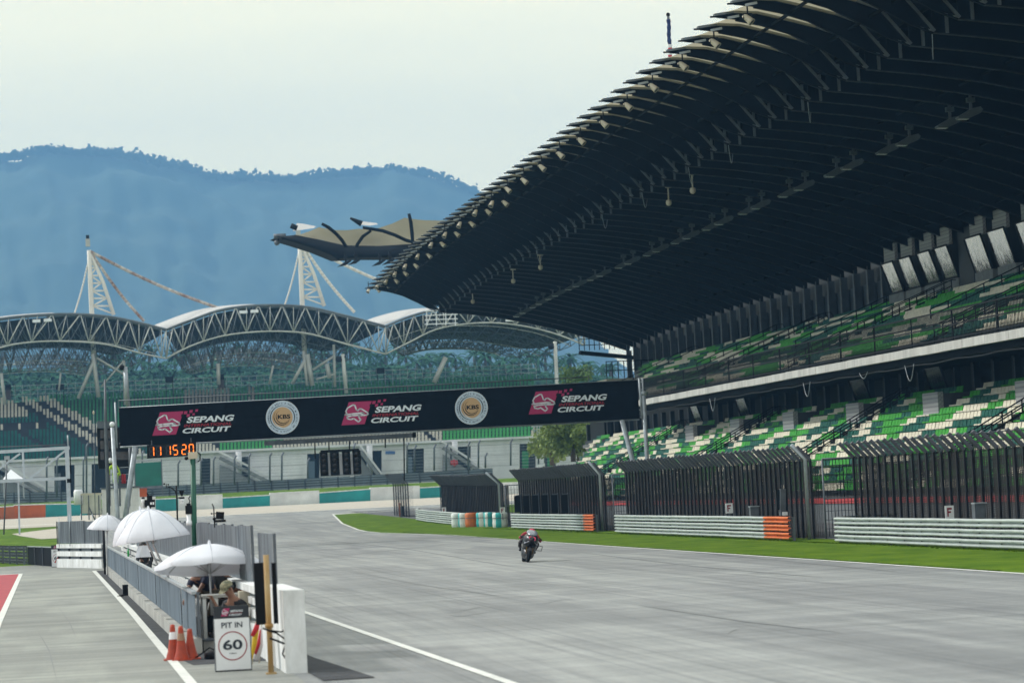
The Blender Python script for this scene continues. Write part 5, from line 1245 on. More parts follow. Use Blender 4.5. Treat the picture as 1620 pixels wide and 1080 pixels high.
FM = {'B': SEAT_B, 'W': FSEAT_W, 'D': SEATFARD, 'T': FSEAT_T, 'G': FSEAT_G, 'S': mat('far_seat_shade', (.24, .23, .19), .7, 0, .1, .4)}
fseats = []
for i in range(NRW):
    x = -70.0
    while x < 850:
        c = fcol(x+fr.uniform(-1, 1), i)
        if not (x > 845-12*0): fseats.append((x, i, c))
        x += 5.6
def fseat(b, x, i, c):
    p = tier_pt(x, i); 
    if i >= NRW-1: p = p+UP*fr.choice((0, 0, .0))
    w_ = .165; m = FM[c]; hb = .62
    b.add([p+Vector((-w_, -.3, .0)), p+Vector((w_, -.3, .0)), p+Vector((w_, .2, .02)), p+Vector((-w_, .2, .02)), p+Vector((-w_, .35, hb)), p+Vector((w_, .35, hb)), p+Vector((w_, -.3, -.3)), p+Vector((-w_, -.3, -.3)), p+Vector((w_, .42, hb)), p+Vector((-w_, .42, hb)), p+Vector((w_, .3, -.2)), p+Vector((-w_, .3, -.2))],
          [(0, 1, 2, 3), (3, 2, 5, 4), (7, 6, 1, 0), (4, 5, 8, 9), (9, 8, 10, 11)], m)
near = sorted(fseats, key=lambda s: (s[1], abs(s[0]-400)))[:100]; nset = set(id(s) for s in near)
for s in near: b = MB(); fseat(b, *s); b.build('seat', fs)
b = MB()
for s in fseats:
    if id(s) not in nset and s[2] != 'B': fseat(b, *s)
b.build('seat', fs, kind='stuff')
# rear rail, speaker boxes and posts on the top edge
b = MB(); a = [tier_pt(x, NRW-1)+Vector((0, 2, 2.4)) for x in range(-60, 860, 12)]
for z in (0, -.7, -1.4): b.tube([p+UP*z for p in a], .045, GALV, 4)
for p in a: b.beam(p-UP*2.4, p+UP*.2, .07, .07, GALV, up=(0, 1, 0))
b.build('rear_rail', fs)
for px, py in ((13, 618), (95, 618), (268, 606), (350, 602), (602, 592)):
    b = MB(); c = P(px, py, 464); b.box(c+UP*.6, (1.3 if px not in (350, 13) else .9, .8, .9), BLACKM)
    if px in (350, 13): b.box(c-UP*.4, (.8, .8, 2.0), mat('brown_box', (.09, .07, .07), .8)); 
    b.beam(c+Vector((-.55, 0, 0)), c+Vector((-.55, 0, -2.6)), .12, .12, BLACKM, up=(0, 1, 0)); b.beam(c+Vector((.55, 0, 0)), c+Vector((.55, 0, -2.6)), .12, .12, BLACKM, up=(0, 1, 0)); b.build('speaker_stand', fs)
# end stairs at the right with white railings
b = MB()
for k in range(8):
    f = k/7; p = P(848, 688-4*k*.6, 430+k*1.5); b.beam(P(842, 700-4.2*k, 432), P(895, 697-4.2*k, 432), .12, .12, WT)
for k in range(12): b.beam(P(845+4.5*k, 702, 432), P(845+4.5*k, 668, 432), .1, .1, WT, up=(0, 1, 0))
for k in range(5): b.beam(P(880+k*2, 672+5*k, 432), P(926+k*2, 706+5*k, 432), .14, .14, WT)
b.build('end_stair_rail', fs)

# roof: three arched bays. pixel points on the front plane (Y=440)
RY = 440.0
def arc(pts, n):      # smooth interpolation (Catmull-Rom) of pixel points
    out = []; p = [pts[0]]+pts+[pts[-1]]
    for i in range(1, len(p)-2):
        for k in range(n):
            t = k/n; a, b_, c, d = p[i-1], p[i], p[i+1], p[i+2]
            out.append(tuple(.5*((2*b_[j])+(-a[j]+c[j])*t+(2*a[j]-5*b_[j]+4*c[j]-d[j])*t*t+(-a[j]+3*b_[j]-3*c[j]+d[j])*t**3) for j in (0, 1)))
    out.append(pts[-1]); return out
bays = [
 dict(top=[(-80, 527), (-40, 513), (0, 504), (60, 498), (120, 496.5), (175, 501), (220, 510), (263, 521)], bot=[(-80, 590), (-40, 568), (0, 550), (50, 541), (110, 540), (170, 545), (220, 558), (263, 567)], back=(8, 602)),
 dict(top=[(263, 521), (300, 507), (345, 491), (390, 484), (440, 482.5), (490, 486), (550, 500), (610, 516)], bot=[(263, 567), (300, 548), (345, 533), (390, 526), (440, 524), (490, 528), (550, 545), (610, 560)], back=(352, 594)),
 dict(top=[(610, 516), (650, 500), (690, 490), (740, 488), (790, 489), (840, 496), (885, 508), (925, 527)], bot=[(610, 560), (650, 540), (690, 521), (740, 512), (790, 511), (840, 518), (885, 530), (925, 546)], back=(707, 570))]
for bi, B_ in enumerate(bays):
    top = arc(B_['top'], 4); bot = arc(B_['bot'], 4); n = len(top)
    T0 = [P(x, y, RY) for x, y in top]; B0 = [P(x, y, RY) for x, y in bot]
    T1 = [p+Vector((0, 3.2, 0)) for p in T0]
    b = MB(); b.tube(T0, .19, WTL, 6); b.tube(T1, .14, WTL, 6); b.build('arch_top_chord', fs)
    b = MB(); b.tube(B0, .14, WT, 6); b.build('arch_bottom_chord', fs)
    b = MB(); i = 0; up_ = True
    for i in range(0, n-1, 3):
        m = WT; j2 = min(i+3, n-1); mt = (T0[min(i+1, n-1)]+T0[min(i+2, n-1)])/2; b.tube([B0[i], mt], .095, m, 5); b.tube([mt, B0[j2]], .095, m, 5); b.tube([B0[i], T0[i]], .06, m, 5)
    for i in range(0, n-2, 2): b.tube([B0[i], T1[i+1]], .055, WTL, 5); b.tube([T1[i+1], B0[i+2]], .055, WTL, 5); b.tube([T0[i+1], T1[i+1]], .06, WTL, 5)
    b.build('arch_lattice', fs)
    # roof sheet: sweeps back from the arch and down to the rear point; dark underside, white skin on top
    back = P(*B_['back'], RY+34); Lr, Rr = B0[0], B0[-1]
    def under(i, v):
        p = T0[i]+Vector((0, 3.6, -1.75))
        q = back.lerp(Vector((p.x*.9+back.x*.1, RY+34, back.z+1.2+.55*(p.z-back.z))), .55)
        return p.lerp(q, v) - UP*(1.2*math.sin(math.pi*v))
    NVv = 8
    G_ = [[under(i, v/NVv) for i in range(0, n, 2)] for v in range(NVv+1)]
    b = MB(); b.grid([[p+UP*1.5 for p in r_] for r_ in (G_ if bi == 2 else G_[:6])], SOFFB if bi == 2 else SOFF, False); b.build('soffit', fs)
    # space frame below: lower nodes between grid nodes
    b = MB(); D = -1.5 if bi < 2 else -.2
    for v in range(NVv):
        for i in range(len(G_[0])-1):
            c = (G_[v][i]+G_[v][i+1]+G_[v+1][i]+G_[v+1][i+1])/4 + UP*D
            for q in (G_[v][i], G_[v][i+1], G_[v+1][i], G_[v+1][i+1]): b.beam(q+UP*1.2, c, .08, .08, WTL)
            if i < len(G_[0])-2: c2 = (G_[v][i+1]+G_[v][i+2]+G_[v+1][i+1]+G_[v+1][i+2])/4 + UP*D; b.beam(c, c2, .10, .10, WT if v in (0, 3, 7) else WTL)
            if v < NVv-1: c3 = (G_[v+1][i]+G_[v+1][i+1]+G_[v+2][i]+G_[v+2][i+1])/4 + UP*D; b.beam(c, c3, .08, .08, WTL)
    b.build('space_frame', fs)
    # trailing lower lattice edge
    b = MB(); e0 = G_[-1]; 
    for i in range(len(e0)-1):
        b.tube([e0[i], e0[i+1]], .14, WT, 5); b.tube([e0[i]+UP*1.4, (e0[i]+e0[i+1])/2], .08, WTL, 4); b.tube([(e0[i]+e0[i+1])/2, e0[i+1]+UP*1.4], .08, WTL, 4)
    b.build('edge_lattice', fs)
    # white membrane on top, higher towards the back left so that it shows in the valleys
    b = MB(); rows = []
    for v in range(6):
        f = v/5; rows.append([p+Vector((-3.4*f*(1 if bi else .6), 3.3+20*f, .32+ (1.1*math.sin(math.pi*f*.55))*(1.0 if j < n*.5 else .15))) for j, p in enumerate(T0)])
    b.grid(rows, FAB); b.build('roof_membrane', fs)
    b = MB(); c = T0[int(n*.47)]-UP*.9; b.box(c, (1.2, .5, .45), WHITE); b.box(c+Vector((-1.7, 0, -.05)), (1.2, .5, .45), WHITE) if bi < 2 else None; b.build('roof_light', fs)
# legs and branching supports
def leg(x0, y0, x1, y1, r, Y=446, m=WT): b = MB(); b.tube([P(x0, y0, Y), P(x1, y1, Y)], r, m, 6); b.build('support_leg', fs)
for (x0, y0, x1, y1, r) in ((150, 568, 124, 630, .28), (147, 560, 156, 628, .34), (153, 566, 196, 592, .18), (160, 612, 196, 570, .14), (196, 570, 198, 640, .22),
                            (486, 560, 494, 610, .40), (482, 570, 462, 607, .28), (480, 555, 486, 610, .25), (495, 585, 530, 562, .22), (500, 600, 528, 592, .16), (528, 545, 530, 612, .22),
                            (345, 575, 346, 608, .30), (432, 578, 426, 608, .18), (705, 565, 687, 605, .42), (96, 590, 93, 618, .15), (2, 590, 8, 640, .25), (517, 575, 521, 598, .35)):
    leg(x0, y0, x1, y1, r)
for (x0, y0, x1, y1) in ((542, 560, 548, 622), (878, 540, 886, 720)):
    b = MB(); b.tube([P(x0, y0, 438), P(x1, y1, 438)], .30, WT, 8); b.build('front_column', fs)
    b = MB(); c = P(x0-6, y0+8, 438); b.ball(c, .5, BLACKM); b.box(c+Vector((.6, 0, .3)), (.8, .4, .3), BLACKM); b.build('speaker', fs)
b = MB(); 
for (x, y) in ((675, 498), (690, 498), (705, 498), (720, 498)): b.beam(P(x, y-6, 438), P(x+.5, y+17, 438), .12, .12, WHITE, up=(0, 1, 0))
for k in range(4): b.beam(P(672, 492+7*k, 438), P(724, 490+7*k, 438), .14, .14, WHITE)
for (x0, x1) in ((800, 846),):
    for k in range(2): b.beam(P(x0, 500+7*k, 438), P(x1, 498+7*k, 438), .3, .3, WHITE)
b.build('white_scaffold', fs)
# masts with stays
RUSTY = mat('mast_white', (.62, .60, .52), .6, 0, 0, .5, col2=(.70, .68, .60)); RUSTP = mat('mast_rust_patches', (.16, .06, .035), .75, 0, 0, .55, col2=(.62, .60, .52)); RU = mat('rust_red', (.30, .07, .03), .8, 0, .3, .5)
def mast(px, py, d, lab):
    Y = 452; b = MB(); top = P(px, py, Y)
    b.tube([P(px+2, py+10, Y), P(px+4, py+60, Y), P(px+10, py+190, Y)], [.35, .38, .4], RUSTY, 8); b.tube([P(px+2, py+10, Y), P(px+24, py+60, Y), P(px+41, py+112, Y)], [.25, .28, .30], RUSTY, 8)
    n = 7
    for k in range(n):
        f0 = .16+k*.12; a = P(px+2+5.5*f0, py+10+100*f0, Y); c = P(px+2+(36 if f0 > .5 else 40)*f0, py+10+100*f0, Y); b.tube([a, c], .15, RUSTY, 5)
        f1 = f0+.12; e = P(px+2+37*f1, py+10+100*f1, Y) if k % 2 == 0 else P(px+2+5.5*f1, py+10+100*f1, Y); b.tube([a if k % 2 == 0 else c, e], .13, RUSTY, 5)
    m_ = b.build('mast', fs)
    b = MB(); b.box(top+UP*.2, (.7, .7, 1.2), WT); b.box(top+UP*1.1, (.5, .4, .6), BLACKM); b.build('mast_head', m_)
    for (x1, y1, r) in ((px-22, py+112, .13), (px+89, py+122, .26), (px+212, py+103, .27)):
        b = MB(); a = P(px+4, py+12, Y); c = P(x1, y1, Y); N = 22
        pts = [a.lerp(c, k/N)-UP*(.6*math.sin(math.pi*k/N)) for k in range(N+1)]
        for k in range(N):
            b.tube([pts[k], pts[k+1]], r, RUSTP if (px < 200 and r > .2) else RUSTY, 6)
        b.build('stay', m_)
mast(139, 386, 0, ''); mast(472, 372, 0, '')

# ---- trackside mesh fence posts with bent tops in front of the far stand
for i, (px, y0, y1) in enumerate([(74, 722, 788), (90, 722, 787), (132, 722, 787), (137, 700, 785), (225, 712, 783)] + [(282, 728, 770), (318, 724, 768), (338, 722, 768), (371, 720, 765), (394, 717, 764), (427, 716, 762), (446, 715, 760), (487, 724, 756), (560, 700, 754), (644, 700, 748), (656, 704, 746), (687, 702, 744), (706, 702, 744), (741, 698, 742), (757, 696, 740), (768, 716, 740), (808, 694, 736), (852, 690, 734), (862, 706, 732)]):
    Y = 398.; a = P(px, y1, Y); c = P(px, y0+6, Y); d = P(px+3, y0, Y)
    t = thing('fence_post', f'dark bent-top fence post before the far stand, {ORD[i] if i < 28 else "last"} from the left', 'post', a, 'bent-top fence posts before the far stand'); b = MB(); b.tube([a, c, d], .14, GALVD, 5); b.build('post', t)
for (x0, x1, f) in ((230, 480, 0), (640, 900, 1)):
    t = thing('wire_fence', 'thin wires of the far trackside fence, '+('left of' if not f else 'right of')+' the start light boxes', 'fence', P(x0, 770 if not f else 745, 398)); b = MB()
    for k in range(9): y0_ = (768 if not f else 745)-5*k; b.beam(P(x0, y0_, 398), P(x1, y0_-.05*(x1-x0), 398), .035, .035, GALV)
    b.build('wires', t)
# small white tent
t = thing('tent', 'small white pyramid tent seen through the truss frame at left', 'tent', P(20, 775, 300)); b = MB(); ap = P(17, 742, 300); cs = [P(6, 758, 298), P(37, 757, 298), P(36, 756, 303), P(5, 757, 303)]
b.add([ap]+cs, [(0, 1, 2), (0, 2, 3), (0, 3, 4), (0, 4, 1)], WHITE); b.build('canopy', t); b = MB()
for c in cs: b = MB(); b.beam(c, c-UP*2, .08, .08, GALV, up=(0, 1, 0)); b.build('leg', t)

# ================================================================ MEMBRANE CANOPY beyond the end of the roof
KY = 300.0; t = thing('fabric_canopy', 'cream fabric canopy with dark ribs and a dark belly beyond the roof end', 'canopy', P(640, 420, KY))
DK = mat('canopy_dark', (.003, .006, .010), .8, 0, .2, .5, spec=.1); MEMB = mat('canopy_membrane', (.27, .25, .16), .8, 0, .12, .3, trans=.3)
def pp(*l, Y=KY): return [P(x, y, Y) for x, y in l]
b = MB()      # belly: a shallow hull, upper rim to lower keel
upper = pp((434, 375), (466, 372), (500, 378), (545, 388), (600, 389), (650, 386), (720, 372), (790, 372)); lower = pp((437, 377), (468, 386), (505, 398), (537, 411), (580, 409), (630, 409), (700, 408), (790, 404))
rows = []
for v in range(7):
    f = v/6; rows.append([u_.lerp(l_, f)+Vector((0, -2.2*math.sin(math.pi*f*.5), 0)) for u_, l_ in zip(upper, lower)])
for v in range(1, 5):
    f = v/4; rows.append([l_+Vector((0, -2.2+11*f, .6*f)) for l_ in lower])
b.grid(rows, DK); b.build('belly', t)
def memb(pts_front, pts_back): 
    b = MB(); rows = []
    for v in range(6):
        f = v/5; rows.append([a.lerp(c, f)-UP*(.35*math.sin(math.pi*f)) for a, c in zip(pts_front, pts_back)])
    b.grid(rows, MEMB); b.build('membrane', t)
# peaks of the fabric: lower edge along the rim, upper scalloped edge leaning back
tops = ((466, 368), (480, 365), (495, 360), (510, 353.5), (525, 356.5), (540, 358.5), (555, 358.5), (574, 356), (590, 357.5), (606, 355), (628, 347.5), (647, 338.5), (660, 340.5), (680, 342.5), (705, 343), (760, 342))
bots = ((466, 371), (480, 374), (495, 377), (510, 380), (525, 384), (540, 387), (555, 389), (574, 390), (590, 390), (606, 390), (628, 389), (647, 387), (660, 384), (680, 380), (705, 375), (760, 370))
memb(pp(*bots), [p+Vector((0, 4, 0)) for p in pp(*tops)])
b = MB()
for path in (((509, 354), (520, 360), (531, 369), (541, 380), (548, 391), (551, 406)), ((587, 365), (574, 374), (565, 387), (560, 406)), ((574, 360), (605, 365), (625, 372), (642, 380), (680, 390)), ((647, 338), (650, 352), (652, 370), (653, 386)), ((434, 375), (470, 380), (510, 392), (537, 410))):
    b.tube([P(x, y, KY-.4) for x, y in path], [.16]+[.2]*(len(path)-2)+[.16], DK, 6)
b.build('ribs', t)
for (fr_, bk_) in ((((463, 366), (475, 364), (496, 361)), ((470, 353), (480, 354), (500, 358))), (((572, 356), (585, 357), (598, 355)), ((557, 346), (572, 350), (596, 353)))):
    b = MB(); b.grid([[P(x, y, KY-1) for x, y in fr_], [P(x, y, KY+2) for x, y in bk_]], FAB); b.build('upturned_corner', t)
b = MB(); b.tube([P(460, 357, KY-1), P(470, 361, KY-1)], .3, BLACKM, 6); b.build('peak_fitting', t); b = MB(); b.tube([P(554, 345, KY-1), P(572, 354, KY-1)], [.12, .35], BLACKM, 6); b.build('peak_fitting', t); b = MB(); b.tube([P(433, 374, KY-1), P(452, 373, KY-1)], .28, GALVD, 6); b.ball(P(438, 384, KY-1), .3, GALVD)
b.tube([P(441, 377, KY-1), P(438, 384, KY-1)], .08, BLACKM, 4); b.build('tip_fitting', t)
for i, (px, py) in enumerate(((546, 414), (562, 411), (600, 413), (616, 411))):
    c = P(px, py, KY-2.5); t2 = thing('floodlight', f'dark floodlight under the fabric canopy, {ORD[i]} from the left', 'floodlight', c, 'dark floodlights under the fabric canopy')
    b = MB(); b.prism([c+Vector(p) for p in ((-.8, 0, -.5), (.1, 0, -.35), (.7, 0, .05), (.6, 0, .2), (-.1, 0, -.05))], (0, .6, 0), BLACKM); b.build('housing', t2); b = MB(); b.beam(c+Vector((.1, .3, 0)), c+Vector((.1, .3, .9)), .2, .2, BLACKM, up=(1, 0, 0)); b.box(c+Vector((.1, .3, .45)), (.4, .3, .25), BLACKM); b.build('bracket', t2)

# ================================================================ TREES
LEAF = mat('palm_leaf', (.030, .105, .052), .85, 0, .5, .5, spec=.15); LEAF2 = mat('bush_leaf', (.11, .17, .025), .7, 0, 0, .35, col2=(.22, .29, .055)); TRUNK = mat('trunk', (.07, .055, .04), .9, 0, .3, 1); LEAFY = mat('bush_leaf_yellow', (.10, .17, .015), .7, 0, .3, .5)
def palm_geo(b, base, h_, r_, rnd, m=LEAF, nf=26, seg_=4):
    top = base+UP*h_
    for k in range(nf):
        a = rnd.uniform(0, 2*math.pi); el = rnd.uniform(-.35, 1.35); L_ = r_*rnd.uniform(.8, 1.15); d = Vector((math.cos(a), math.sin(a), 0)); n_ = Vector((-d.y, d.x, 0)); pts = []
        for i in range(seg_+1):
            t_ = i/seg_; pts.append(top+d*(L_*t_*math.cos(el*.6))+UP*(L_*(t_*math.sin(el)-.75*t_*t_)))
        w_ = [.08, .42, .48, .34, .04]
        vs = []; 
        for i, p in enumerate(pts): vs += [p-n_*w_[i]*.62-UP*.22*w_[i], p+UP*.08, p+n_*w_[i]*.62-UP*.22*w_[i]]
        fs_ = []
        for i in range(seg_): fs_ += [(3*i, 3*i+1, 3*i+4, 3*i+3), (3*i+1, 3*i+2, 3*i+5, 3*i+4)]
        b.add(vs, fs_, m)
protos = []
def palm_thing(base, label, group='oil palms on the ridge behind the far stand'):
    i = len(protos); rnd = random.Random(50+i)
    if i < 5:
        t = thing('palm_tree', label, 'palm', base, group); b = MB(); palm_geo(b, Vector(base), 6.3+i*.4, 4.4, rnd); b.build('crown', t); b = MB(); b.tube([base, Vector(base)+UP*(6.1+i*.4)], [.5, .35], TRUNK, 7); b.build('trunk', t); protos.append(t); return t
    protos.append(None); return copytree(protos[i % 5], Vector(base), label, rz=rnd.uniform(0, 6.28))
pr = random.Random(5)
sky_x = [(110+i*14+pr.uniform(-5, 5)) for i in range(62)]
def ptop(x):    # pixel height of the palm skyline
    pts = [(0, 572), (200, 572), (400, 566), (560, 562), (640, 566), (700, 578), (760, 568), (860, 574), (900, 584), (960, 590), (1100, 592)]
    for a, c in zip(pts, pts[1:]):
        if a[0] <= x <= c[0]: return a[1]+(c[1]-a[1])*(x-a[0])/(c[0]-a[0])
    return 585
hillrows = []
for Y in (560, 620, 700, 760): 
    row = []
    for x in range(-400, 1500, 50):
        f = max(0, (Y-560)/200.0); yt = ptop(min(max(x, 0), 1100))+24 ; zt = P(x, yt, 760).z; row.append(Vector((P(x, 600, Y).x, Y, 3+(zt-3)*f**1.2)))
    hillrows.append(row)
hillrows.append([Vector((p.x*1.3, 1100, p.z-4)) for p in hillrows[-1]]); hillrows.append([Vector((p.x*1.8, 1700, -3)) for p in hillrows[-1]])
b = MB(); b.grid(hillrows, mat('plantation_ground', (.03, .055, .02), .9, 0, .3, .05)); b.build('palm_hill', kind='structure')
def hz(x, Y): f = max(0, (Y-560)/200.0); yt = ptop(min(max(x, 0), 1100))+24; return 3+(P(x, yt, 760).z-3)*f**1.2
for i, x in enumerate(sky_x):
    Y = 745+pr.uniform(-12, 12); base = Vector((P(x, 600, Y).x, Y, hz(x, Y)-.5+pr.uniform(-1.2, 1.0)))
    palm_thing(base, f'hazy oil palm on the ridge skyline behind the far stand, {ORD[i]} from the left')
b = MB(); cnt = 0
for Y in range(590, 745, 13):
    x = -60+pr.uniform(0, 10)
    while x < 1000:
        palm_geo(b, Vector((P(x, 600, Y).x, Y+pr.uniform(-4, 4), hz(x, Y)+pr.uniform(-1, 1)-.5)), 5.0, 3.9, pr, nf=22, seg_=4); x += pr.uniform(4.5, 8)
o = b.build('palm_plantation'); tag(o, 'dense hazy blue-green mass of oil palms covering the rise behind the far stand', 'palm plantation', kind='stuff')
# leafy bushes behind the right end of the banner
def bush(label, px, py, Y, w_, h_, m, n, seed, group=None):
    c = P(px, py, Y); rnd = random.Random(seed); t = thing('broadleaf_tree', label, 'tree', (c.x, Y, c.z-h_*.6), group); b = MB()
    lobes = [(rnd.uniform(-.36, .36)*w_, rnd.uniform(-.3, .3)*w_, rnd.uniform(-.3, .36)*h_, rnd.uniform(.16, .30)*w_) for _ in range(16)]
    for _ in range(n):
        lx_, ly_, lz_, lr = rnd.choice(lobes); v = Vector((rnd.gauss(0, 1), rnd.gauss(0, 1), rnd.gauss(0, 1))).normalized()*lr*rnd.uniform(.65, 1.05); p = c+Vector((lx_+v.x, ly_+v.y, lz_+v.z*.8)); s = rnd.uniform(.14, .32)
        a = Vector((rnd.gauss(0, 1), rnd.gauss(0, 1), rnd.gauss(0, 1))).normalized(); q = a.orthogonal().normalized(); r2 = a.cross(q)
        b.add([p-q*s, p+r2*s*.6, p+q*s, p-r2*s*.6], [(0, 1, 2, 3)], m)
    b.build('crown', t); b = MB(); b.tube([c-UP*h_*.75, c-UP*h_*.2, c+Vector((.3, 0, h_*.2))], [.3, .22, .1], TRUNK, 7); b.tube([c-UP*h_*.3, c+Vector((-w_*.25, 0, h_*.1))], [.14, .05], TRUNK, 6); b.build('trunk', t)
bush('leafy olive green tree just right of the far column', 905, 688, 300, 6.0, 3.8, LEAF2, 3200, 1)
bush('leafy olive green tree left of the leaning gantry leg', 940, 684, 296, 5.2, 3.8, LEAF2, 2800, 2)
bush('small dark leafy tree low behind the lower seats', 915, 706, 306, 4.5, 2.4, LEAF2, 1800, 3)
bush('dark tree low beside the railings at the end of the far stand', 872, 704, 330, 5.0, 3.2, LEAF2, 1800, 5)
bush('leafy tree right of the leaning gantry leg', 995, 686, 292, 4.2, 4.0, LEAF2, 2400, 6)
bush('bright yellow-green treetop just above the right part of the banner', 912, 598, 420, 4.8, 3.0, LEAFY, 1800, 4)

# ================================================================ HAZY HILLS
HD = 4600.0
prof = [(-500, 300), (-200, 270), (0, 254), (20, 248), (45, 246), (65, 239), (90, 236), (130, 240), (190, 240), (230, 246), (258, 254), (280, 258), (312, 264), (340, 276), (372, 279), (420, 280), (470, 282), (490, 283), (520, 276), (560, 273), (620, 269), (680, 271), (705, 277), (730, 288), (765, 303), (820, 350), (880, 440), (930, 530), (980, 585), (1100, 640), (1500, 700)]
def hy(x):
    for a, c in zip(prof, prof[1:]):
        if a[0] <= x <= c[0]: t = (x-a[0])/(c[0]-a[0]); return a[1]+(c[1]-a[1])*t
    return prof[-1][1]
rows = []; xs_ = [x*4 for x in range(-125, 376)]
NL = 70
for j in range(NL+1):
    f = j/NL; Y = HD-1500+1500*f; row = []
    for x in xs_:
        zt = P(x, hy(x)+4, HD).z; X = P(x, 600, HD).x*(Y/HD*.4+.6)
        n1 = noise.noise(Vector((x*.012, f*3, 0)))*.5+noise.noise(Vector((x*.035, f*7, 3)))*.25
        z = zt*(f**1.15)*(1+ (n1*.35)*(1-f)) + (noise.noise(Vector((X*.010, Y*.010, 1)))*22+noise.noise(Vector((X*.035, Y*.035, 5)))*8)*(1 if f < 1 else .3)
        row.append(Vector((X, Y, max(z, -20))))
    rows.append(row)
rows.append([Vector((p.x*1.1, HD+300, -50)) for p in rows[-1]])
HILL = mat('forest_hill', (.030, .070, .045), .95, 0, 0, .006, col2=(.050, .095, .060))
b = MB(); b.grid(rows, HILL); b.build('hills', kind='structure')
# ragged tree line along the crest: one mass of distant forest
b = MB(); hr = random.Random(9)
for x in [q*.9 for q in range(-60, 1100)]:
    for _ in range(3):
        xx = x+hr.uniform(-.8, .8); z0 = P(xx, hy(xx)+4, HD).z; X = P(xx, 600, HD).x; big = hr.random() < .06
        s = hr.uniform(1.6, 3.0)*(1.6 if big else 1); c = Vector((X, HD-hr.uniform(0, 40), z0+hr.uniform(-3, 4)+(5 if big else 0)))
        for __ in range(5):
            v = Vector((hr.gauss(0, 1), hr.gauss(0, 1), hr.gauss(0, 1)))*s*.5; a = Vector((hr.gauss(0, 1), hr.gauss(0, .4), hr.gauss(0, 1))).normalized()*s*.8; e = Vector((-a.z, 0, a.x))*.8; b.add([c+v-a, c+v+e, c+v+a, c+v-e], [(0, 1, 2, 3)], HILL)
o = b.build('hill_forest'); tag(o, 'ragged blue hazy forest tree line along the crest of the hills', 'forest', kind='stuff')
HAZE = 2.3e-4
hm = bpy.data.materials.new('haze_air'); hm.use_nodes = True; n_ = hm.node_tree; n_.nodes.clear(); oo = n_.nodes.new('ShaderNodeOutputMaterial'); pv = n_.nodes.new('ShaderNodeVolumePrincipled')
pv.inputs['Color'].default_value = (.26, .58, 1.0, 1); pv.inputs['Density'].default_value = HAZE; pv.inputs['Anisotropy'].default_value = .0
n_.links.new(pv.outputs[0], oo.inputs['Volume'])
b = MB(); b.bx(-2600, 3600, -200, HD+340, -60, 660, hm); o = b.build('haze', kind='stuff'); tag(o, 'thin blue haze between the camera and the hills', 'haze', kind='stuff')

# ================================================================ PEOPLE
SKIN = mat('skin', (.23, .115, .07), .55, 0, .1, 8); HAIR = mat('hair_black', (.008, .007, .006), .6); CLB = mat('cloth_black', (.010, .011, .014), .8, 0, .3, 4, .4, 12); CLN = mat('cloth_navy', (.012, .016, .04), .8, 0, .25, 4, .4, 12); CLO = mat('cloth_orange', (.52, .12, .02), .7, 0, .2, 5); CLK = mat('cloth_khaki', (.10, .075, .045), .8, 0, .2, 4)
CAMO = mat('camouflage', (.30, .27, .16), .85, 0, 0, 16, col2=(.02, .035, .02)); HIVIS = mat('hi_vis_yellow_green', (.42, .62, .03), .7); BOOT = mat('boot_black', (.012, .012, .013), .6); EYEW = mat('eye_white', (.6, .6, .6), .3)
def skin_mesh(name, nodes, edges, m, parent, extra=None, sub=1, mats=None):
    """nodes {key: (point, radius)}; one continuous surface grown over the joints"""
    off = parent_off(parent); keys = list(nodes); idx = {k: i for i, k in enumerate(keys)}
    me = bpy.data.meshes.new(name); me.from_pydata([tuple(Vector(nodes[k][0])-off) for k in keys], [(idx[a], idx[c]) for a, c in edges], []); me.update()
    ob = bpy.data.objects.new(name, me); C.objects.link(ob)
    sk = ob.modifiers.new('skin', 'SKIN'); sk.use_smooth_shade = True
    lay = me.skin_vertices[0].data
    for k in keys: r = nodes[k][1]; lay[idx[k]].radius = r if isinstance(r, tuple) else (r, r)
    for k_ in lay: k_.use_root = False
    lay[0].use_root = True
    sb = ob.modifiers.new('sub', 'SUBSURF'); sb.levels = sub; sb.render_levels = sub
    dg = bpy.context.evaluated_depsgraph_get(); dg.update(); new = bpy.data.meshes.new_from_object(ob.evaluated_get(dg))
    bpy.data.objects.remove(ob); bpy.data.meshes.remove(me)
    mb = MB(); mb.add([v.co + off for v in new.vertices], [tuple(p.vertices) for p in new.polygons], m, True); bpy.data.meshes.remove(new)
    if extra: extra(mb)
    return mb.build(name, parent)
def hand_nodes(nodes, edges, wrist, tip_dir, palm_dir, key, curl=.5):
    w_ = Vector(wrist); d = Vector(tip_dir).normalized(); q = Vector(palm_dir).normalized(); s = d.cross(q).normalized()
    nodes[key+'palm'] = (w_+d*.06, (.028, .020)); edges.append((key+'wr', key+'palm'))
    for i, (o, L_) in enumerate(((-.030, .070), (-.010, .080), (.010, .075), (.030, .058))):
        a = w_+d*.095+s*o; b_ = a+(d*(1-curl*.6)+q*curl).normalized()*L_*.5; c = b_+(d*(1-curl)+q*curl*1.3).normalized()*L_*.5
        for n_, p, r in (('a', a, .010), ('b', b_, .009), ('c', c, .007)): nodes[f'{key}{i}{n_}'] = (p, r)
        edges += [(key+'palm', f'{key}{i}a'), (f'{key}{i}a', f'{key}{i}b'), (f'{key}{i}b', f'{key}{i}c')]
    t1 = w_+d*.05-s*.035+q*.015; t2 = t1+(d*.6-s*.4+q*.5).normalized()*.045; nodes[key+'t1'] = (t1, .011); nodes[key+'t2'] = (t2, .008); edges += [(key+'palm', key+'t1'), (key+'t1', key+'t2')]
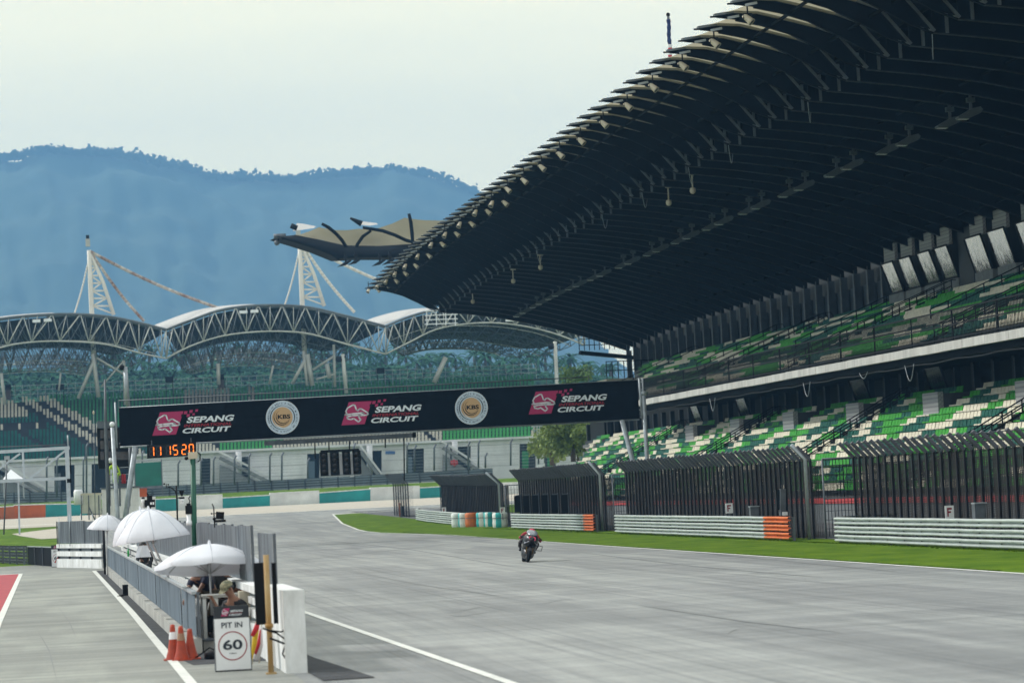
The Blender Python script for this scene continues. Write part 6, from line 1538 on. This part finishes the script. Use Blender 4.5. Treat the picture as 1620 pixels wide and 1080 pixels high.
def person(label, J, face, top, trouser, hat=None, sleeve_to=1.0, group=None, gloves=None, curl=.6, hairm=HAIR, name='person', bodym=None, vest=None, boots=BOOT, k=1.0):
    """J: pelvis chest neck head sl el wl sr er wr kl al tl kr ar tr (left/right shoulder elbow wrist knee ankle toe), world points"""
    J = {a: Vector(v) for a, v in J.items()}
    base = Vector((J['pelvis'].x, J['pelvis'].y, min(J['al'].z, J['ar'].z)-.08)); t = thing(name, label, 'person', base, group)
    bm_ = bodym or SKIN
    n = {'pelvis': (J['pelvis'], (.125*k, .105*k)), 'waist': (J['pelvis'].lerp(J['chest'], .5), (.12*k, .10*k)), 'chest': (J['chest'], (.15*k, .115*k)), 'neck': (J['neck'], .055), 'head': (J['head'], (.088, .10)), 'crown': (J['head']+(J['head']-J['neck']).normalized()*.075, (.07, .075))}
    e = [('pelvis', 'waist'), ('waist', 'chest'), ('chest', 'neck'), ('neck', 'head'), ('head', 'crown')]
    for s in 'lr':
        n['s'+s] = (J['s'+s], .062); n['e'+s] = (J['e'+s], .042); n[s+'hwr'] = (J['w'+s], .028); e += [('chest', 's'+s), ('s'+s, 'e'+s), ('e'+s, s+'hwr')]
        d = (J['w'+s]-J['e'+s]); pd = Vector(face) if abs(d.normalized().dot(Vector(face).normalized())) < .9 else Vector((0, 0, -1))
        hand_nodes(n, e, J['w'+s], d, pd, s+'h', curl)
        hip = J['pelvis']+(J['k'+s]-J['pelvis']).normalized()*.06+Vector((.09 if s == 'r' else -.09, 0, -.02)) if abs(face[0]) < .7 else J['pelvis']+Vector((0, .09 if s == 'r' else -.09, -.03))
        n['h'+s] = (hip, .085); n['k'+s] = (J['k'+s], .058); n['a'+s] = (J['a'+s], .038); n['t'+s] = (J['t'+s], .032); e += [('pelvis', 'h'+s), ('h'+s, 'k'+s), ('k'+s, 'a'+s), ('a'+s, 't'+s)]
    f = Vector(face).normalized(); upv = (J['head']-J['neck']).normalized(); f = (f-upv*f.dot(upv)).normalized(); sd_ = f.cross(upv)
    def features(mb):
        h = J['head']; mb.ball(h+f*.105-upv*.005, (.015, .018, .02), bm_, 8, 6); mb.ball(h+f*.085-upv*.06, (.025, .02, .008), RED if False else mat('lip', (.25, .07, .05), .5), 8, 5)
        for q in (-1, 1): mb.ball(h+sd_*q*.09+upv*.0, (.016, .016, .03), bm_, 8, 6); mb.ball(h+f*.088+sd_*q*.034+upv*.022, .012, EYEW, 8, 6); mb.ball(h+f*.098+sd_*q*.034+upv*.022, .006, HAIR, 6, 4)
    skin_mesh('body', n, e, bm_, t, features)
    # clothing grown over the same joints
    sn = {'pelvis': (n['pelvis'][0], (.140*k, .12*k)), 'waist': (n['waist'][0], (.135*k, .115*k)), 'chest': (n['chest'][0], (.165*k, .132*k)), 'collar': (J['chest'].lerp(J['neck'], .75), (.075, .07))}; se = [('pelvis', 'waist'), ('waist', 'chest'), ('chest', 'collar')]
    for s in 'lr':
        sn['s'+s] = (J['s'+s], .078); se.append(('chest', 's'+s))
        if sleeve_to > .5: sn['e'+s] = (J['e'+s], .055); sn['c'+s] = (J['e'+s].lerp(J['w'+s], min(.92, sleeve_to-.02)), .042); se += [('s'+s, 'e'+s), ('e'+s, 'c'+s)]
        else: sn['e'+s] = (J['s'+s].lerp(J['e'+s], .8), .062); se += [('s'+s, 'e'+s)]
    skin_mesh('jacket' if sleeve_to > .5 else 'shirt', sn, se, top, t)
    tn = {'pelvis': (n['pelvis'][0], (.135*k, .125*k))}; te = []
    for s in 'lr': tn['h'+s] = (n['h'+s][0], .10); tn['k'+s] = (J['k'+s], .074); tn['a'+s] = (J['k'+s].lerp(J['a'+s], .93), .055); te += [('pelvis', 'h'+s), ('h'+s, 'k'+s), ('k'+s, 'a'+s)]
    skin_mesh('trousers', tn, te, trouser, t)
    for s in 'lr':
        d = (J['t'+s]-J['a'+s]); skin_mesh('shoe', {'a': (J['a'+s], .052), 'b': (J['a'+s].lerp(J['t'+s], .5)-Vector((0, 0, .01)), .048), 'c': (J['t'+s], .042)}, [('a', 'b'), ('b', 'c')], boots, t)
    mtx = Matrix((sd_, f, upv)).transposed(); h = J['head']
    if hat is None or hat[0] == 'cap':
        b = MB(); rows = []
        for i in range(6):
            a = R_(90*i/5); row = []
            for j in range(16): c = 2*math.pi*j/16; row.append(h+mtx @ Vector((.104*math.cos(a)*math.cos(c) if i < 5 else 0, (.112*math.cos(a)*math.sin(c)-.012) if i < 5 else -.012, .035+.085*math.sin(a)-(.05*(1-math.sin(a)) if math.sin(c) < 0 else 0))))
            rows.append(row)
        b.grid(rows, hairm, True, True); b.build('hair', t)
    if hat and hat[0] == 'cap':
        b = MB(); rows = []
        for i in range(7):
            a = R_(90*i/6); row = []
            for j in range(18): c = 2*math.pi*j/18; row.append(h+mtx @ Vector((.114*math.cos(a)*math.cos(c), .122*math.cos(a)*math.sin(c)-.008, .045+.105*math.sin(a)**.8)))
            rows.append(row)
        b.grid(rows, hat[1], True, True); vs = []
        for j in range(9): c = R_(20+140*j/8); vs += [h+mtx @ Vector((.112*math.cos(c), .112*math.sin(c), .048)), h+mtx @ Vector((.112*math.cos(c), .112*math.sin(c)+.085*math.sin(c), .028))]
        b.add(vs, [(2*j, 2*j+1, 2*j+3, 2*j+2) for j in range(8)], hat[1]); b.build('cap', t)
    if hat and hat[0] == 'helmet':
        b = MB(); b.ball(h+upv*.035, (.15, .17, .155), hat[1], 20, 14, mtx); b.build('helmet', t)
        if len(hat) > 2: b = MB(); rows = [[h+mtx @ Vector((.152*math.cos(c)*math.cos(a), .172*math.cos(a)*math.sin(c), .035+.157*math.sin(a))) for c in [R_(25+130*j/12) for j in range(13)]] for a in [R_(-22+34*i/4) for i in range(5)]]; b.grid(rows, hat[2]); b.build('visor', t)
    return t
def PJ(Y, **kw): return {k_: P(v[0], v[1], Y+(v[2] if len(v) > 2 else 0)) for k_, v in kw.items()}
# official in camouflage cap, seated behind the board, bending over and holding the umbrella pole
Yp = 49.6
person('person in black shirt and camouflage cap seated behind the pit entry board under the umbrella',
 PJ(Yp, pelvis=(378, 985, .2), chest=(374, 957, .0), neck=(367, 943, -.05), head=(360, 931, -.1), sl=(357, 955, .12), el=(350, 972, .0), wl=(338, 950, -.1), sr=(386, 957, -.1), er=(384, 985, -.25), wr=(362, 990, -.35), kl=(352, 985, -.15), al=(350, 1022, -.1), tl=(338, 1027, -.1), kr=(356, 988, -.4), ar=(356, 1026, -.3), tr=(344, 1030, -.3)),
 (-.75, -.55, -.35), CLB, CLB, ('cap', CAMO), .3, k=1.1)
b0 = P(378, 1000, Yp+.2); t = thing('stool', 'dark folding stool under the seated person in camouflage cap', 'stool', (b0.x, b0.y, 0)); b = MB(); zt = P(378, 999, Yp+.2).z; b.box((b0.x, b0.y, zt), (.40, .38, .04), BLACK); b.build('seat', t)
for sx in (-1, 1):
    for sy in (-1, 1): b = MB(); b.beam((b0.x+.17*sx, b0.y+.16*sy, zt-.02), (b0.x+.19*sx, b0.y+.18*sy, 0), .025, .025, GALVD, up=(0, 1, 0)); b.build('leg', t)
# two marshals bending behind the sheet fence
Yq = 53.2
person('person in navy shirt and white cap bending forward behind the end of the sheet fence',
 PJ(Yq, pelvis=(334, 935, .35), chest=(318, 913, .1), neck=(318, 903, -.1), head=(322, 896, -.3), sl=(303, 917, .1), el=(298, 931, .0), wl=(294, 944, -.1), sr=(327, 914, -.15), er=(319, 927, -.2), wr=(309, 943, -.25), kl=(322, 965, .2), al=(330, 1000, .3), tl=(322, 1005, .25), kr=(334, 966, .0), ar=(338, 1001, .1), tr=(330, 1006, .05)),
 (-.4, -.8, -.45), CLN, CLK, ('cap', WHITE), .3, k=1.15)
person('person in black shirt turned away behind the camouflage cap, white badge on the arm',
 PJ(54.2, pelvis=(352, 950, .0), chest=(352, 921, -.1), neck=(349, 906, -.1), head=(345, 896, -.1), sl=(338, 915, -.2), el=(338, 932, -.35), wl=(326, 940, -.45), sr=(368, 917, .0), er=(372, 938, -.1), wr=(362, 950, -.3), kl=(346, 972, -.3), al=(347, 1000, -.1), tl=(340, 1004, -.2), kr=(360, 973, -.2), ar=(360, 1000, .0), tr=(352, 1004, -.1)),
 (-.5, .8, -.3), CLB, CLB, ('cap', RED), .3, k=1.35)
person('person in orange and blue overalls leaning on the wall right of the camouflage cap',
 PJ(51.8, pelvis=(404, 962, .5), chest=(386, 940, .25), neck=(377, 934, .15), head=(369, 930, .1), sl=(382, 932, .45), el=(388, 948, .5), wl=(376, 953, .3), sr=(383, 938, .0), er=(399, 941, -.15), wr=(404, 957, -.15), kl=(398, 985, .3), al=(402, 1015, .5), tl=(394, 1019, .45), kr=(400, 985, .1), ar=(404, 1016, .3), tr=(396, 1020, .25)),
 (-.8, -.4, -.4), CLO, CLO, None, 1.0, k=.9)
person('person in dark clothes seated under the large domed umbrella',
 PJ(82, pelvis=(230, 893, 0), chest=(229, 877, 0), neck=(228, 870, 0), head=(226, 863, 0), sl=(220, 877, 0), el=(217, 887, -.2), wl=(220, 894, -.4), sr=(238, 876, 0), er=(240, 887, -.1), wr=(233, 892, -.4), kl=(224, 894, -.5), al=(224, 912, -.5), tl=(222, 914, -.65), kr=(232, 894, -.5), ar=(233, 912, -.5), tr=(231, 914, -.65)),
 (-.2, -1, -.2), CLB, CLB, None, 1.0)
person('person in hi-vis yellow-green jacket and white helmet on the marshal tower balcony',
 PJ(163.6, pelvis=(183, 748, 0), chest=(180, 739, 0), neck=(177.5, 733, 0), head=(175, 729, 0), sl=(175, 738, -.15), el=(172, 745, -.2), wl=(173, 752, -.3), sr=(185, 738, .1), er=(189, 746, 0), wr=(190, 753, -.1), kl=(180, 756, -.05), al=(181, 765.5, 0), tl=(178, 766.5, -.05), kr=(185, 756, .05), ar=(186, 765.5, .1), tr=(183, 766.5, .05)),
 (-.6, -.7, -.1), HIVIS, HIVIS, ('helmet', WHITE), 1.0, k=1.1)

# ================================================================ MOTORCYCLE AND RIDER
g = GT(833, 889); BX, BY_ = g.x-.02, g.y
TYRE = mat('tyre_rubber', (.005, .006, .008), .7, 0, .2, 6, spec=.2); BKB = mat('fairing_black', (.004, .004, .006), .35, 0, .2, 2); BKG = mat('fairing_grey', (.22, .23, .26), .3); BKR = mat('fairing_red', (.50, .012, .03), .35); SCR2 = mat('windscreen', (.22, .24, .27), .15); PINKN = mat('number_red', (.72, .06, .12), .5)
LM = Matrix.Translation((BX, BY_, 0)) @ Matrix.Rotation(R_(13), 4, 'Y') @ Matrix.Rotation(R_(-5), 4, 'Z')
def bl(*p): return LM @ Vector(p)
moto = thing('motorcycle', 'black and red racing motorcycle number 93 leaning over on the track, seen from the front', 'motorcycle', (BX, BY_, 0))
class LB(MB):                      # builder in the motorcycle's own leaning frame
    def out(s, name, parent): s.v = [LM @ v for v in s.v]; return s.build(name, parent)
def wheel(y, r, w_, nm):
    b = LB(); rows = []; n = 36
    prof = [(r-.10, -w_*.36), (r-.05, -w_*.5), (r-.015, -w_*.36), (r, -w_*.0), (r-.015, w_*.36), (r-.05, w_*.5), (r-.10, w_*.36)]
    for q in range(n+1):
        a = 2*math.pi*q/n; rows.append([Vector((x, y+rr*math.cos(a), r+rr*math.sin(a))) for rr, x in prof])
    b.grid(rows, TYRE); o = b.out('tyre', moto); b = LB()
    for q in range(5):
        a = 2*math.pi*q/5; b.beam((0, y, r), (0, y+(r-.09)*math.cos(a), r+(r-.09)*math.sin(a)), .05, .03, BKR if nm else BLACK, up=(1, 0, 0))
    for q in range(24): a = 2*math.pi*q/24; a2 = 2*math.pi*(q+1)/24; b.beam((0, y+(r-.1)*math.cos(a), r+(r-.1)*math.sin(a)), (0, y+(r-.1)*math.cos(a2), r+(r-.1)*math.sin(a2)), w_*.7, .03, BLACK, up=(1, 0, 0))
    b.out('rim', moto); b = LB()
    if nm:
        for sx in (-1, 1):
            rows = [[Vector((sx*.085, y+rr*math.cos(a), r+rr*math.sin(a))) for a in [2*math.pi*q/20 for q in range(20)]] for rr in (.09, .165)]; b.grid(rows, GALVD, False, True)
        b.out('brake_disc', moto)
wheel(-.68, .30, .125, True); wheel(.72, .32, .20, False)
b = LB()      # front mudguard
b.grid([[Vector((x*.075, -.68+.325*math.cos(a), .30+.325*math.sin(a)-.02*abs(x))) for x in (-1, -.5, 0, .5, 1)] for a in [R_(50+110*q/8) for q in range(9)]], BKB); b.out('mudguard', moto)
b = LB()
for sx in (-1, 1): b.tube([(sx*.10, -.66, .30), (sx*.10, -.50, .62), (sx*.09, -.40, .86)], [.03, .032, .03], GOLDF if 'GOLDF' in globals() else mat('fork_gold', (.16, .09, .02), .35, .6), 8)
b.out('fork', moto)
def loft(b, secs, m, n=18):    # secs: (y, half width, z bottom, z top, squareness)
    rows = []
    for y, hw, z0, z1, sq in secs:
        row = []
        for j in range(n):
            a = 2*math.pi*j/n; c, s_ = math.cos(a), math.sin(a); row.append(Vector((hw*math.copysign(abs(c)**sq, c), y, (z0+z1)/2+(z1-z0)/2*math.copysign(abs(s_)**sq, s_))))
        rows.append(row)
    b.grid(rows, m, True, True)
b = LB(); loft(b, [(-.98, .02, .74, .78, .9), (-.92, .10, .68, .86, .9), (-.80, .19, .60, .95, .8), (-.62, .25, .52, 1.00, .75), (-.40, .27, .46, 1.0, .75), (-.15, .24, .30, .92, .7), (.2, .19, .28, .84, .7), (.4, .12, .4, .8, .8), (.42, .01, .6, .62, 1)], BKB); b.out('fairing', moto)
b = LB(); loft(b, [(-.45, .10, .18, .34, .7), (-.2, .22, .12, .62, .7), (.1, .22, .11, .60, .7), (.35, .16, .14, .5, .8)], BKB); b.out('belly_pan', moto)
b = LB()
for sx in (-1, 1):
    b.prism([(sx*.20, -.72, .60), (sx*.40, -.70, .62), (sx*.40, -.55, .63), (sx*.20, -.5, .62)], (0, 0, .012), BKB); b.prism([(sx*.40, -.70, .46), (sx*.41, -.70, .63), (sx*.41, -.54, .63), (sx*.40, -.54, .46)], (sx*.01, 0, 0), BKB)
    b.prism([(sx*.19, -.70, .44), (sx*.40, -.68, .46), (sx*.40, -.54, .47), (sx*.2, -.5, .45)], (0, 0, .012), BKB)
b.out('winglet', moto)
b = LB(); loft(b, [(-.80, .06, .90, .955, .9), (-.70, .15, .90, 1.02, .9), (-.52, .19, .92, 1.11, .85), (-.36, .19, .95, 1.13, .85), (-.34, .17, .96, 1.12, .9)], SCR2); b.out('windscreen', moto)
b = LB(); put_text(b, '93', PINKN, Vector((-.125, -.935, .755)), Vector((1, 0, 0)), Vector((0, .32, .95)).normalized(), .25, .145, .05); b.out('number', moto)
b = LB(); b.prism([(-.24, -.66, .60), (-.10, -.93, .70), (-.08, -.935, .72), (-.22, -.67, .72)], (0, -.01, 0), BKG); b.prism([(.24, -.66, .60), (.10, -.93, .70), (.08, -.935, .72), (.22, -.67, .72)], (0, -.01, 0), BKG); b.out('side_panel', moto)
b = LB()
for sx in (-1, 1): b.tube([(sx*.08, -.38, .88), (sx*.34, -.33, .84)], .018, BLACK, 8); b.tube([(sx*.33, -.36, .84), (sx*.20, -.44, .85)], .010, GALV, 6); b.prism([(sx*.31, -.46, .82), (sx*.38, -.44, .82), (sx*.39, -.36, .84), (sx*.37, -.36, .86)], (0, 0, .02), BLACK)
b.out('handlebar', moto)
b = LB(); loft(b, [(.42, .12, .72, .84, .8), (.7, .14, .80, .92, .8), (.95, .08, .88, .98, .8), (1.0, .01, .92, .94, 1)], BKR); b.out('tail', moto)
b = LB()
for sx in (-1, 1): b.tube([(sx*.12, .25, .34), (sx*.14, .72, .32)], .03, GALVD, 8); b.tube([(sx*.20, .30, .36), (sx*.29, .30, .36)], .014, GALV, 6)
b.tube([(.14, -.1, .22), (.20, .35, .30), (.24, .62, .40)], [.03, .04, .05], GALVD, 10); b.out('swingarm', moto)
LR = mat('leather_red', (.28, .008, .018), .5, 0, .25, 7); LD = mat('leather_dark', (.010, .004, .007), .5, 0, .4, 6); HELR = mat('helmet_red', (.55, .02, .06), .3); VIS = mat('visor', (.01, .012, .015), .08)
J = dict(pelvis=(0, .50, .93), chest=(0, .10, 1.00), neck=(0, -.08, 1.00), head=(0, -.20, 1.01), sl=(-.20, .02, .98), el=(-.37, -.12, .78), wl=(-.32, -.28, .85), sr=(.20, .02, .98), er=(.37, -.12, .78), wr=(.32, -.28, .85),
         kl=(-.33, .02, .62), al=(-.24, .38, .44), tl=(-.27, .24, .37), kr=(.30, .04, .66), ar=(.24, .38, .44), tr=(.27, .24, .37))
J = {k_: bl(*v) for k_, v in J.items()}
person('person in red and black racing leathers and red helmet tucked behind the motorcycle screen', J, tuple((LM.to_3x3() @ Vector((0, -1, .25)))), LR, LD, ('helmet', HELR, VIS), 1.0, k=1.05, bodym=LD, boots=BOOT, curl=1.0)

# ================================================================ GRASS TUFTS along the verge
gr = random.Random(21); b = MB()
def tuft(x, y, h_):
    z = th(y)
    for _ in range(2):
        a = gr.uniform(0, 3.14); w_ = gr.uniform(.012, .03); dx, dy = math.cos(a)*w_, math.sin(a)*w_*.6; l1, l2 = gr.uniform(-.03, .03), gr.uniform(-.03, .03)
        b.add([(x-dx, y-dy, z), (x+dx, y+dy, z), (x+l1, y+l2, z+h_)], [(0, 1, 2)], GRASS)
n = 0
while n < 7000:
    y = 66+ (gr.random()**1.6)*120; x = 25.0
    if gr.random() < .5: x = 22.08+abs(gr.gauss(0, .10))
    else: x = 27.7-abs(gr.gauss(0, .12))
    tuft(x, y, gr.uniform(.02, .05)); n += 1
o = b.build('grass_blades'); tag(o, 'short uneven green grass blades on the verge between the track and the guardrails', 'grass', kind='stuff')

# faint rubber marks left on the asphalt
RUB = mat('rubber_mark', (.17, .178, .178), .7, 0, .12, 1.5, stretch=(1, .2, 1))
def mark(pts, w_):
    rows = []; P_ = [GT(*p) for p in pts]; out = []
    for a, c in zip(P_, P_[1:]):
        for k in range(8): out.append(a.lerp(c, k/8))
    out.append(P_[-1]); b = MB(); n = len(out)
    for i, p in enumerate(out):
        f = i/(n-1); ww = w_*(.15+.85*math.sin(math.pi*f))*.5; d = (out[min(i+1, n-1)]-out[max(i-1, 0)]).normalized(); q = Vector((-d.y, d.x, 0))*ww
        rows.append([p-q+UP*.018, p+q+UP*.018])
    b.grid(rows, RUB, False); b.build('rubber_mark', kind='structure')
for pts, w_ in ((((440, 890), (560, 877), (700, 862), (812, 851)), .16), (((705, 973), (760, 962), (860, 956), (905, 948)), .06), (((706, 975), (730, 977), (800, 966)), .05), (((1020, 866), (1200, 884), (1420, 905)), .22), (((900, 872), (1100, 897), (1300, 914)), .14), (((1010, 958), (1180, 985), (1330, 1004)), .10), (((560, 905), (660, 925), (800, 945)), .08), (((470, 850), (640, 868), (830, 900)), .12), (((1150, 1004), (1162, 998), (1180, 996)), .03), (((60, 1000), (78, 1030), (90, 1078)), .02), (((92, 960), (110, 985), (120, 1010)), .02)):
    mark(pts, w_)
